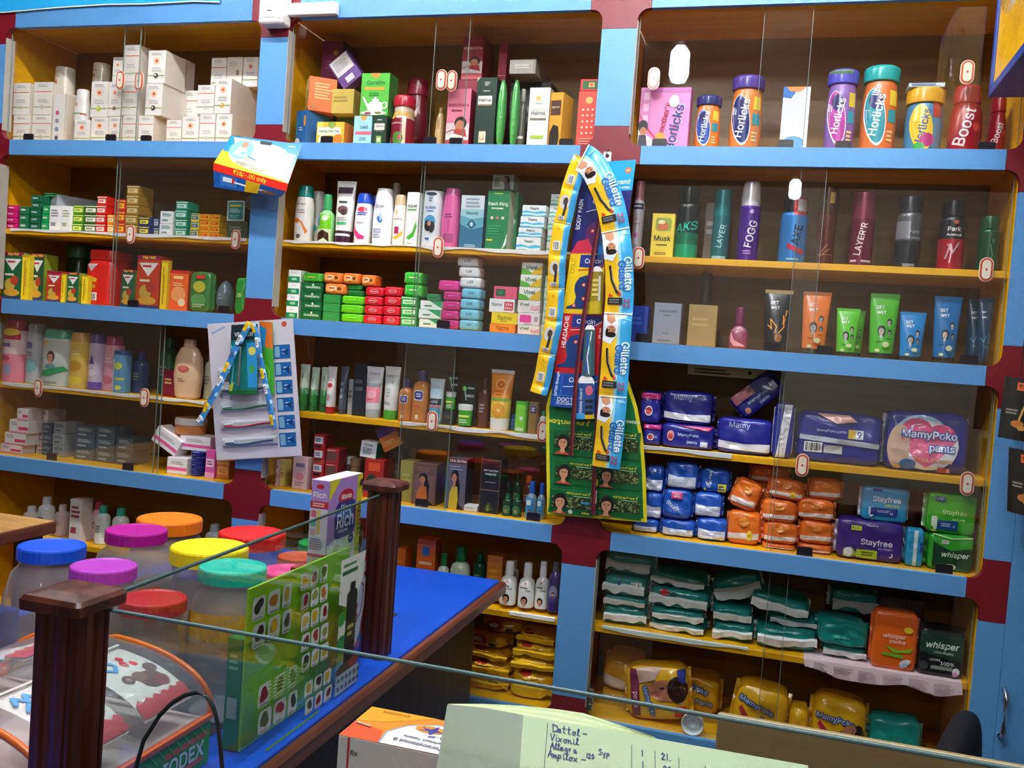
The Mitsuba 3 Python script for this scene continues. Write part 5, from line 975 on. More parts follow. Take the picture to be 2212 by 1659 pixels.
# ---------------------------------------------------------------- goods on the shelves: name|kind|style|x y z w d h (turn tilt)|label|group
ITEMS = """carton|box|wline|-2.4288 .06 2.1809 .0639 .05 .1031|white skincare carton with red line on top of the leftmost lower white carton|white skincare cartons
carton|box|wline|-2.4228 .06 2.0901 .0639 .05 .0902|white skincare carton at bottom left beside the yellow end panel|white skincare cartons
carton|box|wline|-2.3433 .06 2.1818 .0714 .05 .1048|wide white carton with red line, upper one of the second stack from the yellow panel|white skincare cartons
carton|box|wline|-2.3435 .06 2.0901 .072 .05 .0911|wide white carton with red line, lower one of the second stack from the yellow panel|white skincare cartons
carton|box|dots|-2.2726 .06 2.0901 .0547 .05 .1582|tall white carton with a column of small coloured discs|white skincare cartons
carton|box|wsun|-2.1849 .06 2.0901 .0587 .05 .0761|white carton with sun mark under the white tapered bottle|white skincare cartons
bottle|bottle|wbottle|-2.2088 .065 2.1668 .0518 .04 .0999|white tapered bottle with green line standing on a white carton
carton|box|wsun|-2.118 .06 2.0901 .0638 .05 .0843|white sun carton below the carton with a lime fruit|white skincare cartons
carton|box|wsunlime|-2.1249 .06 2.175 .0628 .05 .1112|white sun carton with a lime fruit on its green line|white skincare cartons
carton|box|wsun|-2.0605 .06 2.0901 .0459 .05 .0864|white sun carton below the carton with a brown fruit|white skincare cartons
carton|box|wsunbrown|-2.0661 .06 2.1771 .0473 .05 .1077|white sun carton with a round brown fruit, left of the tallest stack|white skincare cartons
carton|box|wline|-2.0054 .06 2.0901 .0534 .05 .0905|white carton at the bottom of the tallest white stack|white skincare cartons
carton|box|wline|-2.0117 .06 2.1812 .0534 .05 .1011|white carton in the middle of the tallest white stack|white skincare cartons
carton|box|wline|-2.0133 .06 2.283 .0566 .05 .1155|white carton on top of the tallest stack, near the roof of its compartment|white skincare cartons
carton|box|wsun|-2.0957 .1 2.2967 .0368 .05 .0777|narrow white sun carton set back left of the tallest stack|white skincare cartons
carton|box|wline|-1.9461 .06 2.0901 .0538 .14 .0894|white carton with long side, bottom, just right of the glass door edge|white skincare cartons
carton|box|wsundark|-1.9228 .06 2.1801 .0604 .12 .0975|white sun carton with dark berry, middle of the second tall stack|white skincare cartons
carton|box|wsundark|-1.9188 .06 2.2782 .0626 .1 .1013|white sun carton with dark berry, top of the second tall stack|white skincare cartons
carton|box|wside|-2.0431 .16 2.2044 .0302 .05 .2172|white carton column standing behind the two tall stacks|white skincare cartons
carton|box|wline|-1.8446 .06 2.0901 .0527 .05 .0768|low white carton in the bottom row, third from the right end|white skincare cartons
carton|box|wsun|-1.7855 .06 2.0901 .058 .05 .0868|low white sun carton in the bottom row between two red lined cartons|white skincare cartons
carton|box|wline|-1.7267 .06 2.0901 .0538 .05 .0947|white carton with red line, under another, second stack from the blue post|white skincare cartons
carton|box|wline|-1.7375 .06 2.1854 .0583 .05 .0867|white carton with red and green lines, upper of the second stack from the blue post|white skincare cartons
carton|box|wsun|-1.6686 .06 2.0901 .0545 .17 .0947|long white sun carton at the bottom right by the blue post|white skincare cartons
carton|box|wsungold|-1.6782 .06 2.1854 .0554 .17 .1056|long white carton with sun mark and golden fruit, stacked by the blue post|white skincare cartons
carton|box|wline|-1.7601 .15 2.28 .0539 .06 .1027|pale carton with red line set back above the right hand stacks|white skincare cartons
carton|box|wside|-1.7034 .15 2.2916 .0551 .06 .0922|pale carton with a grey square mark set back above the right hand stacks|white skincare cartons
carton|box|wsun|-1.6461 .15 2.2916 .0523 .06 .0913|pale sun carton set back beside the blue post|white skincare cartons
carton|box|wline|-1.8934 .182 2.1801 .0856 .06 .1106|wide pale carton set back between the tall stacks and the right stacks|white skincare cartons
carton|box|wline|-1.9196 .17 2.2912 .032 .06 .0983|narrow pale carton standing high at the back of the white cartons|white skincare cartons
canister|bottle|wcanister|-2.3591 .14 2.2672 .0605 .06 .0951|round white canister set back above the tall carton with discs
canister|bottle|wcanister|-2.2289 .16 2.3037 .0517 .0525 .0758|round white canister set back behind the lime fruit carton
carton|box|wside|-2.3277 .14 2.0901 .0767 .06 .1765|white carton at the back under the round white canister|white skincare cartons
carton|box|wside|-2.1932 .16 2.0901 .0577 .06 .213|white carton at the back behind the lime fruit carton|white skincare cartons
carton|box|wside|-1.7592 .25 2.0901 .1719 .06 .2187|white carton block at the back beside the blue post|white skincare cartons
tea_carton|box|teablue|-1.3965 .06 2.0901 .047 .09 .107 -18 0|blue herbal carton with white flower under the orange tea carton
tea_carton|box|teaorange|-1.3795 .06 2.1977 .0809 .08 .0995 35 0|orange tea carton with photo side, standing on the blue carton
carton|box|plain;#b9a04c;#8f7a34|-1.3008 .1 2.1971 .0751 .08 .0715|dull gold carton under the tilted violet box
carton|box|plain;#3d4a30;#888|-1.3004 .147 2.0901 .0822 .1 .1064|dark olive carton at the back holding up the gold carton
carton|box|purpleback|-1.3846 .18 2.2919 .0707 .1 .1458|purple carton with white flower standing at the back
carton|box|violettilt|-1.3028 .11 2.2693 .0716 .04 .0927 0 -38|violet carton tilted on its corner with a blank white label
tea_carton|box|herbal|-1.3092 .055 2.0901 .0884 .09 .0709|yellow herbal tea carton on the shelf, lowest in front
carton|box|laxil|-1.2091 .06 2.0901 .0563 .05 .0897|pale blue carton with pink stripe under the green teapot carton
carton|box|hairsmall|-1.1559 .06 2.0901 .0427 .05 .0897|small dark green carton beside the pale blue carton
tea_carton|box|teapot|-1.1778 .06 2.1804 .0877 .06 .121|green carton with white teapot picture
jar|jar|chyawan|-1.0998 .06 2.0901 .0666 .0785 .1525|front maroon jar with red lid and cream label
jar|jar|maroonjar|-1.11 .18 2.0901 .0677 .0687 .2351|taller dark maroon jar behind the front maroon jar
bottle|bottle|goldclear|-.9915 .1 2.0901 .0274 .0279 .1259|small clear bottle with gold cap left of the lower pink carton
carton|box|brenovita|-.9185 .06 2.0901 .0683 .07 .1651|lower pink and white carton with a picture of a child reading
carton|box|plain;#7a1c30;#a04050|-.9097 .16 2.0901 .1069 .1 .2194|dark maroon carton at the back carrying the upper child carton
carton|box|brenotop|-.9243 .16 2.3101 .0623 .1 .1241|upper maroon carton with a picture of a child reading, top of its pile
carton|box|brenotop|-.8424 .19 2.0901 .026 .05 .3315|narrow maroon carton set back behind the upper child carton
carton|box|hairdark|-.8398 .06 2.0901 .0584 .06 .1956|tall dark green carton with white name panel
hair_pack|pillow|leafpack|-.7972 .06 2.0901 .0251 .03 .1931|left of two upright green leaf shaped blister packs
hair_pack|pillow|leafpack|-.7584 .06 2.0901 .0231 .03 .1927|right of two upright green leaf shaped blister packs
bottle|bottle|clearbottle|-.7451 .09 2.0901 .0233 .0237 .1739|thin clear bottle between the leaf packs and the white carton
carton|box|hairwhite|-.6865 .06 2.0901 .0579 .06 .1668|tall white carton with grey name panel and green stripe
carton|box|xtvita|-.6324 .06 2.0901 .0377 .07 .1542 -10 0|yellow carton with dark hair silhouette
carton|box|plain;#20241f;#555|-.7542 .2 2.0901 .1204 .1 .2219|dark carton at the back under the silver carton
carton|box|silver|-.7596 .12 2.3126 .0768 .17 .0396|silver grey carton lying across the packs
carton|box|reddots|-.5529 .06 2.0901 .0499 .06 .1566|coral red carton with rows of white dots
carton|box|redgreen|-.5525 .06 2.2473 .0463 .06 .0308|small red and green carton lying on the coral carton
drink_carton|box|mothers|-.3444 .06 2.0901 .1312 .05 .1641|large pink drink powder carton with tilted white lettering
drink_jar|jar|horsmall|-.2335 .06 2.0901 .0675 .0685 .1469|small orange drink jar with blue lid beside the pink carton
drink_jar|jar|hortall|-.1378 .07 2.0901 .0858 .0871 .2019|tall orange drink jar with purple lid and navy shield
drink_carton|box|glare|-.0148 .07 2.0901 .0664 .08 .1665|white and blue carton between two tall jars, washed out by glare
drink_jar|jar|hormauve|.0956 .07 2.0901 .0775 .0787 .214|tall drink jar with violet lid and magenta shield
drink_jar|jar|horlite|.1876 .07 2.0901 .09 .0914 .2224|tall orange and teal drink jar with teal lid
drink_jar|jar|horyellow|.2938 .07 2.0901 .0903 .0917 .1662|wide blue drink jar with yellow lid
carton|box|pricebox|.2897 .08 2.2569 .082 .08 .01|small pale carton lying on the yellow lidded jar
drink_jar|jar|boost|.3879 .07 2.0901 .0778 .079 .1729|red drink jar with red lid and tilted white lettering
drink_jar|jar|boost|.4642 .1 2.0901 .0417 .0791 .1543|dark red drink jar half hidden at the right hand end
tiny_carton|stack4|plain;#c81e6a;#fff;|-2.445 .06 1.8111 .0413 .05 .0792|pink tiny carton|pink stack by the yellow panel
tiny_carton|stack3|plain;#0f6a42;#fff;|-2.3962 .06 1.8111 .0353 .05 .0759|dark green tiny carton|short green stack right of the pink stack
tiny_carton|stack5|plain;#0c5a3c;#cde;|-2.3498 .06 1.8111 .0383 .05 .1138|deep green tiny carton|tall dark green stack
tiny_carton|stack3|plain;#18954a;#fff;|-2.3088 .06 1.8111 .0292 .05 .0806|bright green tiny carton|bright green stack beside the white cartons
tiny_carton|stack2|plain;#128a44;#fff;|-2.3225 .09 1.9255 .0545 .05 .0131|green tiny carton|pair perched above the white cartons
carton|box|lines;#f2f0ea;#a090a0|-2.2673 .055 1.8111 .041 .06 .0809|left of two upright white cartons on the upper shelf
carton|box|lines;#f2f0ea;#a8b090|-2.2241 .055 1.8111 .0386 .06 .0808|right of two upright white cartons on the upper shelf
carton|box|plain;#8a8f92;#bbb|-2.2616 .085 1.8926 .0464 .24 .0406 -25 0|long grey carton lying on the two white cartons
tiny_carton|stack3|lab;#4c8a22;#e6ea70|-2.1838 .06 1.8111 .0405 .08 .0863|olive green tiny carton with yellow label|olive block, left column
tiny_carton|stack3|lab;#3f5f22;#f0f0e0|-2.1355 .06 1.8111 .048 .08 .0877|olive green tiny carton with white label|olive block, right column
tiny_carton|stack4|lab;#d22a1e;#f0e6dc|-2.0928 .055 1.8111 .0359 .08 .117|red tiny carton with a pale label|tall red stack
tiny_carton|stack2|lab;#f08a18;#fff0c0|-2.0503 .05 1.8111 .0251 .05 .0581|orange tiny carton|short orange stack in front of the red stack
tiny_carton|stack3|lab;#dd2f22;#ffd030|-2.021 .06 1.8111 .0318 .06 .1085|red and yellow tiny carton|stack left of the tall golden stack
tiny_carton|stack5|lab;#a07a28;#d8c890|-1.982 .06 1.8111 .0456 .07 .1538|golden brown tiny carton|tallest stack on this shelf
tiny_carton|stack2|lab;#24306a;#f0d820|-1.9337 .06 1.8111 .039 .06 .0571|navy and yellow tiny carton|low stack right of the golden stack
tiny_carton|stack2|lab;#3a4a80;#c8ccc0|-1.9039 .08 1.8111 .019 .06 .0552|slate tiny carton|low stack set back before the white pair
tiny_carton|stack2|lines;#eceef0;#70a0a0|-1.8527 .06 1.8111 .048 .06 .077|white tiny carton|pair of whites beside the teal stack
tiny_carton|stack4|lab;#1c8a6e;#c8e6dc|-1.8013 .06 1.8111 .042 .06 .109|teal tiny carton|teal stack
tiny_carton|stack3|lab;#d8c830;#2a50a8|-1.7525 .06 1.8111 .0288 .05 .073|blue and yellow tiny carton|narrow stack right of the teal stack
tiny_carton|stack4|lab;#e8b41c;#c82818|-1.7155 .06 1.8111 .032 .05 .0724|yellow and red tiny carton|yellow block, left column
tiny_carton|stack4|lab;#e8b41c;#b82818|-1.6808 .06 1.8111 .0323 .05 .0717|yellow and red tiny carton|yellow block, right column
carton|box|plain;#39412c;#777|-1.6022 .06 1.8111 .0722 .08 .0532|dark olive carton under the teal framed carton
carton|box|tealframe|-1.612 .06 1.8649 .0588 .06 .0605|teal framed carton standing by the blue post
carton|box|plain;#5a4f3c;#777|-1.9942 .17 1.8893 .0606 .1 .0447 -20 0|dim brown carton lying at the back of the upper shelf
carton|box|plain;#5a4f3c;#777|-1.9902 .17 1.8111 .0907 .12 .0776|dim brown carton at the back under another dim carton
drink_carton|box|chyafree|-2.4286 .06 1.5846 .0827 .06 .1523|tall green powder carton with white shield at the left end
carton|box|yellowstrip|-2.3689 .052 1.5846 .0301 .02 .1447|narrow yellow strip carton beside the left green powder carton
drink_carton|box|chyagreen|-2.3432 .074 1.5846 .0524 .06 .1524|second tall green powder carton, right of the yellow strip
drink_carton|box|chyared|-2.2621 .06 1.5846 .0575 .05 .0985|small red powder carton with white shield
carton|box|yellowstrip|-2.2192 .052 1.5846 .0142 .02 .0908|thin yellow strip carton between small red and small green cartons
drink_carton|box|chyagreens|-2.1883 .06 1.5846 .0459 .05 .0976|small green powder carton with white shield
carton|box|yellowstrip|-2.1356 .052 1.5846 .023 .02 .0902|thin yellow strip carton right of the small green carton
jar|jar|greenjar|-2.3251 .2 1.5846 .0926 .094 .1968|dark green jar standing at the back in the shade
powder_jar|jar|redjar|-2.1087 .074 1.5846 .1118 .1239 .176|large red plastic jar with red lid
drink_carton|box|chyagreens|-1.988 .07 1.5846 .0496 .05 .1169|small green carton between the red jar and large red carton
drink_carton|box|chyaredbig|-1.9068 .06 1.5846 .084 .06 .1638|large red powder carton with white shield
carton|box|yellowstrip|-1.8426 .052 1.5846 .0232 .02 .1504|tall yellow strip carton right of the large red powder carton
drink_carton|box|oats;#e8622a;#f0a060|-1.7978 .065 1.5846 .0648 .06 .123|orange food carton right of the yellow strip
pouch|pillow|oatsgreen|-1.7229 .065 1.5846 .0726 .04 .1225|green food pouch with yellow fruit
bottle|bottle|greyball|-1.6608 .08 1.5846 .05 .0615 .1025|grey blue rounded bottle near the blue post
pouch|pillow|pouch;#2f9a3a;#a0d870|-1.5847 .07 1.5846 .033 .04 .112|plain bright green pouch beside the blue post
shampoo_bottle|bottle|shamteal|-1.3919 .06 1.8111 .0562 .05 .1665|white shampoo bottle with teal cap and orange swirl
shampoo_bottle|bottle|shamgrey|-1.3809 .12 1.8111 .0467 .0474 .1613|grey white shampoo bottle set back behind the pale green bottle
shampoo_bottle|bottle|shamgreen|-1.3145 .055 1.8111 .0469 .0495 .1432|short pale green bottle with green cap
shampoo_bottle|tubeup|tubemaroon|-1.2594 .06 1.8111 .0618 .05 .1844|white upright tube with dark maroon base cap
shampoo_bottle|bottle|plainb;#c8b25a;#b8a040|-1.2574 .12 1.8111 .0179 .0181 .1119|yellowish bottle peeking out behind the maroon capped tube
shampoo_bottle|bottle|shamblue|-1.1982 .06 1.8111 .0516 .05 .1489|curved white bottle with blue cap and pink swoosh
shampoo_bottle|bottle|plainb;#e8ecf0;#2a55b8|-1.1941 .13 1.8111 .0257 .0261 .1531|blue capped white bottle set back
shampoo_bottle|bottle|shamdove|-1.1338 .055 1.8111 .062 .05 .1634|plain white curved bottle with blue drop mark
shampoo_bottle|bottle|plainb;#d8d4cc;#d0ccc4|-1.1392 .15 1.8111 .0418 .0425 .197|tall pale bottle standing at the back
shampoo_bottle|bottle|shamgold|-1.0819 .06 1.8111 .0381 .0387 .1469|white bottle with gold cap and small magenta square
shampoo_bottle|bottle|shamclear|-1.0386 .06 1.8111 .0441 .0447 .1543|slim white bottle with green swoosh
shampoo_bottle|bottle|shamclinic|-.9823 .06 1.8111 .0544 .05 .16|white bottle with dark top and picture of black hair
shampoo_bottle|bottle|shampink|-.9263 .06 1.8111 .0559 .05 .169|pink shampoo bottle left of the teal and white carton
carton|box|nizoral|-.857 .06 1.8111 .0681 .05 .1489|teal and white upright carton with diamond mark
carton|box|keshking|-.7827 .06 1.8111 .0631 .06 .164|tall green carton with white lettering
carton|box|keshtop|-.783 .09 1.9833 .0616 .06 .0409|pale grey carton with picture of long hair on the green carton
carton|box|plain;#17804a;#fff|-.7543 .12 1.8111 .0216 .06 .1716|green carton behind the tall lettered green carton
soap_box|box|pears;#4ab4dc|-.679 .06 1.9079 .0672 .055 .0297|white and blue soap box, top of the blue wave soap stack|soap boxes with wave print
soap_box|box|pears;#4ab4dc|-.6823 .06 1.8769 .0671 .055 .0304|white and blue soap box, second from top of the blue wave stack|soap boxes with wave print
soap_box|box|pears;#4ab4dc|-.686 .06 1.8509 .0664 .055 .0254|white and blue soap box, third from top of the blue wave stack|soap boxes with wave print
soap_box|box|pears;#4ab4dc|-.6888 .06 1.8111 .0692 .055 .0392|white and blue soap box, bottom of the blue wave stack|soap boxes with wave print
soap_box|stack4|pears;#7cc49c|-.6256 .085 1.8111 .0379 .05 .1332|white and green soap box|green wave stack by the strip
soap_box|box|pears;#7cc49c|-.6208 .085 1.9449 .0391 .05 .0285|white and green soap box crowning the green wave stack|soap boxes with wave print
soap_box|stack4|gsoap|-1.3996 .06 1.5846 .0409 .055 .1434|white soap box with green band|stack beside the blue post
soap_bar|bar|pouch;#3aa02c;#c8d040|-1.3415 .06 1.6945 .0644 .055 .0273|bright green wrapped soap on top of the dark green soap boxes
soap_box|stack4|gtext|-1.3396 .06 1.5846 .0703 .055 .1093|dark green lettered soap box|second soap stack from the post
soap_box|stack3|plain;#2f8a40;#3a9a50;|-1.275 .065 1.5846 .055 .055 .0778|plain green soap box|third soap stack from the post
soap_bar|bar|orangesoap|-1.2674 .065 1.663 .0689 .055 .0317|orange wrapped soap under the row of orange soaps
soap_bar|bar|orangesoap|-1.2777 .065 1.6953 .0619 .055 .0312|leftmost of three orange wrapped soaps in a row
soap_bar|bar|orangesoap|-1.2185 .065 1.6953 .0534 .055 .032|middle of three orange wrapped soaps in a row
soap_bar|bar|orangesoap|-1.1627 .065 1.6918 .0453 .055 .0333|rightmost of three orange wrapped soaps in a row
soap_bar|bar|pouch;#2c8a3a;#3aa04a|-1.2091 .075 1.6791 .046 .055 .0155|upper dark green wrapped soap below the orange soaps
soap_bar|bar|pouch;#1a6a34;#2a8a4a|-1.2061 .075 1.6627 .053 .055 .0158|lower dark green wrapped soap below the orange soaps
soap_bar|bars3|pouch;#5cc41c;#90e040|-1.2078 .06 1.5846 .0719 .055 .0775|lime green wrapped soap|lime stack next to the red soaps
soap_bar|bars4|redsoap|-1.1409 .06 1.5846 .0598 .055 .1066|red wrapped soap|left red soap stack
soap_bar|bars4|redsoap|-1.0822 .06 1.5846 .0556 .055 .1105|red wrapped soap|right red soap stack
soap_bar|bars2|pouch;#3aba3c;#d0f0c0|-1.024 .065 1.67 .0572 .055 .0703|fresh green wrapped soap|pair on top right of the red soaps
soap_box|stack3|lab;#2c9a40;#c8e8c0|-1.0288 .06 1.5846 .0495 .055 .0848|green soap box with pale label|stack right of the red soaps
soap_bar|bar|pouch;#2a7a4c;#3a9060|-.9617 .075 1.6619 .0454 .055 .0197|dull green wrapped soap on the white and green boxes
soap_box|stack3|diag;#e4f0ea;#2a9a60|-.9637 .06 1.5846 .0659 .055 .0767|white soap box with a green corner|stack behind the glass edge
soap_bar|bar|pouch;#e03a9a;#f070b8|-.9135 .06 1.6917 .0626 .055 .0295|bright pink wrapped soap, topmost of the pink soap stack
soap_bar|bars4|pouch;#c42a7c;#e070b0|-.9023 .06 1.5846 .0536 .055 .1065|pink wrapped soap|pink soap stack below the brighter top bar
soap_bar|bar|lux;#dfe6e8|-.8617 .06 1.7625 .0627 .055 .0265|white wrapped soap, top of the tallest soap stack
soap_bar|bar|lux;#dfe6e8|-.8555 .06 1.7326 .063 .055 .0292|white wrapped soap, second from top of the tallest soap stack
soap_bar|bar|lux;#dfe6e8|-.8502 .06 1.7032 .0634 .055 .0289|white wrapped soap, third from top of the tallest soap stack
soap_bar|bars4|lux;#74c8e0|-.8461 .06 1.5846 .0582 .055 .118|light blue wrapped soap|blue part of the tallest soap stack
soap_box|box|fiamap|-.7442 .06 1.6778 .0667 .055 .0342|rose soap box with a green panel, top of its stack
soap_box|box|fiamaw|-.7519 .06 1.6401 .0731 .055 .0371|white soap box with a red price panel
soap_box|box|txt;#e8d020;#8a8a20;fiama|-.7423 .06 1.6083 .075 .055 .0312|yellow soap box with grey lettering
soap_box|box|txt;#f08a20;#a05a10;fiama|-.746 .06 1.5846 .0739 .055 .0231|orange soap box at the bottom of the coloured stack
soap_box|box|vivel|-.673 .06 1.7488 .0586 .055 .0324|green and yellow soap box, topmost of the right soap stack|green and yellow soap boxes
soap_box|box|vivel|-.674 .06 1.7147 .0595 .055 .0335|green and yellow soap box, second of the right soap stack|green and yellow soap boxes
soap_box|box|vivel|-.675 .06 1.6783 .0607 .055 .0358|green and yellow soap box, third of the right soap stack|green and yellow soap boxes
soap_box|box|vivelw|-.6747 .06 1.6435 .0638 .055 .0342|white soap box with pink lines, just below the green and yellow ones
soap_box|box|vivelp|-.6726 .06 1.6094 .0628 .055 .0336|white soap box with a pink square
soap_box|box|vivelw|-.6707 .06 1.5846 .0622 .055 .0242|white soap box with pink lines at the bottom of the right stack
soap_box|stack5|txtc;#d8ecd8;#4a8a5a;V|-.6194 .075 1.5846 .0388 .05 .1649|pale green soap box|soap stack behind the yellow strip
deodorant_can|can|nivea|-.395 .06 1.8111 .03 .0437 .2007|white deodorant can with pink cap beside the blue sachet strip
carton|box|musk|-.3243 .06 1.8111 .0591 .05 .1146|yellow upright carton with a painted flower panel
deodorant_can|can|axs|-.2652 .065 1.8111 .059 .0599 .1899|dark and emerald deodorant can with slanted lettering
carton|box|plain;#6a5c4c;#999|-.2066 .16 1.8111 .0395 .05 .1635|dull brown carton at the back between two green cans
deodorant_can|can|layerteal|-.1777 .075 1.8111 .0444 .0451 .1855|dark teal slim deodorant can
deodorant_can|can|fogg|-.1062 .06 1.8111 .0522 .053 .2044|violet deodorant can with tall white cap
deodorant_can|can|axeblue|.0053 .065 1.8111 .0681 .0692 .1709|blue deodorant can with dark and red cap
deodorant_can|can|bronze|.0856 .065 1.8111 .0438 .0445 .1968|bronze brown slim deodorant can with gold top
deodorant_can|can|layerr|.1709 .06 1.8111 .0558 .0567 .1849|maroon slim deodorant can with upright lettering
deodorant_can|can|greycan|.2801 .065 1.8111 .0609 .0618 .1797|silver and black deodorant can
deodorant_can|can|parkred|.3783 .06 1.8111 .0597 .0606 .17|red deodorant can with black top
deodorant_can|can|greencan|.4613 .065 1.8111 .0474 .0529 .1347|dark green deodorant can at the right end
carton|box|plain;#1c3a9a;#3a5ab8|-.3733 .06 1.5846 .0541 .05 .0953|royal blue perfume carton half behind the sachet strip
carton|box|pleasures|-.2951 .06 1.5846 .0712 .05 .1071|silver grey perfume carton with thin lettering
carton|box|plain;#9c8450;#b09860|-.2035 .06 1.5846 .0726 .05 .1075|matt gold perfume carton
perfume_bottle|bottle|perfclear|-.2122 .18 1.5846 .0689 .05 .2044|tall smoky clear perfume bottle standing at the back
perfume_bottle|bottle|perfpink|-.1101 .07 1.5846 .0502 .04 .1075|small pink perfume bottle
hair_gel_tube|tubeup|setwet;#15171c;#d8b878;#f0a040|-.0169 .06 1.5846 .0696 .045 .1575|black hair gel tube with gold crimp and flame print
hair_gel_tube|tubeup|setwet;#d8742a;#d8742a;#e0e0e0|.0768 .06 1.5846 .0694 .045 .1577|orange hair gel tube
hair_gel_tube|tubeup|setwet;#58b830;#58b830;#e0e0e0|.1544 .055 1.5846 .0559 .04 .1196|smaller green hair gel tube in front
hair_gel_tube|tubeup|setwet;#4aa02a;#4aa02a;#e0e0e0|.1797 .1 1.5846 .0375 .04 .1181|green hair gel tube half hidden behind the smaller green one
hair_gel_tube|tubeup|setwet;#4aa82c;#4aa82c;#e0e0e0|.2381 .06 1.5846 .0694 .045 .1617|tall green hair gel tube
hair_gel_tube|tubeup|setwet;#1f78b8;#1f78b8;#e0e0e0|.3053 .055 1.5846 .0606 .04 .1193|short bright blue hair gel tube
hair_gel_tube|tubeup|setwet;#17639c;#17639c;#e0e0e0|.3828 .06 1.5846 .0629 .045 .1627|tall blue hair gel tube with portraits
hair_gel_tube|tubeup|setwet;#10304a;#10304a;#40a0d0|.468 .06 1.5846 .0341 .045 .1637|navy hair gel tube with pale lettering at the right end
hair_gel_tube|tubeup|setwet;#10304a;#10304a;#40a0d0|.4555 .11 1.5846 .039 .045 .1643|navy hair gel tube behind the rightmost one
talc_bottle|bottle|talcred|-2.4299 .06 1.3126 .0788 .06 .2051|pink talc bottle with red and yellow top at the left end
talc_bottle|bottle|talcwhite|-2.3614 .08 1.3126 .0567 .06 .1958|pale talc bottle with violet flower
talc_bottle|bottle|talcteal|-2.2582 .06 1.3126 .1063 .07 .1856|broad white talc bottle with mint cap and portrait
talc_bottle|bottle|talcyellow|-2.167 .06 1.3126 .0656 .06 .1799|yellow talc bottle between the portrait talc and the violet talc
talc_bottle|bottle|talcviolet|-2.1088 .07 1.3126 .0492 .06 .1793|white and violet talc bottle
talc_bottle|bottle|talcpink|-2.0548 .08 1.3126 .0573 .06 .1763|pink talc bottle with magenta cap
talc_bottle|bottle|talcblue|-1.9985 .055 1.3126 .0537 .05 .1326|small blue and lime bottle in front of the pink talc
talc_bottle|bottle|plainb;#2a3a6a;#1c2a5a|-1.969 .107 1.3126 .0501 .05 .1321|small navy bottle in the shade
carton|box|plain;#7a1c30;#c0a060|-1.8324 .09 1.3126 .0421 .05 .0836|dark red carton left of the tan bottle
bottle|bottle|plainb;#3a6a50;#2a5a40|-1.914 .17 1.3126 .0613 .06 .1861|dim green bottle at the back left of the tan bottle
lotion_bottle|bottle|lotiontan|-1.7624 .06 1.3126 .0964 .06 .185|tan lotion bottle with rounded shoulders
bottle|bottle|plainb;#c8ccb0;#9aa890|-1.7167 .122 1.3126 .0383 .0389 .1525|pale bottle half hidden by the toothbrush card
cream_carton|box|pinkband|-2.3586 .06 1.1913 .0449 .06 .038|white and pink carton at the peak of the stepped pile|white and pink cartons in a stepped pile
cream_carton|box|pinkband|-2.3719 .06 1.1479 .076 .06 .0428|white and pink carton, third layer of the stepped pile|white and pink cartons in a stepped pile
cream_carton|box|pinkband|-2.3846 .06 1.1081 .0835 .06 .0393|white and pink carton, second layer of the stepped pile|white and pink cartons in a stepped pile
cream_carton|box|pinkband|-2.3998 .06 1.0796 .0838 .06 .0279|white and pink carton, lowest layer of the stepped pile|white and pink cartons in a stepped pile
cream_carton|stack4|lines;#c8c4c4;#b06070|-2.3369 .122 1.0796 .0411 .08 .1459|pale cream carton|column right of the stepped pile
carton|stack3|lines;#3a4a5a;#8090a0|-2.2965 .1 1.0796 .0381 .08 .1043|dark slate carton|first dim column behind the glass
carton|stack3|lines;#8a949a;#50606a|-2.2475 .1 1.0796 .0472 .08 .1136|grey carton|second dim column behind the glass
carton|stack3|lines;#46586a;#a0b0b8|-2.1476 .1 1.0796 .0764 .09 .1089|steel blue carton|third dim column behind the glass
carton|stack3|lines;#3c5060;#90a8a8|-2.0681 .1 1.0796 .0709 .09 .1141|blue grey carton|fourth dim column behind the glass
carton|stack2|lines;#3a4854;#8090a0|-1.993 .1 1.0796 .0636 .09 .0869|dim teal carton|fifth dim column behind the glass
cream_jar|jar|creamjar|-1.7663 .075 1.2002 .097 .0984 .051|round white cream jar with orange band on top of the pink banded cartons
cream_carton|box|pinkband2|-1.7181 .08 1.1544 .1077 .08 .0452|white carton with pink band supporting the round cream jar
cream_carton|box|pinkband2|-1.7308 .117 1.0796 .0819 .08 .0522|white carton with pink band at the back below the round jar stack
cream_carton|box|pinkband2|-1.8108 .065 1.1308 .0974 .06 .0533 0 28|white carton with pink band tilted on its corner
cream_carton|box|pinkband2|-1.7606 .055 1.0796 .0712 .06 .0506|small white carton with pink band in front of the tilted one
cream_tin|tins5|tin;#20246a;#3a44a0|-1.7022 .055 1.0796 .044 .0527 .0742|navy blue round cream tin|navy tin tower
cream_carton|box|pinkpack|-1.6469 .06 1.0796 .0332 .05 .0842|pink and white carton right of the navy tins
carton|box|lab;#c8783a;#e0a060|-1.6079 .07 1.0796 .0431 .05 .0566|brownish carton under the toothbrush card
lotion_tube|box|pinkpale|-1.4158 .06 1.0796 .0084 .04 .0781|pale pink pack right of the blue post below the toothbrush card
carton|box|plain;#c8b860;#a89840|-1.4036 .07 1.0796 .0144 .04 .0778|thin yellow carton between two pale pink packs
lotion_tube|box|pinkpale|-1.34 .06 1.0796 .0485 .04 .094|pale pink pack left of the red cartons
face_wash_tube|tubeup|tubeleaf|-1.3547 .06 1.3126 .0316 .045 .1379|green and clear face wash tube nearest the toothbrush card
face_wash_tube|tubeup|tubeleaf|-1.3253 .07 1.3126 .0256 .045 .1312|second green face wash tube from the toothbrush card
face_wash_tube|tubeup|tubeleaf|-1.294 .08 1.3126 .0354 .045 .1335|third green face wash tube, behind the white and red tube
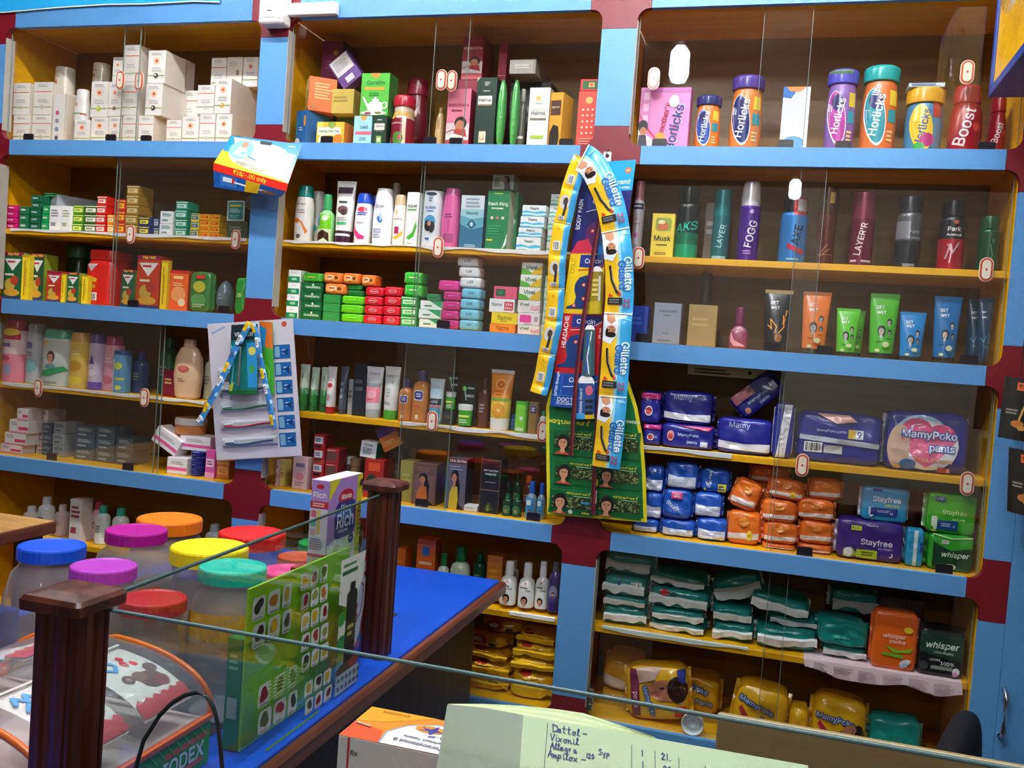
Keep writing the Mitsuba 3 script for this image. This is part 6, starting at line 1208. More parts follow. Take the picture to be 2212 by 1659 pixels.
face_wash_tube|tubeup|tubered|-1.2614 .055 1.3126 .0282 .04 .1379|white cream tube with red cap
face_wash_tube|tubeup|tubedark|-1.2339 .08 1.3126 .0254 .04 .1407|dim grey blue tube right of the white and red tube
carton|box|plain;#1c2230;#555a66|-1.1738 .08 1.3126 .041 .05 .1542|black upright pack left of the pink banded tube
carton|box|plain;#9aa0a4;#666|-1.2119 .1 1.3126 .0149 .04 .1041|thin grey carton left of the black upright pack
face_wash_tube|tubeup|ponds;#e88a98;#9aa4a8|-1.1256 .055 1.3126 .0538 .045 .148|white tube with pink band and grey cap
face_wash_tube|tubeup|pondsg|-1.0701 .055 1.3126 .0486 .045 .1524|white tube with green cap
face_wash_bottle|bottle|ccbottle|-1.0256 .06 1.3126 .0387 .045 .1202|shorter amber face wash bottle with purple cap
face_wash_bottle|bottle|ccbottle|-.9821 .065 1.3126 .0467 .045 .1476|taller amber face wash bottle with purple cap
face_wash_tube|tubeup|tubeblue|-.931 .055 1.3126 .0442 .045 .1286|white and blue tube with black band
cream_jar|blister|mencard|-.8924 .075 1.352 .0323 .03 .1066|green tub on a black card, set back
cream_jar|blister|mencard|-.8409 .055 1.3126 .0453 .04 .1234|green tub on a black card in front
bottle|bottle|plainb;#5a3428;#4a2a20|-.7952 .08 1.3126 .0342 .0347 .139|dark brown bottle left of the orange tube
face_wash_tube|tubeup|tubeorange|-.7397 .055 1.3126 .067 .05 .1681|large orange tube with citrus picture and white cap
bottle|bottle|plainb;#2a5a90;#2a5a90|-.7116 .107 1.3126 .0231 .0234 .044|low blue bottle right of the orange tube
face_wash_bottle|bottle|ccgreen|-.6741 .055 1.3126 .0356 .0361 .086|bright green small bottle
face_wash_bottle|bottle|ccamber|-.6401 .06 1.3126 .0292 .0296 .0869|small amber bottle beside the bright green one
bottle|bottle|plainb;#d8d8d0;#2a8a4a|-.615 .07 1.3126 .0218 .0222 .0635|small white bottle by the powder display card
hair_dye_carton|stack4|dye|-1.2894 .07 1.0796 .0368 .06 .1674|red hair colour carton with pale label|left red column
hair_dye_carton|stack3|dyed|-1.2438 .07 1.0796 .0414 .06 .1296|red hair colour carton with dark panel|right red column
jar|jar|silverjar|-1.2238 .132 1.0796 .0369 .0382 .1019|small jar with silver grey lid
jar|jar|plainj;#7a5a40;#8a6a4a|-1.1878 .1 1.0796 .0335 .0347 .1027|small brown jar left of the white carton with green side
carton|box|frosh|-1.1332 .08 1.1914 .0507 .05 .0476 0 4|white carton with green side leaning on the red carton
carton|box|redgreenbox|-1.1066 .07 1.0796 .0604 .08 .1112|red carton with dark green picture under the white carton
pouch|box|orangetilt|-1.0725 .08 1.2141 .062 .02 .0699 0 -30|orange and violet carton propped up at an angle
carton|box|plain;#4a4032;#6a5a48|-1.0793 .152 1.0796 .053 .06 .137|dark carton at the back below the propped orange carton
tin|bottle|yellowtin|-1.0734 .214 1.0796 .0475 .0482 .1339|yellow round tin below the propped orange carton
carton|box|plain;#9a9240;#b0a850|-1.0052 .08 1.0796 .0463 .06 .117|olive yellow carton right of the wooden post
hair_dye_carton|box|hairbrown|-.9447 .06 1.0796 .0718 .07 .1178|brown hair product carton with a woman in orange
hair_dye_carton|box|hairextra|-.8484 .055 1.0796 .0592 .07 .1431|grey hair product carton with dark haired woman and red top band
carton|box|hairblack|-.7473 .055 1.0796 .0564 .07 .1499|tall black herbal oil carton with gold border
hair_oil_bottle|bottle|oilgreen|-.6949 .05 1.0796 .0273 .0277 .0595|left of two dark green oil bottles
hair_oil_bottle|bottle|oilgreen|-.667 .05 1.0796 .0272 .0276 .0609|right of two dark green oil bottles
hair_oil_bottle|bottle|oilblue|-.6291 .055 1.0796 .0306 .0311 .1007|left of two clear bottles with blue caps
hair_oil_bottle|bottle|oilblue|-.6013 .06 1.0796 .0232 .0236 .0995|right of two clear bottles with blue caps
carton|box|plain;#d0d4d4;#aaa|-.7978 .05 1.0796 .039 .04 .0158|small white carton lying between the grey and black cartons
bottle|bottle|plainb;#1c3a28;#183024|-.7265 .14 1.0796 .0307 .0312 .1017|dark green bottle at the back, left|dim bottles at the back
bottle|bottle|plainb;#1c3a28;#183024|-.6953 .14 1.0796 .0267 .0271 .105|dark green bottle at the back, centre|dim bottles at the back
bottle|bottle|plainb;#5a3020;#c86020|-.6621 .14 1.0796 .0341 .0346 .103|dark bottle with orange cap at the back
diaper_pack|pillow|diap;pinktop|-.312 .06 1.3126 .0477 .09 .0577|blue diaper pack at the bottom left beside the powder card
diaper_pack|pillow|diap;pinktop|-.3213 .06 1.3709 .0527 .09 .084|blue diaper pack with pink top on the left end pack
diaper_pack|pillow|diap;white|-.2245 .07 1.3772 .1265 .1 .0845|blue diaper pack with broad white seal, upper of the second pile
diaper_pack|pillow|diap;text|-.2186 .06 1.3126 .1344 .1 .064|flat blue diaper pack with lettering, lower of the second pile
diaper_pack|pillow|diap;white|-.0735 .06 1.3126 .1355 .1 .0926|blue diaper pack with wide white seal under the tilted pack
diaper_pack|pillow|diap;tilt|-.0521 .1 1.4058 .1247 .06 .0719 0 -42|blue and pink diaper pack propped up at a slant
diaper_pack|pillow|diap;edge|.021 .06 1.3126 .0479 .05 .1413|blue diaper pack standing on its edge with a white seal facing out
diaper_pack|pillow|diap;long|.1578 .06 1.3126 .1984 .12 .1267|long blue diaper pack with white stripe and price code bars
diaper_pack|pillow|diap;heart|.3609 .06 1.3126 .1881 .13 .1471|big diaper pack with pink heart and white cloud lettering
pad_pack|pillow|stayb;0|-.2934 .07 1.1156 .0462 .06 .0719|blue pad pack with white seal, middle left, by the powder card|blue pad packs
pad_pack|pillow|stayb;0|-.2973 .07 1.1881 .0514 .06 .0699|blue pad pack, top left, by the powder card|blue pad packs
pad_pack|pillow|stayb;0|-.2234 .06 1.2041 .0822 .06 .0725|blue pad pack with square white seal, top centre of the blue heap|blue pad packs
pad_pack|pillow|stayb;2|-.1389 .07 1.2036 .074 .06 .0631|blue pad pack with yellow price tag, top right of the blue heap|blue pad packs
pad_pack|pillow|stayb;1|-.2312 .055 1.1241 .0767 .07 .0794|blue pad pack with pink tag, centre of the blue heap|blue pad packs
pad_pack|pillow|stayb;0|-.1512 .06 1.1385 .0714 .06 .0645|blue pad pack with white seal, right of the heap centre|blue pad packs
pad_pack|pillow|stayb;0|-.2235 .055 1.0796 .0884 .06 .0439|blue pad pack with white seal, bottom centre of the blue heap|blue pad packs
pad_pack|pillow|stayb;0|-.1366 .055 1.0796 .078 .06 .0583|blue pad pack with large white seal, bottom right of the blue heap|blue pad packs
pad_pack|pillow|stayb;0|-.31 .06 1.0796 .0687 .06 .0354|blue pad pack with white seal, bottom left of the blue heap|blue pad packs
pad_pack|pillow|orange;0|-.0584 .06 1.1657 .0681 .06 .0773 0 18|orange pad pack tilted against the orange heap|orange pad packs
pad_pack|pillow|orange;0|-.0038 .14 1.235 .0975 .06 .0468|orange pad pack at the back, highest under the yellow shelf|orange pad packs
pad_pack|pillow|orange;1|.0414 .07 1.2047 .0868 .06 .0515 0 6|orange pad pack with yellow star tag, upper middle of the orange heap|orange pad packs
pad_pack|pillow|orange;0|.1358 .08 1.216 .0803 .06 .0528|orange pad pack with silver seal, upper right of the orange heap|orange pad packs
pad_pack|pillow|orange;0|.0278 .06 1.1477 .0846 .06 .0564|orange pad pack with white seal, centre of the orange heap|orange pad packs
pad_pack|pillow|orange;0|.1175 .065 1.1622 .0884 .06 .0531|orange pad pack with white seal, right of centre in the orange heap|orange pad packs
pad_pack|pillow|orange;1|-.0566 .055 1.0796 .0827 .07 .0855|orange pad pack with crumpled front and yellow tag, left of the heap|orange pad packs
pad_pack|pillow|orange;0|.0352 .06 1.0931 .0842 .06 .054|orange pad pack with broad seal, lower middle of the orange heap|orange pad packs
pad_pack|pillow|orange;0|.122 .065 1.1023 .0806 .06 .0594|orange pad pack with slanted seal, lower right of the orange heap|orange pad packs
pad_pack|pillow|orange;0|.0335 .06 1.0796 .0826 .06 .0129|orange pad pack at the very bottom middle of the orange heap|orange pad packs
pad_pack|pillow|orange;0|.1228 .065 1.0796 .0799 .06 .0221|orange pad pack at the very bottom right of the orange heap|orange pad packs
pad_pack|pillow|stayteal|.2782 .07 1.1791 .1081 .07 .0852|sky blue pad pack with white lettering on the purple pack
pad_pack|pillow|staypurple|.2498 .055 1.0796 .1542 .08 .0989|large purple pad pack with white lettering
pad_pack|pillow|stayedge|.3538 .055 1.0796 .04 .05 .0914|light blue pad pack seen edge on beside the purple pack
pad_pack|pillow|staygreen|.4298 .06 1.1685 .1104 .08 .097|bright green pad pack with white lettering, upper
pad_pack|pillow|whisgreen|.4347 .055 1.0796 .1006 .08 .0883|green pad pack with dark green panel, lower right
pad_pack|pillow|teal;0|-.3518 .06 .8196 .1165 .14 .0491|teal pad pack with white edge, bottom of the left pile|teal pad packs
pad_pack|pillow|teal;0|-.348 .06 .8693 .1133 .12 .026|thin teal pad pack, second layer of the left pile|teal pad packs
pad_pack|pillow|teal;1|-.352 .06 .8958 .116 .14 .0534|teal pad pack with white edge and code bars, third layer of the left pile|teal pad packs
pad_pack|pillow|teal;0|-.3485 .08 .9498 .1231 .14 .0572|teal pad pack with curled white edge, top of the left pile|teal pad packs
pad_pack|pillow|teal;0|-.2034 .06 .8196 .1446 .14 .0259|teal pad pack at the bottom of the second pile|teal pad packs
pad_pack|pillow|teal;0|-.2109 .06 .8461 .1373 .14 .0351|teal pad pack, second layer of the second pile|teal pad packs
pad_pack|pillow|teal;2|-.2046 .06 .8818 .1555 .14 .0509|teal pad pack with red spot, third layer of the second pile|teal pad packs
pad_pack|pillow|teal;0|-.2139 .08 .9333 .1443 .14 .0343|teal pad pack on top of the second pile|teal pad packs
pad_pack|pillow|teal;0|-.0597 .06 .8196 .1028 .14 .0453|teal pad pack at the bottom of the third pile|teal pad packs
pad_pack|pillow|teal;0|-.0717 .07 .8655 .0995 .14 .0378|teal pad pack with crumpled white edge, second layer of the third pile|teal pad packs
pad_pack|pillow|teal;0|-.0616 .12 .9039 .1233 .14 .0655 0 -20|teal pad pack lying slanted on the third pile|teal pad packs
pad_pack|pillow|teal;0|.0689 .05 .8196 .149 .14 .0551|teal pad pack with long white edge in the front of the fourth pile|teal pad packs
pad_pack|pillow|teal;0|.0841 .08 .8753 .1175 .14 .0247|teal pad pack in the middle of the fourth pile|teal pad packs
pad_pack|pillow|teal;0|.0486 .08 .9006 .1454 .14 .0451 0 8|teal pad pack sloping down to the right on the fourth pile|teal pad packs
pad_pack|pillow|tealf|.2043 .05 .853 .1203 .12 .0598|smooth teal pad pack leaning beside the orange pack|teal pad packs
pad_pack|pillow|teal;0|.2146 .06 .8196 .104 .12 .0328|teal pad pack at the bottom beside the orange pack|teal pad packs
pad_pack|pillow|teal;0|.2345 .15 .9134 .1166 .12 .0585|teal pad pack set back behind the orange pack|teal pad packs
pad_pack|pillow|whisorange|.3262 .045 .8196 .1031 .06 .1431|upright orange pad pack standing on newspaper
pad_pack|pillow|whisblack|.4335 .045 .8196 .1029 .08 .1157|black pad pack with white lettering at the right end
carton|box|plain;#3a2018;#5a3020|.3514 .16 .8196 .1057 .1 .1535|dark brown carton behind the upright orange pack
diaper_pack|pillow|mamy;plain|-.3569 .16 .6019 .1063 .14 .097 0 6|yellow and white pack lying on top at the left end
diaper_pack|pillow|mamy;plainw|-.3687 .156 .5776 .0826 .15 .0237|white and yellow pack under the left end pack
diaper_pack|pillow|mamy;baby|-.2448 .05 .5776 .1685 .1 .1447 0 -8|large yellow diaper pack with baby face and upright lettering
diaper_pack|pillow|mamy;text|-.1513 .158 .5776 .1334 .1 .1059|yellow diaper pack with cloud lettering behind the baby pack
diaper_pack|pillow|mamy;text2|.0214 .06 .5776 .133 .1 .135 0 8|yellow diaper pack with slanted lettering in the middle
diaper_pack|pillow|mamy;plain|.1195 .08 .5776 .0492 .08 .0943|narrow yellow pack between two lettered packs
diaper_pack|pillow|mamy;text3|.2178 .07 .5776 .133 .1 .1367|yellow diaper pack with dim lettering toward the right
diaper_pack|pillow|tealf|.3522 .07 .5776 .1213 .08 .106|teal pack on the floor of the cabinet at the right
hair_oil_carton|box|orangeoil|-.932 .08 .8306 .0565 .05 .146|orange carton with portrait behind the blue counter
carton|box|plain;#c8641e;#e08030|-1.0082 .08 .8306 .027 .05 .1101|orange carton close to the wooden post
hair_oil_bottle|bottle|greenwhite|-.882 .08 .8306 .0343 .0349 .1099|white bottle with green cap, left one
hair_oil_bottle|bottle|greenwhitebig|-.8348 .08 .8306 .0563 .06 .1343|broad white bottle with green cap and yellow label
hair_oil_bottle|bottle|plainb;#184a30;#1a6a3c|-.7864 .12 .8306 .0389 .0431 .1144|dim green bottle right of the broad bottle
carton|box|plain;#b87020;#c88830|-.7241 .08 .8306 .0447 .05 .1264|amber carton left of the white lotion bottles
hair_oil_bottle|bottle|nourbottle|-.6769 .05 .8306 .0465 .0472 .1198|leftmost of three white lotion bottles with portrait
hair_oil_bottle|bottle|nourbottle|-.6244 .05 .8306 .0451 .0458 .1223|middle one of three white lotion bottles with portrait
hair_oil_bottle|bottle|nourbottle|-.5821 .06 .8306 .0376 .039 .1306|rightmost of three white lotion bottles with portrait
hair_oil_bottle|bottle|purpleclear|-.5457 .055 .8306 .0336 .0349 .1364|clear violet bottle next to the blue post
hair_oil_bottle|bottle|plainb;#c8ccc8;#d8d8d8|-.6785 .12 .8306 .0238 .0242 .11|pale bottle set back between two white lotion bottles
snack_pouch|pillow|snack|-.712 .06 .5776 .1191 .12 .0383|yellow pouch with dark label, bottom left of the yellow heap|yellow pouches in a heap
snack_pouch|pillow|snack|-.5898 .05 .5776 .1237 .12 .0717|yellow pouch with dark label, bottom right of the yellow heap|yellow pouches in a heap
snack_pouch|pillow|snack|-.7191 .06 .6165 .1203 .12 .037|yellow pouch, second layer left of the yellow heap|yellow pouches in a heap
snack_pouch|pillow|snackp|-.593 .05 .6499 .1295 .12 .037|plain shiny yellow pouch, second layer right of the yellow heap|yellow pouches in a heap
snack_pouch|pillow|snack|-.7298 .07 .6541 .1209 .12 .0342|yellow pouch, third layer left of the yellow heap|yellow pouches in a heap
snack_pouch|pillow|snack|-.5914 .06 .6875 .1212 .12 .0355|yellow pouch with red patch, third layer right of the yellow heap|yellow pouches in a heap
snack_pouch|pillow|snackr|-.737 .08 .6889 .1237 .12 .0374|yellow pouch with red picture, fourth layer left of the yellow heap|yellow pouches in a heap
snack_pouch|pillow|snack|-.5906 .07 .7236 .1097 .12 .0301|yellow pouch with dark label, fourth layer right of the yellow heap|yellow pouches in a heap
snack_pouch|pillow|snackr|-.7079 .11 .7269 .1232 .12 .0365|yellow pouch with red patch on top of the yellow heap|yellow pouches in a heap
lotion_bottle|bottle|plainb;#d8d0cc;#d8d8d8|-2.335 .07 .8196 .0487 .0494 .0866|short cream bottle above the plywood tabletop
lotion_bottle|bottle|plainb;#dcdce0;#c8ccd0|-2.2754 .07 .8196 .0521 .05 .1252|tall white bottle with grey cap above the plywood tabletop
lotion_bottle|bottle|plainb;#d0b8bc;#d8c8cc|-2.2285 .09 .8196 .0402 .048 .1021|pale rose bottle left of the white upright carton
carton|box|lines;#d8d0cc;#a04050|-2.1304 .06 .8196 .0458 .05 .1371|white upright carton with red marks behind the jars
lotion_bottle|bottle|plainb;#d8a8b4;#d05070|-2.1055 .112 .8196 .0502 .05 .1229|pink bottle with deep pink top behind the jars
lotion_bottle|bottle|plainb;#d8e0dc;#3aa48c|-2.0514 .07 .8196 .0441 .0447 .1231|white bottle with teal cap behind the jars, left one
lotion_bottle|bottle|plainb;#d8e0dc;#3aa48c|-1.9856 .07 .8196 .0491 .0499 .1217|white bottle with teal cap behind the jars, right one
lotion_bottle|bottle|plainb;#b8c0c8;#a8b0b8|-1.6461 .08 .8196 .0561 .05 .1102|pale blue bottle between the orange and red lids
pad_pack|pillow|orange;0|-.0038 .14 1.0796 .0975 .06 .155|orange pad pack at the back of the heap, under the highest one
carton|box|plain;#20242a;#555|-.8924 .075 1.3126 .0323 .03 .039|black carton at the back under the green tub on a card
carton|box|wside|-2.0431 .16 2.0901 .0302 .05 .1139|pale carton in the back row under the white carton column
carton|box|wside|-1.7601 .15 2.0901 .0539 .06 .1895|pale carton in the back row under the pale carton with red line
carton|box|plain;#4a2a50;#666|-1.3846 .18 2.0901 .0707 .1 .2014|dark violet carton at the back carrying the purple flower carton
carton|box|wside|-2.0957 .112 2.0901 .0368 .05 .2062|pale carton in the back row under the narrow white sun carton"""
import re
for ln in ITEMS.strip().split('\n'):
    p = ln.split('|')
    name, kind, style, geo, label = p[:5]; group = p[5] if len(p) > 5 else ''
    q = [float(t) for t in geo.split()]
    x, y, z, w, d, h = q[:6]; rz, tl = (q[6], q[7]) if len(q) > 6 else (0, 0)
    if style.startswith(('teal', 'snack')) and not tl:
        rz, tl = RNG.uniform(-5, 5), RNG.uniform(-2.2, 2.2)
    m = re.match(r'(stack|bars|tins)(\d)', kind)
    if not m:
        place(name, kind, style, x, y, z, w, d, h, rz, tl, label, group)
        continue
    n = int(m.group(2)); hh = h / n
    k2 = {'stack': 'box', 'bars': 'bar', 'tins': 'bottle'}[m.group(1)]
    where = group
    for i in range(n):
        dx = RNG.uniform(-.0015, .0015)
        place(name, k2, style, x + dx, y + RNG.uniform(0, .003), z + i * hh, w * RNG.uniform(.97, .995), d, hh - .0008, 0, 0, '%s, %s of the %s' % (label, ORD[n][n - 1 - i], where), where)

# ---------------------------------------------------------------- helpers for things in front of the unit
def bilinear(TL, TR, BR, BL, w, h, nrm=None):
    """Maps a print on a face w x h to the quad with these corners; offset along its normal, towards the viewer's side."""
    P = [np.array(q, float) for q in (TL, TR, BR, BL)]
    n = np.cross(P[1] - P[0], P[3] - P[0]); n /= np.linalg.norm(n)
    if n @ (CAM - P[0]) < 0: n = -n
    def F(x, z, o):
        u = (np.asarray(x) / w + .5)[:, None]; v = (np.asarray(z) / h)[:, None]
        return (P[3] * (1 - u) + P[2] * u) * (1 - v) + (P[0] * (1 - u) + P[1] * u) * v + n * np.asarray(o)[:, None]
    return F, n

def quad_card(t, part, TL, TR, BR, BL, col, prints, mat='paper', th=.0015, sub=1, bow=0.0):
    """A thin card with printed front; returns nothing, adds t__part and t__part print."""
    P = [np.array(q, float) for q in (TL, TR, BR, BL)]
    w = (np.linalg.norm(P[1] - P[0]) + np.linalg.norm(P[2] - P[3])) / 2; h = (np.linalg.norm(P[3] - P[0]) + np.linalg.norm(P[2] - P[1])) / 2
    F0, n = bilinear(TL, TR, BR, BL, w, h)
    F = lambda x, z, o: F0(x, z, np.asarray(o) + bow * (1 - (2 * np.asarray(x) / w) ** 2))
    N = 9
    u, v = np.meshgrid(np.linspace(-w / 2, w / 2, N), np.linspace(0, h, N), indexing='ij')
    a = F(u.ravel(), v.ravel(), np.zeros(N * N)); b = F(u.ravel(), v.ravel(), np.full(N * N, -th))
    idx = np.arange(N * N).reshape(N, N)
    q = np.stack([idx[:-1, :-1], idx[1:, :-1], idx[1:, 1:], idx[:-1, 1:]], -1).reshape(-1, 4)
    rim = np.concatenate([idx[0, :], idx[1:, -1], idx[-1, -2::-1], idx[-2:0:-1, 0]])
    r2 = np.roll(rim, -1)
    g = G(); g.add(np.vstack([a, b]), np.vstack([q, q[:, ::-1] + N * N, np.stack([rim, r2, r2 + N * N, rim + N * N], 1)]), col)
    put(t + '__' + part, g, mat)
    if prints:
        put(t + '__' + part + '__print', print_g(prints, w, h, F, bow != 0), mat)
    return F, w, h

def ribbon(path, w, y, seg, bulge, wave=0.0):
    """A hanging strip along path [(x, z)], sachets of length seg. Returns the surface function F(x across, s along, o), its length."""
    P = np.asarray(path, float)
    d = np.r_[0, np.cumsum(np.linalg.norm(np.diff(P, axis=0), axis=1))]
    L = d[-1]
    from scipy.interpolate import PchipInterpolator
    fx, fz = PchipInterpolator(d, P[:, 0]), PchipInterpolator(d, P[:, 1])
    def F(x, s, o):
        x, s, o = np.asarray(x, float), np.clip(np.asarray(s, float), 0, L), np.asarray(o, float)
        e = 1e-4 * L
        tx, tz = fx(np.clip(s + e, 0, L)) - fx(np.clip(s - e, 0, L)), fz(np.clip(s + e, 0, L)) - fz(np.clip(s - e, 0, L))
        l = np.hypot(tx, tz) + 1e-12
        nx, nz = -tz / l, tx / l           # to the right when walking downwards
        ph = (s / seg) % 1.0
        pil = np.clip(1 - np.abs(2 * ph - 1) ** 6, 0, 1) * np.clip(1 - np.abs(2 * x / w) ** 3, 0, 1)
        wig = wave * (np.sin(s * 31) + .6 * np.sin(s * 73 + 1))
        return np.stack([fx(s) + nx * x, y - bulge * pil - wig - o, fz(s) + nz * x], -1)
    return F, L

def ribbon_mesh(F, w, L, cols, n_s, n_x=8):
    """cols: [(x fraction from, colour)] stripes along the strip."""
    g = G()
    cuts = [c[0] for c in cols] + [1.0]
    s = np.linspace(0, L, n_s)
    for (a, col), b in zip(cols, cuts[1:]):
        x = np.linspace((a - .5) * w, (b - .5) * w, n_x)
        X, Sg = np.meshgrid(x, s, indexing='ij')
        v = F(X.ravel(), Sg.ravel(), np.zeros(X.size))
        idx = np.arange(X.size).reshape(X.shape)
        g.add(v, np.stack([idx[:-1, :-1], idx[1:, :-1], idx[1:, 1:], idx[:-1, 1:]], -1).reshape(-1, 4), col)
    return g

def simple_box(k, x0, x1, y0, y1, z0, z1, mat, ch=.001):
    v, f = cbox(x0, x1, y0, y1, z0, z1, ch); return put_mesh(k, v, f, mat)
def colour_box(k, x0, x1, y0, y1, z0, z1, col, mat='paper', ch=.0008):
    g = G(); v, f = cbox(x0, x1, y0, y1, z0, z1, ch); g.add(v, f, col); return put(k, g, mat)

# ---------------------------------------------------------------- the counter
CT = .92
t = thing('counter'); tag(t, 'counter with royal blue laminate top and dark wooden edge', 'counter')
simple_box(t + '__laminate_top', -1.5, -.676, -1.95, -.03, CT - .032, CT, 'counter_laminate', .002)
simple_box(t + '__wooden_edge', -.676, -.654, -1.95, -.03, CT - .036, CT - .001, 'edge_wood', .006)
simple_box(t + '__base_panel', -1.45, -.72, -1.9, -.08, 0, CT - .037, 'dark_board', .002)
t = thing('service_ledge'); tag(t, 'low ledge of the serving counter behind the front glass', 'ledge')
v, f = cbox(-.425, .75, -1.95, -1.40, 1.03, 1.05, .002); put_mesh(t + '__ledge_top', v, f, 'edge_wood')
v, f = cbox(.06, .75, -1.3985, -1.22, 1.03, 1.05, .002); put_mesh(t + '__ledge_top', v, f, 'edge_wood')
v, f = cbox(-.42, .72, -1.93, -1.45, 0, 1.0295, .002); put_mesh(t + '__ledge_base', v, f, 'dark_board')

def post(x, y, label):
    t = thing('wooden_post'); tag(t, label, 'post')
    r, n = .026, []
    # square shaft with two flutes on each face
    pts = []
    for k in range(4):
        a = k * PI / 2
        prof = [(-r + .003, -r), (-.012, -r), (-.009, -r + .003), (-.004, -r + .0045), (.003, -r + .003), (.006, -r), (.0155, -r), (.0175, -r + .003), (.0195, -r)]
        for px, py in [(-r, -r + .003)] + prof:
            pts.append((px * math.cos(a) - py * math.sin(a), px * math.sin(a) + py * math.cos(a)))
    m = trimesh.creation.extrude_polygon(Polygon(pts), 1.248 - CT, engine='earcut')
    put_mesh(t + '__shaft', np.array(m.vertices) + [x, y, CT + .0004], m.faces, 'post_wood')
    v, f = loft([(1.2486, .030, .030), (1.2515, .037, .037), (1.262, .0375, .0375), (1.2665, .034, .034), (1.2705, .018, .018), (1.271, .004, .004)], 48, 14)
    put_mesh(t + '__cap', v + [x, y, 0], f, 'post_wood')
post(-.676, -1.615, 'near dark wooden post with flat cap at the counter corner')
post(-.724, -.725, 'far dark wooden post with flat cap, in front of the olive carton')

def glass_sheet(pts, label, edges, name='glass_screen', hole=None):
    """pts: the sheet's outline, 3-D, planar; edges: pairs of indices whose polished edge is built."""
    t = thing(name); tag(t, label, 'glass panel')
    return t
t = thing('glass_screen'); tag(t, 'glass screen between the two wooden posts, beside the jars', 'glass panel')
ga, gb = np.array([-.686, -1.588]), np.array([-.722, -.752])
zt = 1.243
put_mesh(t + '__sheet', [[*ga, CT + .001], [*gb, CT + .001], [*gb, zt], [*ga, zt]], [[0, 1, 2, 3]], 'pane_tint')
g = G(); v, f = tube([(*ga, zt), (*gb, zt)], .0026, 8); g.add(v, f, '#3a544e')
put(t + '__polished_edge', g, 'plastic', True)
t = thing('glass_screen'); tag(t, 'front glass screen with an arched opening, in front of the price book and tablet carton', 'glass panel')
arch = [(x, z) for x, z in [(-.6028, 1.0735), (-.6021, 1.0887), (-.5945, 1.1188), (-.577, 1.1487), (-.5632, 1.1641), (-.5496, 1.1741), (-.5364, 1.1793), (-.5229, 1.1774), (-.5147, 1.1671), (-.5096, 1.1539), (-.5048, 1.1312), (-.5012, 1.1088), (-.4992, 1.0946)]]
y2 = -1.6
sheet = Polygon([(-.655, 1.052), (.56, 1.052), (.56, 1.2475), (-.655, 1.2475)]).difference(Polygon([(arch[0][0], 1.03)] + arch + [(arch[-1][0], 1.03)]))
for pv, pf in tri2d(sheet):
    put_mesh(t + '__sheet', np.stack([pv[:, 0], np.full(len(pv), y2), pv[:, 1]], 1), pf, 'pane_tint')
g = G(); v, f = tube([(-.655, y2, 1.2475), (.56, y2, 1.2475)], .0021, 8); g.add(v, f, '#58787a')
v, f = tube([(x, y2, max(z, 1.053)) for x, z in arch], .0022, 8); g.add(v, f, '#24302c')
put(t + '__polished_edge', g, 'plastic', True)

# ---------------------------------------------------------------- sweet jars
def sweet_jar(x, y, zl, D, body, lidc, label, lab=None, ribs=False):
    t = thing('sweet_jar'); tag(t, label, 'jar', 'clear jars with coloured lids')
    h = zl - CT - .001; R = body / 2; r = D / 2; lh = .024 * D / .115
    rings = [(.0, R * .8, R * .8), (.006, R * .93, R * .93), (.02, R, R), (.5 * h, R, R), (.62 * h, R * .97, R * .97), (h - lh - .022, R * .82, R * .82), (h - lh - .01, r * .93, r * .93), (h - lh * .4, r * .92, r * .92)]
    v, f = loft(rings, 40, 2, 0, False)
    put_mesh(t + '__clear_body', v + [x, y, CT + .001], f, 'jar_plastic', True)
    v, f = loft([(0, R * .8, R * .8), (.002, R * .8, R * .8)], 40); g = G(); g.add(v + [x, y, CT + .0012], f, '#b8b4b8'); put(t + '__base', g, 'plastic')
    g = G(); n = 72
    th = np.arange(n) * 2 * PI / n
    rr = r * (1 + .012 * (np.arange(n) % 2))
    zs = [(h - lh, 1.0), (h - lh * .16, 1.0), (h - lh * .04, .975), (h, .93), (h - .0012, .88), (h - .0022, .84), (h - .0022, .02)]
    V = np.vstack([np.stack([x + rr * k * np.cos(th), y + rr * k * np.sin(th), np.full(n, CT + .001 + z)], 1) for z, k in zs])
    i = np.arange(n); F = np.vstack([np.stack([a * n + i, a * n + (i + 1) % n, (a + 1) * n + (i + 1) % n, (a + 1) * n + i], 1) for a in range(len(zs) - 1)])
    g.add(V, F, lidc)
    put(t + '__lid', g, 'matt_lid', False)
    if lab:
        col, a0, a1, z0, z1 = lab
        a = np.linspace(a0, a1, 15); V = []
        for q in a: V += [[x + .985 * R * math.cos(q), y + .985 * R * math.sin(q), CT + z0 * h], [x + .985 * R * math.cos(q), y + .985 * R * math.sin(q), CT + z1 * h]]
        j = np.arange(14) * 2
        g = G(); g.add(V, np.stack([j, j + 2, j + 3, j + 1], 1), col); put(t + '__paper_label', g, 'paper', False)
        # sweets inside
    return t
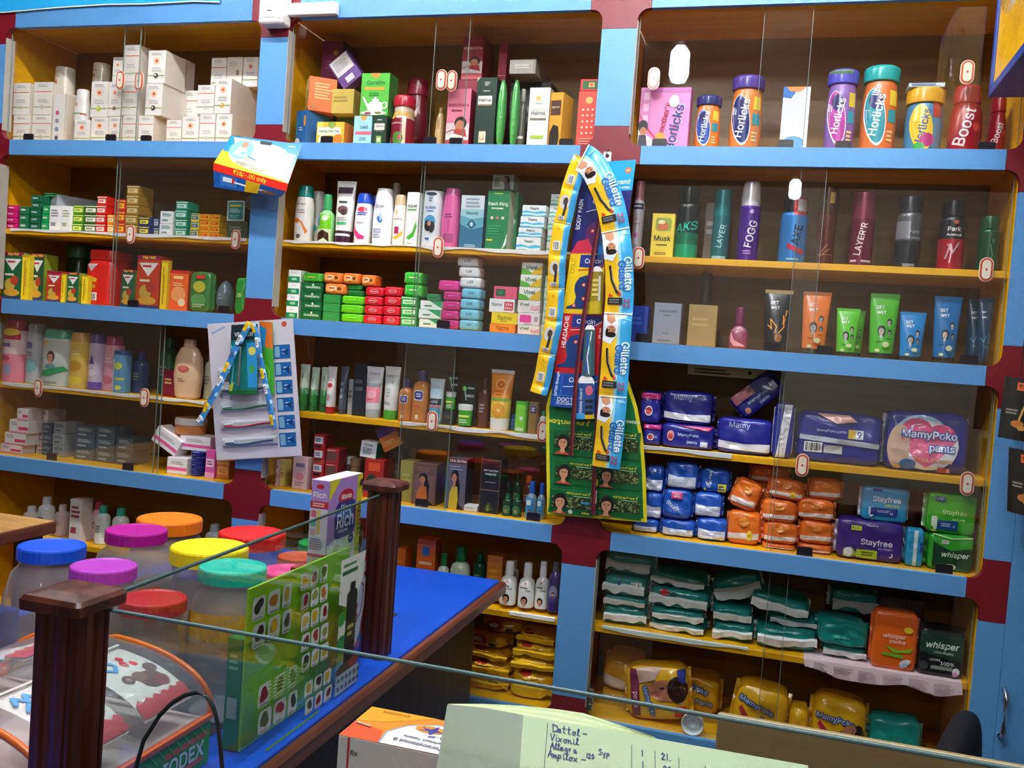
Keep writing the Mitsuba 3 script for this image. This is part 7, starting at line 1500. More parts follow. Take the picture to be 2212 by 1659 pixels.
JARS = [
    (-1.197, -.744, 1.14, .130, .165, '#ee7a14', 'large clear jar with orange lid at the back of the counter', None),
    (-1.122, -.945, 1.16, .108, .158, '#a81488', 'clear jar with magenta lid and orange label', ('#d8602a', -1.7, -.3, .28, .62)),
    (-1.175, -1.095, 1.152, .108, .150, '#1450d0', 'clear jar with blue lid at the left of the counter', None),
    (-1.02, -1.153, 1.15, .101, .130, '#a83cb0', 'clear jar with purple lid behind the near wooden post', None),
    (-.938, -.985, 1.16, .132, .140, '#f0d80c', 'clear jar with yellow lid and yellow label', ('#e8b41c', -2.0, -.6, .22, .5)),
    (-1.012, -.725, 1.13, .134, .155, '#d01c1c', 'clear jar with bright red lid, right of the orange lid', None),
    (-.919, -.612, 1.10, .085, .095, '#128a3c', 'clear jar with green lid half behind the lilac cereal carton', None),
    (-.828, -1.082, 1.16, .107, .140, '#18b8a0', 'clear jar with turquoise lid in front of the others', ('#c8963a', -2.2, -.2, .5, .74)),
    (-.857, -.852, 1.10, .096, .104, '#e84a90', 'smaller clear jar with pink lid behind the turquoise lid', None),
    (-.893, -.742, 1.10, .084, .084, '#c05030', 'small clear jar with brick red lid behind the pink lid', None),
    (-.905, -1.178, 1.12, .100, .090, '#b02028', 'clear jar with dark red lid behind the front glass', ('#c03a30', -2.3, -.9, .25, .5)),
]
for j in JARS: sweet_jar(*j)
t = thing('counter_mat'); tag(t, 'dark brown mat under the sweet jars on the counter', 'mat')
colour_box(t, -1.46, -.79, -1.235, -.45, CT + .0001, CT + .0009, '#3a2c28', 'matt', .0002)  # added sheet, darkens what shows through and between the clear jars
# sweets in two of the jars
def sweets(x, y, r, z, n, cols, label):
    t = thing('wrapped_sweets'); g = G()
    for i in range(n):
        a, q = RNG.uniform(0, 2 * PI), r * math.sqrt(RNG.uniform(0, 1))
        v, f = superq(.011, .008, .006, 4, 2)
        b = RNG.uniform(0, PI); R = np.array([[math.cos(b), -math.sin(b), 0], [math.sin(b), math.cos(b), 0], [0, 0, 1]])
        g.add(v @ R.T + [x + q * math.cos(a), y + q * math.sin(a), z + .007 + .013 * (i // 16)], f, cols[i % len(cols)])
    put(t, g, 'film'); tag(t, label, 'sweets', kind='stuff')
sweets(-.938, -.985, .055, CT + .004, 48, ['#d8a020', '#e8c840', '#a8241c'], 'wrapped sweets lying in the yellow lidded jar')
sweets(-.905, -1.178, .024, CT + .004, 48, ['#c02a28', '#6a2a88', '#d87a20'], 'wrapped sweets lying in the dark red lidded jar')

# ---------------------------------------------------------------- cartons by the glass screen
def face_x(X, y0, y1, z0, z1):
    """Print function for a face in the plane x = X that looks towards +x."""
    yc = (y0 + y1) / 2
    return lambda x, z, o: np.stack([X + o, yc + np.asarray(x), z0 + np.asarray(z)], 1)
t = thing('herb_display_carton'); tag(t, 'lime green display carton with pictures of herbs and a black bottle', 'carton')
y0, y1, z0, z1 = -1.208, -.874, CT + .001, 1.166
colour_box(t + '__front_board', -.7235, -.7195, y0, y1, z0, z1, '#92cc22')
colour_box(t + '__carton_body', -.750, -.724, y0, -.94, z0, 1.09, '#1c7a38')
W, H = y1 - y0, z1 - z0
pr = []
R_ = np.random.RandomState(3)
def herb_card(u, v, w_, h_, c):
    cu, cv = u + w_ / 2, v + h_ / 2
    q = [('rr', u, v, u + w_, v + h_, '#dfe4dc')]
    for k in range(5):
        q.append(('e', cu + R_.uniform(-.16, .16) * w_, cv + .08 * h_ + R_.uniform(-.16, .16) * h_, .22 * w_, .2 * h_, c))
    q.append(('L', u + .15 * w_, v + .06 * h_, u + .85 * w_, v + .16 * h_, 1, '#8a8a80'))
    return q
HC = ['#262c2a', '#b8782a', '#c8b04a', '#3a2018', '#d0b020', '#4a5238', '#8a1c28', '#6a3a20', '#5a6a30', '#a8343a', '#2c3c2a', '#98a050']
for r in range(2):
    for c in range(3): pr += herb_card(.03 + c * .125, .78 - r * .165, .11 if c < 2 else .085, .15, HC[(r * 3 + c) % 12])
for r in range(5):
    for c in range(3): pr += herb_card(.43 + c * .092, .845 - r * .135, .082, .12, HC[(r * 5 + c * 2 + 4) % 12])
for r in range(2):
    for c in range(3): pr += herb_card(.03 + c * .125, .26 - r * .16, .11 if c < 2 else .085, .145, HC[(r * 2 + c + 6) % 12])
for r in range(2):
    for c in range(3): pr += herb_card(.43 + c * .092, .14 - r * .115, .082, .105, HC[(r * 3 + c + 2) % 12])
pr += [('p', [(.71, .99), (1, .99), (.98, .78), (.86, .6), (.71, .68)], '#e4eae0'), ('L', .74, .92, .94, .955, 1, '#4a8a4a'), ('L', .73, .86, .97, .91, 1, '#2a6a3a'), ('p', [(.72, .6), (.86, .48), (.72, .4)], '#dfe8da'), ('e', .76, .38, .05, .06, '#2a8a4a'), ('e', .75, .56, .04, .05, '#3a9a3a'),
    ('rr', .80, .2, .92, .74, '#14180f'), ('rr', .83, .7, .89, .8, '#0e100c'), ('r', .81, .36, .91, .52, '#2a3418'), ('L', .82, .4, .9, .5, 2, '#a8a850'), ('e', .82, .18, .1, .05, '#4a3a28'), ('e', .92, .2, .06, .04, '#8a3a30'),
    ('r', .72, .02, .99, .16, '#a8c0d0')] + [('e', .75 + .045 * c, .12 - .06 * r, .014, .016, '#4a5a80') for c in range(6) for r in range(2)]
pr += [('L', .04, .31, .4, .44, 6, '#86c040'), ('L', .04, .0, .7, .03, 1, '#86c040')]
put(t + '__front_board__print', print_g(pr, W, H, face_x(-.7195, y0, y1, z0, z1)), 'paper')
put(t + '__carton_body__side_print', print_g([('L', .15, .75, .85, .92, 3, '#7ab880'), ('r', .15, .3, .85, .5, '#a8b8a8')], .04, .16, lambda x, z, o: np.stack([-.737 + x * .6, y0 - o, z0 + z], 1)), 'paper')

t = thing('baby_cereal_carton'); tag(t, 'red and blue baby cereal carton with a white heart, behind the herb display', 'carton')
y0, y1, z0, z1 = -.935, -.785, CT + .001, 1.13
colour_box(t + '__box', -.805, -.727, y0, y1, z0, z1, '#b01c30')
W, H = y1 - y0, z1 - z0
put(t + '__front_print', print_g([('r', 0, 0, 1, .3, '#1c4aa0'), ('p', [(.0, .3), (.3, .14), (.62, .06), (.9, .3), (1.0, .55), (1.0, .8), (.8, .96), (.5, .9), (.2, .96), (0, .9)], '#e4e6ea'), ('t', 'Farex', .46, .55, .74, '#c03040', 0, .2), ('L', .3, .7, .7, .74, 1, '#7a7a8a'), ('s', [(.2, .4), (.5, .28), (.9, .5), (.95, .74), (.72, .84), (.55, .76)], .03, '#c83048'), ('s', [(.55, .3), (.66, .38), (.74, .3), (.66, .2), (.55, .3)], .02, '#c83048'), ('L', .3, .02, .9, .12, 2, '#a8c0e8'), ('r', .84, .86, .97, .96, '#d8d8d8')], W, H, face_x(-.727, y0, y1, z0, z1)), 'paper')

t = thing('rice_cereal_carton'); tag(t, 'lilac and yellow rice cereal carton standing on the baby cereal carton', 'carton')
x0, x1, y0, y1, z0, z1 = -.763, -.7285, -.954, -.823, 1.1307, 1.294
g = G(); v, f = cbox(x0, x1, y0, y1, z0, z1, .001); nn = np.cross(v[f[:, 1]] - v[f[:, 0]], v[f[:, 2]] - v[f[:, 0]]); top = nn[:, 2] > .9 * np.linalg.norm(nn, axis=1)
g.add(v, f[~top], '#b088d0'); g.add(v, f[top], '#ece8f0'); put(t + '__box', g, 'paper')
W, H = y1 - y0, z1 - z0
put(t + '__front_print', print_g([('r', .84, 0, 1, 1, '#d8d020'), ('p', [(0, .78), (0, 1), (.32, 1), (.18, .9)], '#dcd428'), ('p', [(0, .0), (.84, 0), (.84, .34), (.5, .4), (0, .3)], '#dce0e6'), ('e', .3, .18, .16, .1, '#c8ccb8'), ('e', .66, .24, .18, .14, '#d8dcc8'), ('e', .5, .79, .22, .08, '#b82030'), ('t', 'Manna', .5, .79, .3, '#f0e8f0', 0, .08), ('rr', .2, .34, .8, .74, '#34307c'), ('t', 'Rice', .5, .66, .3, '#c8d0e8', 0, .1), ('t', 'Rich', .5, .53, .62, '#eef0f6', 0, .17), ('L', .3, .39, .72, .44, 1, '#9aa0c8'), ('e', .7, .3, .07, 0, '#2c3070'), ('t', '6+', .7, .3, .07, '#fff', 0, .05), ('L', .87, .3, .97, .7, 8, '#6a6a30'), ('e', .92, .9, .05, 0, '#20202a'), ('e', .92, .16, .06, 0, '#a0a840')], W, H, face_x(x1, y0, y1, z0, z1)), 'paper')
W = x1 - x0
put(t + '__side_print', print_g([('e', .5, .93, .22, .025, '#c02838'), ('t', 'Rich', .5, .84, .74, '#f0ecf4', 0, .09), ('r', 0, .7, 1, .77, '#c82a38'), ('L', .12, .71, .8, .76, 2, '#f0c0c0'), ('r', .0, .05, 1, .69, '#d8c8dc'), ('r', .4, .42, .6, .68, '#d8b868'), ('r', .08, .6, .36, .67, '#c85a78'), ('r', .08, .5, .36, .57, '#6ab0a0'), ('r', .08, .4, .36, .47, '#c8a0b0'), ('L', .08, .25, .92, .38, 5, '#8a8494'), ('r', 0, .18, 1, .21, '#c03040'), ('r', .2, .06, .8, .16, '#d8c088')], W, H, lambda x, z, o: np.stack([(x0 + x1) / 2 + x, y0 - o, z0 + z], 1)), 'paper')

# ---------------------------------------------------------------- dispenser with a clear dome
t = thing('sweet_dispenser'); tag(t, 'counter dispenser with clear curved cover, orange rims and a green printed base', 'dispenser')
DX, DR, DH, ZB0 = -.928, .183, .088, .985
dy0, dy1 = -1.55, -1.25
g = G(); v, f = cbox(DX - DR, DX + DR, dy0, dy1, CT + .001, ZB0 - .001, .002); g.add(v, f, '#4a6a14'); put(t + '__base_box', g, 'paper')
pr = [('r', 0, 0, 1, 1, '#3a9a1c'), ('p', [(0, 0), (0, 1), (.32, 1), (.5, .6), (.52, .0)], '#1c4a98'), ('s', [(.32, 1), (.5, .6), (.53, .0)], .1, '#e07020'), ('s', [(0, .62), (.2, .66), (.4, .5)], .09, '#c8d8ec'), ('e', .1, .5, .08, .1, '#e8f0f8'), ('rr', .66, .66, .98, .8, '#d8602a'), ('t', 'IODEX', .80, .44, .34, '#eef0ea', 0, .36), ('rr', .62, .14, .95, .26, '#d8602a')] + [('s', [(.55 + .06 * k, 1), (.6 + .06 * k, .72)], .03, '#78c840') for k in range(7)]
put(t + '__base_box__side_print', print_g(pr, dy1 - dy0, ZB0 - CT - .002, face_x(DX + DR, dy0, dy1, CT + .001, ZB0)), 'paper')
th = np.linspace(PI, 0, 33)
arcx, arcz = DX + DR * np.cos(th), ZB0 + .004 + DH * np.sin(th) ** .8
n = len(th); V = np.vstack([np.stack([arcx, np.full(n, yy), arcz], 1) for yy in (dy0, dy1)])
i = np.arange(n - 1)
put_mesh(t + '__clear_cover', V, np.stack([i, i + 1, i + 1 + n, i + n], 1), 'dome_plastic', True)
colour_box(t + '__tray', DX - DR + .006, DX + DR - .006, dy0 + .004, dy1 - .004, ZB0 - .0008, ZB0 + .0012, '#c4b4b0', 'paper', .0004)
g = G()
for yy in (dy0, dy1):
    v, f = tube(np.stack([arcx, np.full(n, yy), arcz], 1), .0048, 8); g.add(v, f, '#e06a24')
for xx in (DX - DR, DX + DR):
    v, f = cbox(xx - .005, xx + .005, dy0, dy1, ZB0 - .0005, ZB0 + .008, .001); g.add(v, f, '#e0652a')
put(t + '__orange_rim', g, 'plastic', True)
def dome_F(yc, a0, a1, lift):
    """Print on the curve under the cover: z of the print runs from angle a0 to a1."""
    def F(x, z, o):
        zz = np.asarray(z, float) / .13
        a = a0 + (a1 - a0) * zz
        k = 1 - lift
        return np.stack([DX + (DR * k + 0 * a) * np.cos(a), yc + np.asarray(x), ZB0 + .004 + (DH * k) * np.abs(np.sin(a)) ** .8 + np.asarray(o)], 1)
    return F
def sweet_sachet(yc, w, a0, a1, label):
    t = thing('sweet_sachet'); tag(t, label, 'sachet', 'white sachets in the clear dispenser')
    F = dome_F(yc, a0, a1, .05); n = 13
    u, vv = np.meshgrid(np.linspace(-w / 2, w / 2, 9), np.linspace(0, .13, n), indexing='ij')
    P = F(u.ravel(), vv.ravel(), .004 * np.clip(1 - np.abs(2 * u.ravel() / w) ** 4, 0, 1) * np.clip(1 - np.abs(2 * vv.ravel() / .13 - 1) ** 6, 0, 1))
    idx = np.arange(u.size).reshape(u.shape)
    g = G(); g.add(P, np.stack([idx[:-1, :-1], idx[1:, :-1], idx[1:, 1:], idx[:-1, 1:]], -1).reshape(-1, 4), '#f0ece8'); put(t + '__wrapper', g, 'film', True)
    wav = [(0, 0), (0, .2)] + [(k / 12, .2 + (.05 if k % 2 else 0)) for k in range(1, 12)] + [(1, .2), (1, 0)]
    pr = [('p', wav, '#d01c30'), ('t', 'sweet', .3, .06, .3, '#f0c8c8', 0, .07)] * 0 + [('p', wav, '#d01c30'), ('e', .62, .42, .2, .13, '#5a3028'), ('e', .5, .5, .12, .08, '#7a4a3a'), ('e', .74, .36, .12, .09, '#8a2a28'), ('e', .8, .56, .1, .07, '#6a4434'), ('e', .3, .52, .09, .065, '#5a3c34'), ('e', .3, .52, .04, .03, '#a8847a'), ('e', .56, .72, .06, .05, '#d03a48'), ('e', .68, .68, .05, .045, '#d84a58'), ('e', .62, .8, .045, .04, '#d03a48'), ('s', [(.1, .8), (.18, .88), (.26, .78), (.34, .87), (.42, .78)], .06, '#5a9ad0'), ('s', [(.1, .68), (.2, .75), (.32, .67), (.42, .74)], .05, '#5a9ad0'), ('r', .0, .97, 1, 1, '#c8c4be')]
    put(t + '__print', print_g(pr, w, .13, lambda x, z, o: F(x, z, o + .0035), True), 'film', True)
sweet_sachet(-1.325, .1, .30, 1.35, 'white sachet with red wavy end, far side of the clear dispenser')
sweet_sachet(-1.455, .1, .30, 1.35, 'white sachet with red wavy end, near side of the clear dispenser by the post')
sweet_sachet(-1.455, .1, 1.75, 2.75, 'white sachet on the far left slope of the clear dispenser, near end')
sweet_sachet(-1.325, .1, 1.75, 2.75, 'white sachet on the far left slope of the clear dispenser, back end')

# ---------------------------------------------------------------- left of the counter
t = thing('plywood_table'); tag(t, 'light plywood tabletop with dark edge at the left', 'table')
simple_box(t + '__tabletop', -2.7, -1.809, -1.15, -.386, .982, 1.0, 'ply_wood', .002)
simple_box(t + '__edge_band', -1.8089, -1.8025, -1.15, -.386, .968, 1.0, 'edge_wood', .002)
for lx, ly in ((-2.66, -.43), (-1.85, -.43), (-2.66, -1.1), (-1.85, -1.1)): simple_box(t + '__leg', lx - .025, lx + .025, ly - .025, ly + .025, 0, .9815, 'edge_wood', .003)
t = thing('carton'); tag(t, 'blue carton standing at the left end of the counter', 'box')
colour_box(t, -1.36, -1.29, -1.12, -1.04, CT + .001, 1.01, '#1c3a9a')
t = thing('snack_pouch'); tag(t, 'crumpled clear and yellow pouch beside the blue carton on the counter', 'pouch')
v, f = superq(.045, .035, .04, 2.6, 10); v = v * (1 + .25 * (meshkit.noise(v * 60, 4)[:, None] - .5)); g = G(); g.add(v + [-1.20, -1.235, CT + .042], f, np.where((v[:, 2] < .005)[:, None], lin('#d8b020'), lin('#c8c8cc'))); put(t, g, 'film', True)

# ---------------------------------------------------------------- tablet carton, price book and brown carton on the ledge
t = thing('tablet_carton'); tag(t, 'orange and white tablet carton lying behind the front glass', 'box')
x0, x1, y0, y1, z0, z1 = -.424, -.262, -1.500, -1.415, 1.051, 1.118
colour_box(t + '__box', x0, x1, y0, y1, z0, z1, '#e8e4e2')
W, D = x1 - x0, y1 - y0
top = [('r', 0, 0, 1, 1, '#e88a24'), ('p', [(0, 0), (0, .5), (.24, .35), (.29, 0)], '#e0562a'), ('p', [(0, .5), (0, 1), (.5, 1), (.2, .62)], '#e8a020'), ('p', [(.29, 0), (.27, .34), (.36, .62), (.54, .80), (1, .88), (1, 0)], '#ece8ea'), ('s', [(.29, 0), (.27, .34), (.36, .62), (.54, .80), (1, .88)], .03, '#9aa0a8'),
    ('e', .53, .62, .11, .11, '#e08a2a'), ('p', [(.46, .66), (.53, .63), (.57, .76), (.58, .62), (.66, .58), (.58, .57), (.55, .47), (.52, .57), (.44, .56), (.50, .6)], '#3a3a90'), ('t', 'ASTRA-SP', .66, .43, .22, '#4a3a88', 180, .1), ('t', 'Serratiopeptidase Tablets', .62, .29, .46, '#6a6478', 176, .07), ('t', 'Paracetamol &', .53, .15, .36, '#6a6478', 176, .09), ('t', 'ASTRAZEN', .22, .9, .24, '#b86a18', 180, .06), ('p', [(.02, .46), (.14, .4), (.14, .36), (.02, .41)], '#c8a890')]
put(t + '__top_print', print_g(top, W, D, lambda x, z, o: np.stack([(x0 + x1) / 2 + x, y0 + np.asarray(z), z1 + np.asarray(o)], 1)), 'paper')
put(t + '__front_print', print_g([('r', .07, 0, .085, 1, '#c83048'), ('t', 'Rx', .12, .76, .05, '#3a3a3a', 0, .2), ('t', 'ASTRA-SP', .3, .4, .3, '#c03040', 0, .2)], W, z1 - z0, lambda x, z, o: np.stack([(x0 + x1) / 2 + x, y0 - o, z0 + np.asarray(z)], 1)), 'paper')

t = thing('price_book'); tag(t, 'open pale green price book with handwritten list, standing behind the front glass', 'book')
PB = -1.545
page = [(-.2165, -1.52, 1.185), (.0537, -1.52, 1.1879), (.0601, -1.583, 1.157), (-.2003, -1.583, 1.1436)]
page = [np.array(q, float) for q in page]; page[2] = page[1] + page[3] - page[0]
quad_card(t, 'written_page', *page, '#c4d2ae', [('s', [(.012, 1), (.0, 0)], .0, '#000')] * 0, 'matt', .0012)
P = [np.array(q, float) for q in page]
def page_line(pts, wd, col='#2c3a70'):
    """Ink on the page, points given in metres from its top left corner along and down the page."""
    ex = (P[1] - P[0]) / np.linalg.norm(P[1] - P[0]); ez = (P[3] - P[0]) / np.linalg.norm(P[3] - P[0])
    out = G()
    for pv, pf in tri2d(stroke(pts, wd)):
        q_ = P[0] + pv[:, :1] * ex + pv[:, 1:] * ez
        nn_ = np.cross(P[1] - P[0], P[3] - P[0]); nn_ /= np.linalg.norm(nn_); nn_ = nn_ if nn_ @ (CAM - P[0]) > 0 else -nn_
        q_ = q_ - np.outer((q_ - P[0]) @ nn_, nn_) + nn_ * .0007
        out.add(q_, pf, col)
    return out
INK = G()
def ink(pts, ox, oy, sc, wd=.0009):
    g_ = page_line([(ox + x * sc, oy - y * sc) for x, y in pts], wd)
    v, f, c = g_.get(); INK.add(v, f, c)
LET = {'D': [[(0, 1), (0, 0), (.5, .1), (.65, .5), (.5, .9), (-.1, 1)]], 'e': [[(0, .25), (.4, .3), (.3, .5), (.1, .45), (.05, .15), (.2, 0), (.45, .1)]], 't': [[(.2, 1), (.15, .1), (.35, 0)], [(0, .65), (.4, .68)]], 'o': [[(.2, .5), (.05, .3), (.1, .05), (.3, 0), (.42, .2), (.35, .45), (.2, .5), (.5, .45)]], 'l': [[(0, .1), (.3, .8), (.2, 1), (.1, .8), (.15, .1), (.35, .05)]],
       'V': [[(0, .9), (.2, 0), (.5, 1)]], 'x': [[(0, .5), (.4, 0)], [(.4, .5), (0, 0)]], 'n': [[(0, .5), (.05, 0), (.15, .4), (.3, .45), (.35, 0), (.5, .1)]], 'i': [[(.1, .5), (.1, .05), (.25, 0)], [(.1, .72), (.13, .75)]], 'A': [[(0, 0), (.3, 1), (.5, 0)], [(.1, .4), (.5, .42)]], 'g': [[(.4, .45), (.1, .45), (.05, .15), (.3, .05), (.4, .4), (.38, -.3), (.15, -.4), (.05, -.25)]], 'r': [[(0, .5), (.05, 0), (.1, .35), (.3, .5)]], 'a': [[(.35, .45), (.1, .45), (.05, .1), (.25, 0), (.35, .4), (.38, .05), (.5, .1)]],
       'm': [[(0, .5), (.03, 0), (.12, .4), (.22, .4), (.24, 0), (.34, .4), (.44, .38), (.46, 0), (.6, .1)]], 'p': [[(.05, .5), (0, -.4), (.05, .4), (.3, .5), (.4, .25), (.2, .05), (.05, .15)]], 'S': [[(.5, .9), (.2, 1), (.1, .7), (.4, .45), (.35, .1), (0, .05)]], 'y': [[(0, .5), (.1, .15), (.3, .1), (.4, .5), (.3, -.3), (.1, -.35)]], '1': [[(.15, .95), (.12, 0)]], '2': [[(0, .75), (.2, 1), (.4, .75), (0, .02), (.45, .05)]], '0': [[(.2, 1), (0, .5), (.2, 0), (.4, .5), (.2, 1)]], '-': [[(0, .45), (.5, .48)]], '.': [[(.1, 0), (.14, .03)]], ' ': []}
def write(s, ox, oy, sc):
    x = ox
    for ch in s:
        for st in LET[ch]: ink(st, x, oy, sc)
        x += sc * (.62 if ch not in 'il1. ' else .38)
s0 = .0077
write('Dettol -', .031, .0125, s0); write('Vixonil', .029, .0225, s0); write('Allegra', .029, .0315, s0 * .9); write('120', .064, .0345, s0 * .7); write('Syp', .076, .0285, s0 * .8); write('Ampilox -', .027, .0405, s0)
write('1', .117, .0215, s0 * .8); write('21.', .136, .0215, s0 * .9); write('1', .117, .0335, s0 * .8); write('22', .137, .0345, s0 * .9); write('1', .118, .0435, s0 * .8)
for xx, y_ in ((.0255, .004), (.108, .012), (.130, .014), (.152, .017), (.176, .02)): v, f, c = page_line([(xx, y_), (xx - .002, .06)], .0006, '#5a6a70').get(); INK.add(v, f, c)
put(t + '__written_page__ink', INK, 'matt')
fl = [(-.2915, -1.535, 1.1877), (-.2162, -1.521, 1.1854), (-.1998, -1.584, 1.1398), (-.2805, -1.588, 1.1383)]
quad_card(t, 'folded_page', *fl, '#9ea696', [], 'matt', .0012, bow=.004)
up_ = [(-.3067, -1.487, 1.1677), (-.2603, -1.486, 1.1747), (-.2255, -1.486, 1.1795), (-.1911, -1.487, 1.1837), (-.1619, -1.489, 1.1849), (-.1271, -1.498, 1.1834), (-.0871, -1.518, 1.1858)]
lo_ = [(-.2311, -1.519, 1.1843), (-.2024, -1.519, 1.1844), (-.1788, -1.519, 1.1845), (-.1556, -1.519, 1.1851), (-.1327, -1.519, 1.1853), (-.1101, -1.519, 1.1854), (-.0852, -1.519, 1.1856)]
def curve(pts, n=16):
    q = np.array(pts); t_ = np.linspace(0, 1, len(q)); return np.stack([np.interp(np.linspace(0, 1, n), t_, q[:, i]) for i in range(3)], 1)
U_, L_ = curve(up_), curve(lo_)
NL = 11
for k in range(NL):
    A_ = U_ * (1 - k / NL) + L_ * (k / NL); B_ = U_ * (1 - (k + 1) / NL) + L_ * ((k + 1) / NL)
    wob = .0006 * np.sin(np.linspace(0, 9, 16) + k * 2)
    A_ = A_ + np.stack([0 * wob, 0 * wob, .0011 + wob], 1)
    back = A_ + [0, .0004, -.05]
    g = G(); j = np.arange(15)
    g.add(np.vstack([A_, B_]), np.stack([j, j + 1, j + 17, j + 16], 1), '#dfe9b8' if k % 2 else '#ccd6a4')
    if k == 0: g.add(np.vstack([A_, back]), np.stack([j, j + 1, j + 17, j + 16], 1), '#dfe9b8')
    put(t + '__leaf', g, 'matt', False)

t = thing('brown_carton'); tag(t, 'brown cardboard carton behind the front glass at lower right', 'box')
bx0, bx1, bz1 = -.0333, .2705, 1.1728
colour_box(t + '__carton_body', bx0, bx1, -1.3960, -1.383, 1.0515, bz1, '#8a7850', 'matt', .002)
colour_box(t + '__front_flap', bx0, bx1, -1.4005, -1.3965, 1.0515, bz1 + .0015, '#8c7a52', 'matt', .0012)
colour_box(t + '__paper_edge', bx0, bx1, -1.4006, -1.3968, bz1 + .0017, bz1 + .0027, '#a8a088', 'matt', .0003)

t = thing('plastic_cup'); tag(t, 'small frosted plastic cup lying on its side on the bottom shelf', 'cup')
v, f = loft([(0, .024, .024), (.002, .026, .026), (.03, .029, .029), (.0305, .027, .027), (.004, .023, .023), (.0035, .002, .002)], 28, 2, 0, False)
cx, cz = -.1425, .6065
put_mesh(t, np.stack([v[:, 0] + cx, .0452 - v[:, 2], v[:, 1] + cz], 1), f, 'frost_plastic', True)

t = thing('chair'); tag(t, 'black padded chair turned sideways in front of the bottom shelf', 'chair')
cx, cy, ang = .395, -.42, math.radians(72)
Rz = np.array([[math.cos(ang), -math.sin(ang), 0], [math.sin(ang), math.cos(ang), 0], [0, 0, 1]])
def chair_part(nm, v, f, c, mat='plastic', sm=True):
    g = G(); g.add(np.asarray(v) @ Rz.T + [cx, cy, 0], f, c); put(t + '__' + nm, g, mat, sm)
v, f = superq(.20, .035, .17, 3.2, 10); chair_part('backrest', v + [0, .0, .705], f, '#16161a', 'matt')
v, f = superq(.22, .21, .04, 4, 10); chair_part('seat', v + [0, -.24, .46], f, '#18181c')
v, f = tube([(0, .02, .60), (0, .04, .50), (0, .0, .44)], .018); chair_part('back_stem', v, f, '#101012')
v, f = tube([(0, -.24, .44), (0, -.24, .09)], .025); chair_part('pedestal', v, f, '#202024')
for k in range(5):
    a = k * 2 * PI / 5
    v, f = tube([(0, -.24, .11), (.27 * math.cos(a), -.24 + .27 * math.sin(a), .05), (.28 * math.cos(a), -.24 + .28 * math.sin(a), .0)], .018); chair_part('leg', v, f, '#202024')

# ---------------------------------------------------------------- right side: cabinet over the unit's end, door, black sachets
t = thing('side_cabinet'); tag(t, 'yellow and blue wall cabinet jutting out at the top right', 'cabinet')
simple_box(t + '__side_panel', .415, .43, -.85, -.03, 2.2212, 2.62, 'yellow_board', .001)
simple_box(t + '__bottom_panel', .410, .95, -.85, -.03, 2.2, 2.221, 'blue_dark', .001)
simple_box(t + '__edge_strip', .4095, .4149, -.05, -.03, 2.2212, 2.62, 'blue_dark', .001)
simple_box(t + '__top_panel', .415, .95, -.85, -.03, 2.6205, 2.64, 'blue_dark', .001)
t = thing('plastic_bag'); tag(t, 'crumpled clear plastic bag hanging on the yellow side panel at the top right', 'bag')
v, f = superq(.018, .075, .09, 2.4, 12); v = v * (1 + .35 * (meshkit.fbm(v * 45, 3, 8)[:, None] - .5)); v += [.388, -.30, 2.40]
put_mesh(t, v, f, 'clear_plastic', True)
simple_box(UNIT + '__side_door', .5565, .95, .0, .018, .05, 2.44, 'blue_laminate', .001)
hx, hz0, hz1 = .5661, .7172, .8299
g_ = tube([(hx, .0, hz1), (hx, -.022, hz1 - .006), (hx, -.028, hz1 - .02), (hx, -.028, hz0 + .02), (hx, -.022, hz0 + .006), (hx, .0, hz0)], .0055, 10)
put_mesh(UNIT + '__side_door__handle', *g_, 'chrome', True)

def honey_sachet(pts, label):
    t = thing('hair_colour_sachet'); tag(t, label, 'sachet', 'black sachets hanging at the right edge')
    F, w, h = quad_card(t, 'wrapper', *pts, '#14100e', [('r', .3, .8, .62, .93, '#d8642a'), ('t', '\u20b910', .46, .87, .22, '#20140c', 0, .08), ('s', [(.62, .72), (.5, .5), (.42, .3)], .05, '#d8a050'), ('e', .4, .26, .16, .06, '#b87030'), ('e', .5, .2, .1, .04, '#d09040'), ('e', .66, .22, .07, .04, '#5a7a2a'), ('t', 'N', .82, .66, .12, '#d8d0c8', 0, .08), ('L', .1, .4, .4, .5, 2, '#8a8078'), ('L', .6, .08, .95, .16, 2, '#8a8078')], 'film', .004, bow=.006)
honey_sachet([(.4813, -.12, 1.5624), (.5648, -.12, 1.5547), (.5602, -.12, 1.4171), (.478, -.12, 1.4256)], 'upper black sachet with orange drop at the right edge')
honey_sachet([(.5022, -.12, 1.4052), (.5784, -.12, 1.3964), (.5836, -.12, 1.2511), (.5106, -.12, 1.2629)], 'lower black sachet with orange drop at the right edge')

# ---------------------------------------------------------------- above the unit
t = thing('switch_box'); tag(t, 'white electric switch box on the top rail of the shelving unit', 'switch box')
(ax, az), (bx, bz), (cx_, cz_) = [(-1.503, 2.4155), (-1.4262, 2.3979), (-1.2749, 2.4475)]
colour_box(t + '__housing', ax, bx, -.05, -.0005, az - .003, az + .10, '#eceae4', 'plastic', .004)
put(t + '__front_print', print_g([('rr', .2, .5, .75, .95, '#d8d4cc'), ('r', .36, .3, .56, .34, '#6a6a68'), ('r', .24, .12, .7, .15, '#a8a49c'), ('e', .12, .1, .025, 0, '#7a766e'), ('e', .88, .1, .025, 0, '#7a766e')], bx - ax, .10, lambda x, z, o: np.stack([(ax + bx) / 2 + x, -.05 - o, az + z], 1)), 'plastic')
t = thing('cable_duct'); tag(t, 'white cable duct running right from the switch box', 'cable duct')
colour_box(t, bx + .0006, cx_, -.022, -.0005, cz_ - .004, cz_ + .03, '#e8e6e0', 'plastic', .002)
t = thing('paper_banner'); tag(t, 'bright cyan paper banner sagging over the top left rail', 'banner')
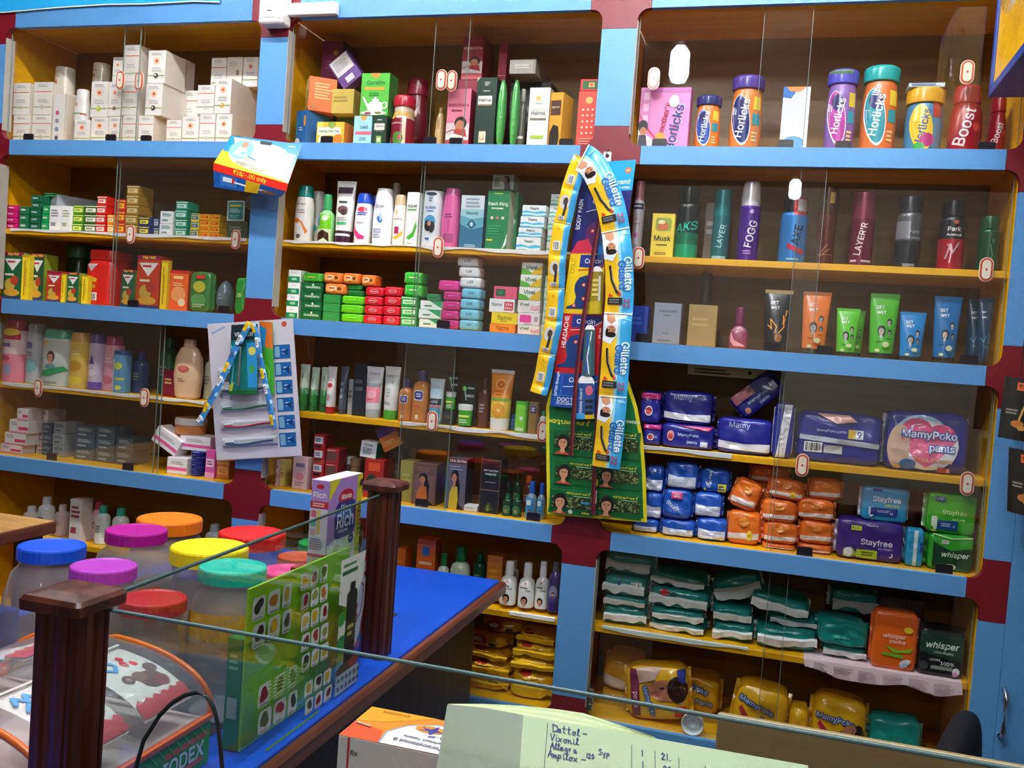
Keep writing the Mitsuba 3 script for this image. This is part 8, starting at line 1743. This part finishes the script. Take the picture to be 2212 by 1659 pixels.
edge = [(-2.5736, 2.4858), (-2.4447, 2.4849), (-2.3637, 2.4883), (-2.2488, 2.4934), (-2.0598, 2.4974), (-1.9263, 2.4945), (-1.7486, 2.497), (-1.6616, 2.4915)]
g = G(); V = []
for x, z in edge: V += [[x, -.006, z], [x, -.006, z + .004], [x, -.004, z + .12]]
j = np.arange(len(edge) - 1) * 3
g.add(V, np.vstack([np.stack([j + 1, j + 4, j + 5, j + 2], 1)]), '#28a8e8'); g.add(np.array(V) + [0, -.0004, 0], np.stack([j, j + 3, j + 4, j + 1], 1), '#d8d4c8'); put(t, g, 'paper')

# ---------------------------------------------------------------- toothbrush pack hanging over the left post
t = thing('toothbrush_pack'); tag(t, 'hanging toothbrush pack with blue, yellow and red header leaning forward', 'toothbrush pack')
H4 = [(-1.5803, -.03, 2.0992), (-1.3504, -.03, 2.076), (-1.3546, -.085, 1.9546), (-1.5958, -.085, 2.0087)]
quad_card(t, 'header_card', *H4, '#e8e4e0', [('p', [(0, .45), (0, 1), (1, 1), (1, .2), (.62, .3), (.3, .46)], '#1c8ad0'), ('p', [(0, .0), (0, .5), (.3, .42), (.64, .22), (1, .12), (1, 0)], '#e8c81c'), ('e', .24, .6, .16, .3, '#8ac4e8'), ('e', .26, .76, .045, .1, '#c08a70'), ('p', [(.16, .44), (.2, .66), (.3, .68), (.36, .42), (.26, .38)], '#e4e4e8'), ('p', [(.46, .84), (.98, .7), (.96, .2), (.5, .24)], '#e4e8ec'), ('t', '60', .8, .48, .2, '#8ab8d8', 0, .3), ('rr', .44, .86, .6, .95, '#20303c'), ('t', 'SHINY CLEAN', .46, .17, .4, '#8a7a18', -6, .14), ('L', .84, .88, .97, .93, 1, '#d8e8f0')], 'film', .0015)  # the large white patch behind the number is glare painted into the print
R4 = [(-1.5954, -.0855, 2.0086), (-1.3543, -.0855, 1.9545), (-1.3581, -.0865, 1.9337), (-1.5964, -.0865, 1.9874)]
quad_card(t, 'price_band', *R4, '#d8281c', [('t', '\u20b918/-.00 only', .5, .5, .5, '#f0c83a', 0, .8)], 'film', .0015)
B4 = [(-1.5946, -.0868, 1.986), (-1.3593, -.0868, 1.9337), (-1.3811, -.075, 1.9185), (-1.598, -.075, 1.9421)]
quad_card(t, 'tray_front', *B4, '#1c5aa8', [('r', .1, .2, .34, .9, '#3a78c0'), ('r', .46, 0, .66, 1, '#e0b41c'), ('s', [(.16, .62), (.34, .56), (.5, .48), (.7, .44), (.92, .3)], .12, '#ecece8'), ('r', .14, .5, .28, .8, '#e8ecf0'), ('r', .27, .4, .3, .9, '#c83030'), ('e', .8, .3, .14, .14, '#8a5a38')], 'film', .0015)
t = thing('empty_blister'); tag(t, 'small empty clear blister hanging under the toothbrush pack', 'blister pack')
(x0, z1), (x1, z0) = [(-1.5212, 1.9272), (-1.4321, 1.8882)]
v, f = superq((x1 - x0) / 2, .016, (z1 - z0) / 2, 5, 6); put_mesh(t, v + [(x0 + x1) / 2, -.018, (z0 + z1) / 2], f, 'clear_plastic', True)

# ---------------------------------------------------------------- toothbrush card with the things hung over it
t = thing('toothbrush_card'); tag(t, 'large pale card with a column of toothbrush blisters hanging on the left post', 'toothbrush card')
TLc, TRc, BRc, BLc = [(-1.6305, -.02, 1.5488), (-1.3509, -.02, 1.5824), (-1.2938, -.02, 1.1911), (-1.5719, -.02, 1.1487)]
F, cw, chh = quad_card(t, 'backing_card', TLc, TRc, BRc, BLc, '#c8c4cc', [('r', .0, .0, 1, .005, '#9a96a0'), ('e', .9, .965, .03, .02, '#c84a40'), ('s', [(.05, .93), (.2, .97)], .02, '#8aa8c8')], 'film', .003)
for r in range(6):
    v0 = .075 + .128 * (5 - r)
    g = print_g([('r', .76, v0, .95, v0 + .1, '#1c5a98'), ('rr', .77, v0 + .01, .83, v0 + .09, '#78a8c0'), ('L', .86, v0 + .03, .94, v0 + .07, 2, '#b8d0e4'), ('p', [(.84, v0 + .05), (.93, v0 + .07), (.93, v0 + .02)], '#0e3a70')], cw, chh, lambda x, z, o: F(x, z, o + .0006))
    put(t + '__brand_label', g, 'paper')
    if r > 0:
        # clear blister with a toothbrush in it
        g = G(); n = 12
        xs = np.linspace(-.40, .24, n); V = []
        for a in xs:
            for b, o in ((0, .0008), (.25, .007), (.75, .007), (1, .0008)):
                V.append(F(np.array([a * cw]), np.array([(v0 + .012 + .075 * b) * chh]), np.array([o]))[0])
        j = np.arange(n - 1) * 4
        g.add(V, np.vstack([np.stack([j + k, j + 4 + k, j + 5 + k, j + 1 + k], 1) for k in range(3)]), '#aeb2ba'); put(t + '__blister', g, 'film')
        col = ['#4a6a80', '#4a5058', '#2a7a50', '#c03a40', '#3a5a78'][r - 1]
        pts = [F(np.array([a * cw]), np.array([(v0 + .045 + .01 * math.sin(a * 9)) * chh]), np.array([.009]))[0] for a in np.linspace(-.36, .2, 8)]
        v, f = tube(pts, .0024, 6); g = G(); g.add(v, f, col)
        hb = [F(np.array([a * cw]), np.array([(v0 + .056) * chh]), np.array([.0085]))[0] for a in (-.36, -.26)]
        v, f = tube(hb, .003, 6); g.add(v, f, '#d8dce0'); put(t + '__toothbrush', g, 'plastic', True)

t = thing('razor_pack'); tag(t, 'teal razor blister pack with chrome razor hanging in front of the toothbrush card', 'razor pack')
Q = [(-1.5331, -.045, 1.5512), (-1.4484, -.045, 1.5592), (-1.4345, -.045, 1.3574), (-1.5285, -.045, 1.3495)]
F, w_, h_ = quad_card(t, 'card', *Q, '#14706c', [('r', 0, .78, 1, 1, '#1c2c34'), ('t', 'VECTOR', .5, .86, .7, '#e0e8ec', 0, .1), ('p', [(.62, .74), (1, .74), (1, .1), (.7, .1)], '#2a90c8'), ('e', .82, .62, .13, .06, '#d8d060'), ('e', .82, .36, .1, .06, '#3aa058'), ('r', 0, 0, 1, .06, '#1c5a30'), ('s', [(.05, .7), (.16, .4), (.1, .1)], .06, '#5ab8c0'), ('p', [(.02, .14), (.2, .18), (.14, .05), (.02, .05)], '#b8c840')], 'film', .002, bow=.004)
A = lambda u, v, o: F(np.array([(u - .5) * w_]), np.array([v * h_]), np.array([o]))[0]
g = G(); v, f = tube([A(.44, .12, .012), A(.46, .3, .014), A(.48, .5, .012), A(.5, .68, .012)], [.004, .0045, .003, .0026], 8); g.add(v, f, '#b8bcc0'); put(t + '__razor_handle', g, 'chromey', True)
g = G(); v, f = tube([A(.34, .69, .013), A(.64, .72, .013)], .004, 6); g.add(v, f, '#24282c'); put(t + '__razor_head', g, 'plastic', True)
t = thing('sachet'); tag(t, 'shiny green and orange sachet hanging right of the razor pack', 'sachet')
Q = [(-1.4497, -.034, 1.5676), (-1.4075, -.034, 1.5676), (-1.3873, -.034, 1.3637), (-1.4141, -.034, 1.3588)]
quad_card(t, 'wrapper', *Q, '#3a9a24', [('p', [(0, 1), (1, 1), (1, .62), (.3, .66)], '#c8641c'), ('p', [(0, .95), (.6, .9), (.3, .6), (0, .7)], '#1c7ab0'), ('s', [(.3, .4), (.7, .3), (.4, .1)], .12, '#68c83a')], 'film', .003, bow=.004)

def foil_strip(path, label, y, w):
    t = thing('foil_strip'); tag(t, label, 'sachet strip')
    F, L = ribbon(path, w, y, .045, .002, .001)
    put(t + '__strip', ribbon_mesh(F, w, L, [(0, '#3a88c8'), (.55, '#3a88c8')], 60, 4), 'film', True)
    k = 0
    for s in np.arange(0, L - .02, .045):
        c = ['#e8c01c', '#e4e6ea', '#2a6ab8'][k % 3]; k += 1
        h_ = min(.03, L - s)
        put(t + '__sachet_print', print_g([('r', 0, 0, .62, 1, c), ('L', .1, .2, .5, .8, 3, '#6a6a70' if k % 3 != 1 else '#c09a18'), ('r', .66, .1, 1, .5, '#a8d0e8')], w, h_, lambda x, z, o, s=s: F(x, s + z, o + .0004), .004), 'film', True)
foil_strip([(-1.4619, 1.5617), (-1.49, 1.5094), (-1.5167, 1.4541), (-1.5405, 1.3987), (-1.5647, 1.3469), (-1.5879, 1.3003), (-1.6117, 1.2615)], 'left leg of the blue and yellow foil strip hung over the toothbrush card', -.062, .020)
foil_strip([(-1.4544, 1.5622), (-1.4335, 1.5198), (-1.4204, 1.4612), (-1.4049, 1.4094), (-1.3898, 1.3643), (-1.3743, 1.3126), (-1.3623, 1.2674)], 'right leg of the blue and yellow foil strip hung over the toothbrush card', -.064, .018)

# ---------------------------------------------------------------- tablet banner, razor strips and powder card on the middle post
t = thing('hook'); tag(t, 'white hanging tab with wire hook on the maroon corner above the tablet banner', 'hook')
(hx, hz), = [(-.4745, 2.0586)]
g = G()
for v, f in extrude(rbox(hx - .011, hz - .03, hx + .011, hz + .012, .004).difference(Point(hx, hz + .001).buffer(.005)), -.008, -.0065): g.add(v, f, '#dcdcd8')
v, f = tube([(hx, -.001, hz + .018), (hx, -.014, hz + .016), (hx, -.016, hz + .004), (hx, -.011, hz - .001), (hx, -.0095, hz + .004)], .0014, 6); g.add(v, f, '#50545a')
put(t, g, 'plastic')

t = thing('tablet_banner'); tag(t, 'long hanging tablet banner with four coloured panels of heads in profile', 'banner')
TB = -.026
Q = [(-.5338, -.026, 2.0368), (-.3955, -.026, 2.0471), (-.4269, -.026, 1.3983), (-.5721, -.026, 1.3988)]
def head_profile(cu, cv, s, c, glow):
    pts = [(-.1, -1), (.5, -1), (.46, -.7), (.6, -.55), (.8, -.5), (.86, -.34), (.8, -.22), (.9, -.1), (.86, .0), (1.0, .06), (.86, .28), (.84, .6), (.6, .86), (.2, .95), (-.25, .82), (-.5, .45), (-.5, .1), (-.32, -.3), (-.4, -.7), (-.9, -.9), (-.95, -1)]
    return [('p', [(cu + x * s, cv + y * s * .26) for x, y in pts], c)] + [('e', cu + gx * s, cv + gy * s * .26, .035, 0, '#d84a3a') for gx, gy in glow] + [('e', cu + gx * s, cv + gy * s * .26, .018, 0, '#f0d0b0') for gx, gy in glow]
pr = [('r', 0, .88, 1, 1, '#189ad8'), ('p', [(0, .88), (0, .98), (.4, .95), (.7, .88)], '#141c50'), ('t', 'Crocin', .14, .955, .3, '#fff', 0, .03), ('e', .88, .96, .06, .012, '#e0642a'), ('t', 'gsk', .88, .96, .07, '#fff', 0, .012), ('t', 'brand', .8, .915, .28, '#f4f8fc', 0, .02), ('t', 'loved ones', .78, .893, .34, '#f4f8fc', 0, .016),
      ('r', 0, .63, 1, .88, '#1c1c66'), ('t', 'BODY PAIN', .07, .79, .14, '#fff', 90, .08), ('p', [(.2, .87), (.85, .87), (.6, .8), (.2, .81)], '#26308a'), ('t', 'Crocin', .46, .842, .34, '#fff', 0, .03), ('s', [(.2, .8), (.4, .81), (.8, .855)], .016, '#c8d0e8')] + head_profile(.36, .695, .26, '#5a1c5a', [(0, .4)]) + [('p', [(0, .63), (.45, .63), (.3, .69), (.1, .68)], '#c8284a'),
      ('r', 0, .385, 1, .63, '#e8c414'), ('t', 'COLD', .08, .58, .09, '#b88a10', 90, .08), ('p', [(.2, .625), (.8, .625), (.62, .57), (.2, .575)], '#20308a'), ('t', 'Crocin', .46, .6, .34, '#fff', 0, .03), ('s', [(.2, .562), (.5, .568), (.85, .61)], .03, '#d8602a'), ('rr', .76, .595, 1, .622, '#c8281c'), ('t', 'COLD', .88, .608, .2, '#fff', 0, .02)] + head_profile(.3, .475, .27, '#14306a', [(.1, .4), (.2, -.4), (-.4, -.8)]) + [('t', 'N', .92, .57, .05, '#b02a1c', 0, .02),
      ('r', 0, .14, 1, .385, '#c01c24'), ('t', 'HEADACHE', .1, .31, .13, '#fff', 90, .09), ('r', .17, .2, .175, .38, '#d85a5a'), ('p', [(.2, .38), (.8, .38), (.62, .325), (.2, .33)], '#20308a'), ('t', 'Crocin', .46, .355, .34, '#fff', 0, .03), ('s', [(.2, .318), (.5, .324), (.85, .365)], .016, '#f0c8c8'), ('t', 'Pain', .84, .32, .22, '#f0d8d0', 0, .02), ('t', 'Relief', .86, .295, .26, '#f0d8d0', 0, .02)] + head_profile(.28, .235, .27, '#143a78', [(.15, .5)]) + [
      ('r', 0, 0, 1, .14, '#1448a0'), ('r', .16, .05, .165, .14, '#6aa0e0'), ('t', 'EXTRA Strength', .08, .095, .1, '#fff', 90, .08), ('t', 'Crocin', .46, .115, .34, '#fff', 0, .03), ('s', [(.2, .085), (.5, .09), (.85, .12)], .016, '#c8d8f0'), ('r', 0, .048, 1, .05, '#5a90d8'), ('t', 'DOCTOR', .34, .032, .44, '#e8f0fc', 0, .02), ('t', 'RECOMMENDED', .36, .016, .5, '#c8dcf4', 0, .012)]
quad_card(t, 'printed_card', *Q, '#16488c', pr, 'film', .0012)

def razor_strip(path, label, y, w, seg, face):
    t = thing('razor_sachet_strip'); tag(t, label, 'sachet strip')
    F, L = ribbon(path, w, y, seg, .007, .0018)
    put(t + '__wrapper', ribbon_mesh(F, w, L, [(0, '#e8b81c'), (.42, '#e8c43a'), (.52, '#9accdc'), (.62, '#38a4dc')] if face else [(0, '#e8b81c'), (.68, '#3a98cc')], 130, 5), 'film', True)
    s, k = .0, 0
    while s < L - .3 * seg:
        e = min(seg, L - s)
        if face:
            pr = [('p', [(0, .985), (.46, .985), (.56, .86), (.5, .72), (.3, .62), (0, .66)], '#dfe4e8'), ('p', [(.1, .985), (.4, .985), (.44, .9), (.3, .86), (.14, .9)], '#c08a68'), ('E', 0, 0, 0, 0, '#000'), ('e', .3, .79, .17, .058, '#c08a68'), ('e', .3, .735, .18, .034, '#1c1412'), ('e', .15, .76, .05, .05, '#1c1412'), ('e', .24, .79, .03, .007, '#2a1814'), ('e', .38, .79, .03, .007, '#2a1814'), ('e', .31, .825, .06, .008, '#a8443c'), ('s', [(.2, 1 - .44), (.24, 1 - .6), (.4, 1 - .74), (.5, 1 - .78)], .08, '#16181c'), ('s', [(.24, 1 - .46), (.28, 1 - .6), (.42, 1 - .72)], .025, '#8a8c90'), ('r', .1, 1 - .9, .62, 1 - .82, '#1c1e22'), ('L', .14, 1 - .89, .58, 1 - .83, 2, '#6a6c70'), ('p', [(.15, 1 - .76), (.3, 1 - .8), (.12, 1 - .81)], '#d8402a'), ('p', [(.5, 1 - .74), (.6, 1 - .79), (.46, 1 - .79)], '#d8402a'), ('t', 'Gillette', .84, 1 - .54, .46, '#f0f6fa', -90, .28), ('t', 'Guard', .63, 1 - .55, .42, '#1c5ab0', -90, .28), ('t', '22', .78, 1 - .88, .16, '#c02838', -90, .2), ('r', .0, .985, 1, 1, '#d8dce0'), ('s', [(.7, .94), (.95, .92)], .02, '#c8e4f0')]
        elif k % 2 == 0:
            pr = [('bars', .2, .14, .6, .42), ('e', .4, .8, .06, .03, '#c89a10'), ('r', .0, .98, 1, 1, '#c8960c')]
        else:
            pr = [('e', .4, .6, .3, .22, '#c8c4bc'), ('e', .45, .62, .14, .12, '#4a3a34'), ('s', [(.5, .5), (.46, .2), (.4, .1)], .14, '#2a2624'), ('bars', .2, .06, .56, .18)]
        put(t + '__sachet_print', print_g(pr, w, e, lambda x, z, o, s=s, e=e: F(x, s + e - np.asarray(z), o + .0004), True), 'film', True)
        s += seg; k += 1
razor_strip([(-.525, 2.0396), (-.5391, 2.0031), (-.5502, 1.9582), (-.5602, 1.8989), (-.5679, 1.8395), (-.5707, 1.7801), (-.5698, 1.7206), (-.5677, 1.6612), (-.5678, 1.6135), (-.5752, 1.5651), (-.5806, 1.5228), (-.5868, 1.4743), (-.5947, 1.4315)], 'left razor sachet strip, yellow back sides with bar codes, hung over the tablet banner', -.075, .046, .085, False)
razor_strip([(-.5239, 2.0386), (-.5025, 2.026), (-.4745, 1.9881), (-.4508, 1.9421), (-.431, 1.8845), (-.4166, 1.8211), (-.4065, 1.7518), (-.4011, 1.6821), (-.4003, 1.6121), (-.3996, 1.5419), (-.3989, 1.4716), (-.3981, 1.4011), (-.3998, 1.3302), (-.4026, 1.259)], 'right razor sachet strip with faces and blue lettering, hung over the tablet banner', -.082, .072, .21, True)

t = thing('hanging_clip_strip'); tag(t, 'maroon edged clip strip holding small packs in front of the tablet banner', 'clip strip')
for pth in ([(-.4701, 1.8969), (-.4787, 1.8212), (-.4855, 1.738), (-.4927, 1.6426), (-.4987, 1.5468), (-.5011, 1.4509), (-.5008, 1.3669), (-.4988, 1.2767)], [(-.4537, 1.8942), (-.443, 1.741), (-.4399, 1.6226), (-.4391, 1.5035), (-.4383, 1.384), (-.4354, 1.2522), (-.4298, 1.1324)]):
    F, L = ribbon(pth, .010, -.0605, .1, .001)
    put(t + '__band', ribbon_mesh(F, .011, L, [(0, '#4a1420'), (.6, '#6a2430')], 40, 3), 'film', True)
(F, L) = ribbon([(-.4308, 1.3488), (-.4318, 1.2526), (-.4332, 1.1923), (-.4315, 1.1382)], .014, -.049, .05, .001)
put(t + '__lower_print', print_g([('r', 0, .1, 1, .26, '#e0d8d8'), ('r', 0, .32, 1, .4, '#c89a30'), ('r', 0, .55, 1, .72, '#d8d4dc'), ('r', 0, .8, 1, .9, '#d8902a'), ('L', .2, .58, .8, .7, 2, '#8a8aa0')], .014, L, lambda x, z, o: F(x, L - np.asarray(z), o), True), 'film', True)
def small_pack(q, col, pr, label):
    t = thing('small_blister_pack'); tag(t, label, 'blister pack')
    P = [np.array(a) for a in q]
    quad_card(t, 'card', *q, col, pr, 'film', .002, bow=.005)
    c = (P[0] + P[1]) / 2; r = np.linalg.norm(P[1] - P[0]) * .46
    a = np.linspace(0, PI, 13); g = G()
    pg = Polygon([(c[0] + r * math.cos(q_), c[2] - .001 + r * 1.05 * math.sin(q_)) for q_ in a])
    for v, f in extrude(pg, P[0][1] - .002, P[0][1]): g.add(v, f, '#e8e8e6')
    put(t + '__white_tab', g, 'plastic')
small_pack([(-.4763, -.055, 1.9022), (-.4523, -.055, 1.9029), (-.4446, -.055, 1.7877), (-.4709, -.055, 1.7866)], '#26406a', [('r', .1, .1, .9, .3, '#1c5a98'), ('r', .2, .5, .8, .8, '#3a3a50'), ('L', .2, .82, .8, .95, 2, '#8aa0c0')], 'dark blue blister pack, topmost on the clip strip')
small_pack([(-.4841, -.055, 1.754), (-.4529, -.055, 1.7555), (-.4481, -.055, 1.648), (-.4843, -.055, 1.6458)], '#8a7a20', [('r', .1, .0, .9, .3, '#b8a020'), ('L', .2, .4, .8, .85, 4, '#c8b860'), ('r', .7, .3, .86, .9, '#c8c8c0')], 'olive yellow blister pack, second on the clip strip')
small_pack([(-.4896, -.055, 1.6049), (-.4619, -.055, 1.6067), (-.4551, -.055, 1.488), (-.4889, -.055, 1.4854)], '#3a5a62', [('s', [(.3, .9), (.5, .5), (.3, .1)], .14, '#2a4ab0'), ('s', [(.7, .95), (.4, .4), (.6, .05)], .1, '#d8dce0'), ('s', [(.5, .9), (.7, .3)], .08, '#1c7a70')], 'blister pack with blue and white brushes, third on the clip strip')
small_pack([(-.4996, -.055, 1.4653), (-.4512, -.055, 1.4692), (-.4466, -.055, 1.3776), (-.495, -.055, 1.3731)], '#2a4a88', [('r', 0, 0, 1, .16, '#3a98d0'), ('r', .5, .0, 1, .12, '#d8b020'), ('t', 'Gillette Guard', .25, .5, .7, '#c8d8e8', 90, .2), ('r', .5, .12, .9, .22, '#16181c'), ('r', .5, .3, .9, .38, '#16181c'), ('r', .5, .46, .9, .54, '#16181c'), ('e', .7, .8, .2, .14, '#c85a78')], 'blue razor blister pack, lowest on the clip strip')

# powder display card
t = thing('powder_display_card'); tag(t, 'arched green and yellow display card of powder sachets with portraits, on the middle post', 'display card')
out = [(-.5616, 1.1093), (-.5783, 1.2957), (-.5861, 1.3973), (-.5777, 1.4374), (-.5539, 1.4884), (-.5188, 1.5192), (-.4764, 1.532), (-.4308, 1.5281), (-.3951, 1.5068), (-.3727, 1.4821), (-.3446, 1.4149), (-.3243, 1.3389), (-.3102, 1.2504), (-.2964, 1.1209)]
pg = Polygon(out)
g = G()
for v, f in extrude(pg, -.016, -.012): g.add(v, f, '#e0d020')
put(t + '__yellow_board', g, 'paper')
g = G()
for v, f in extrude(pg.buffer(-.009), -.0168, -.0161): g.add(v, f, '#0f6a34')
put(t + '__green_print', g, 'paper')
def mal(pts_list, x, z, sc, lw=.16):
    return [stroke([(x + a * sc, z + b * sc) for a, b in p], lw * sc) for p in pts_list]
ar = lambda cx, cy, r, a0, a1, n=9: [(cx + r * math.cos(a), cy + r * math.sin(a)) for a in np.linspace(math.radians(a0), math.radians(a1), n)]
MAL = {'che': [ar(.2, .3, .2, 300, 0) + ar(.2, .3, .2, 0, 250), ar(.75, .3, .28, 60, 330), [(.75, .55), (1.1, .6), (1.1, 0), (.8, .02)]],
       'ru': [ar(.3, .3, .3, 210, -30, 11), ar(.5, -.1, .14, 90, 400)], 'pa': [ar(.12, .5, .1, 0, 300), [(.2, .5), (.2, .0), (.75, .0), (.75, .6)]], 'ya': [[(.0, .6), (.1, .05), (.4, .0), (.42, .5)], ar(.6, .3, .24, 180, 400)],
       'r': [ar(.25, .3, .26, 230, -40), [(.45, .5), (.6, .8)]], 'po': [ar(.2, .3, .2, 300, 0) + ar(.2, .3, .2, 0, 250), [(.6, .5), (.6, .0), (1.1, .0), (1.1, .6)], [(1.3, 0), (1.3, .5)] + ar(1.45, .5, .15, 180, 0)], 'ti': [[(.5, .6), (.1, .55), (.4, .3), (.1, .05), (.5, .0)], ar(.55, .8, .16, 200, -60)]}
def malayalam(x, z, w):
    sc = w / 8.6; out = []; cx = x
    for gname, adv in (('che', 1.4), ('ru', .9), ('pa', 1.0), ('ya', 1.05), ('r', 1.1), ('po', 1.9), ('ti', .9)):
        out += mal(MAL[gname], cx, z, sc); cx += adv * sc
    return unary_union(out)
def flat(g, poly, y, col):
    for pv, pf in tri2d(poly): g.add(np.stack([pv[:, 0], np.full(len(pv), y), pv[:, 1]], 1), pf, col)
g = G()
(tx, tz), (ux, uz) = [(-.5728, 1.3554), (-.4581, 1.3745)]
flat(g, malayalam(tx, tz, ux - tx), -.0173, '#e8d838')
(px_, pz), = [(-.3559, 1.3755)]
v, f, size = text2d('POWDER'); k = .042 / size[0]; g.add(np.stack([px_ + v[:, 0] * k, np.full(len(v), -.0173), pz + v[:, 1] * k], 1), f, '#e4ecdc')
put(t + '__title', g, 'paper')
cells = [([(-.5589, 1.3395), (-.4479, 1.2745)]), ([(-.4464, 1.3501), (-.3292, 1.2796)]), ([(-.5503, 1.2602), (-.4407, 1.1973)]), ([(-.4384, 1.2633), (-.3218, 1.201)]), ([(-.5558, 1.1831), (-.436, 1.1196)]), ([(-.4337, 1.1858), (-.3123, 1.125)])]
for i, ((x0, z1), (x1, z0)) in enumerate(cells):
    w_, h_ = x1 - x0, z1 - z0
    yb = -.018 - (.006 if i == 4 else 0)
    g = G(); v, f = cbox(x0, x1, yb - .002, yb, z0, z1, .0004); g.add(v, f, '#0c5c2c'); put(t + '__powder_sachet', g, 'film')
    pr = [('r', .04, .24, .97, .72, '#28341c')]
    for k in range(90): pr.append(('e', .06 + .9 * R_.rand(), .26 + .44 * R_.rand(), .022, 0, ['#6a7a44', '#46542c', '#808e58'][k % 3], R_.rand() * 90))
    pr += [('P', .25, .47, .21, {'top': '#c8382e', 'hair': '#1a1414'}), ('r', .0, .0, .06, .2, '#0c5c2c'), ('L', .55, .76, .95, .8, 1, '#c8d8b8'), ('s', [(0, 0), (1, 0), (1, 1), (0, 1), (0, 0)], .02, '#2a8a4a')]
    if i == 4: pr += [('e', .84, .12, .14, .06, '#182a10'), ('t', 'KARJA', .84, .12, .2, '#e0d838', 0, .08), ('e', .5, .12, .05, 0, '#a8b8a0'), ('rr', .72, .5, .92, .58, '#3a88b8')]
    F_ = lambda x, z, o, xc=(x0 + x1) / 2, zb=z0, y_=yb - .002: np.stack([xc + np.asarray(x), y_ - np.asarray(o) * .5, zb + np.asarray(z)], 1)
    g = print_g(pr, w_, h_, F_)
    flat(g, malayalam(x0 + .38 * w_, z0 + .84 * h_, .56 * w_), yb - .0075 if False else yb - .0085 + .004, '#d8cc48')
    put(t + '__powder_sachet__print', g, 'film')

# newspaper under the packs of the lowest right compartment
t = thing('newspaper'); tag(t, 'pinkish newspaper sheet draped over the yellow shelf edge under the orange pack', 'newspaper')
nx0, nx1 = .1163, .482
g = G(); n = 26; xs = np.linspace(nx0, nx1, n); V = []
dr = .018 + .022 * meshkit.noise(np.stack([xs * 14, xs * 0, xs * 0], 1), 5) * np.interp(xs, [nx0, nx0 + .05, nx1 - .05, nx1], [.4, 1.6, 1.2, .6])
for a in range(n):
    w1 = .004 * math.sin(xs[a] * 60)
    V += [[xs[a], .12, .8196], [xs[a], .0358, .8198], [xs[a], .0325 - w1 * .3, .817], [xs[a] + .004, .031 - .2 * w1, .8195 - dr[a]]]
j = np.arange(n - 1) * 4
g.add(V, np.vstack([np.stack([j + k, j + 4 + k, j + 5 + k, j + 1 + k], 1) for k in range(3)]), '#d8c4c8'); put(t + '__sheet', g, 'matt', True)

pr = [('L', .02 + .165 * k, .05, .15 + .165 * k, .95, 9, '#a8949a') for k in range(6)]
def news_F(x, z, o):
    xx = (nx0 + nx1) / 2 + np.asarray(x); d_ = np.interp(xx, xs, dr); tt = np.asarray(z) / .02
    return np.stack([xx, .0318 - np.asarray(o), .8175 - d_ * (1 - .85 * tt)], 1)
put(t + '__sheet__print', print_g(pr, (nx1 - nx0) * .96, .02, news_F, .01), 'matt')
t = thing('metal_control_box'); tag(t, 'beige metal control box with slots under the roof of the diaper compartment', 'control box')
colour_box(t + '__housing', -.245, -.035, .19, .33, 1.505, 1.5634, '#8a7c62', 'cansheen', .002)
put(t + '__slots', print_g([('r', .3 + .11 * k, .55, .38 + .11 * k, .9, '#2a2420') for k in range(4)] + [('e', .8, .3, .025, 0, '#4a4238'), ('L', .1, .1, .6, .4, 2, '#6a5e4a')], .21, .058, lambda x, z, o: np.stack([-.14 + x, .19 - o, 1.505 + z], 1)), 'matt')
t = thing('door_hinge'); tag(t, 'small metal roller hinge at the lower left corner of the bottom right compartment', 'hinge')
g = G()
for k in range(3):
    v, f = loft([(0, .008, .008), (.0015, .009, .009), (.0165, .009, .009), (.018, .008, .008)], 16); g.add(v + [-.412, .008, .60 + .019 * k], f, '#a8a8a4')
put(t, g, 'chromey', False)

# the black sachets hang on a cord from the side cabinet
sx = float(np.mean([q[0] for q in [(.5073, -.1205, 1.5614), (.5164, -.1205, 1.5621)]])); sz = 1.55
g = G(); v, f = tube([(sx, -.1215, 2.2), (sx, -.1210, 1.9), (sx, -.1195, sz)], .0009, 6); g.add(v, f, '#2a2420')
put('hair_colour_sachet__hanging_cord', g, 'plastic')
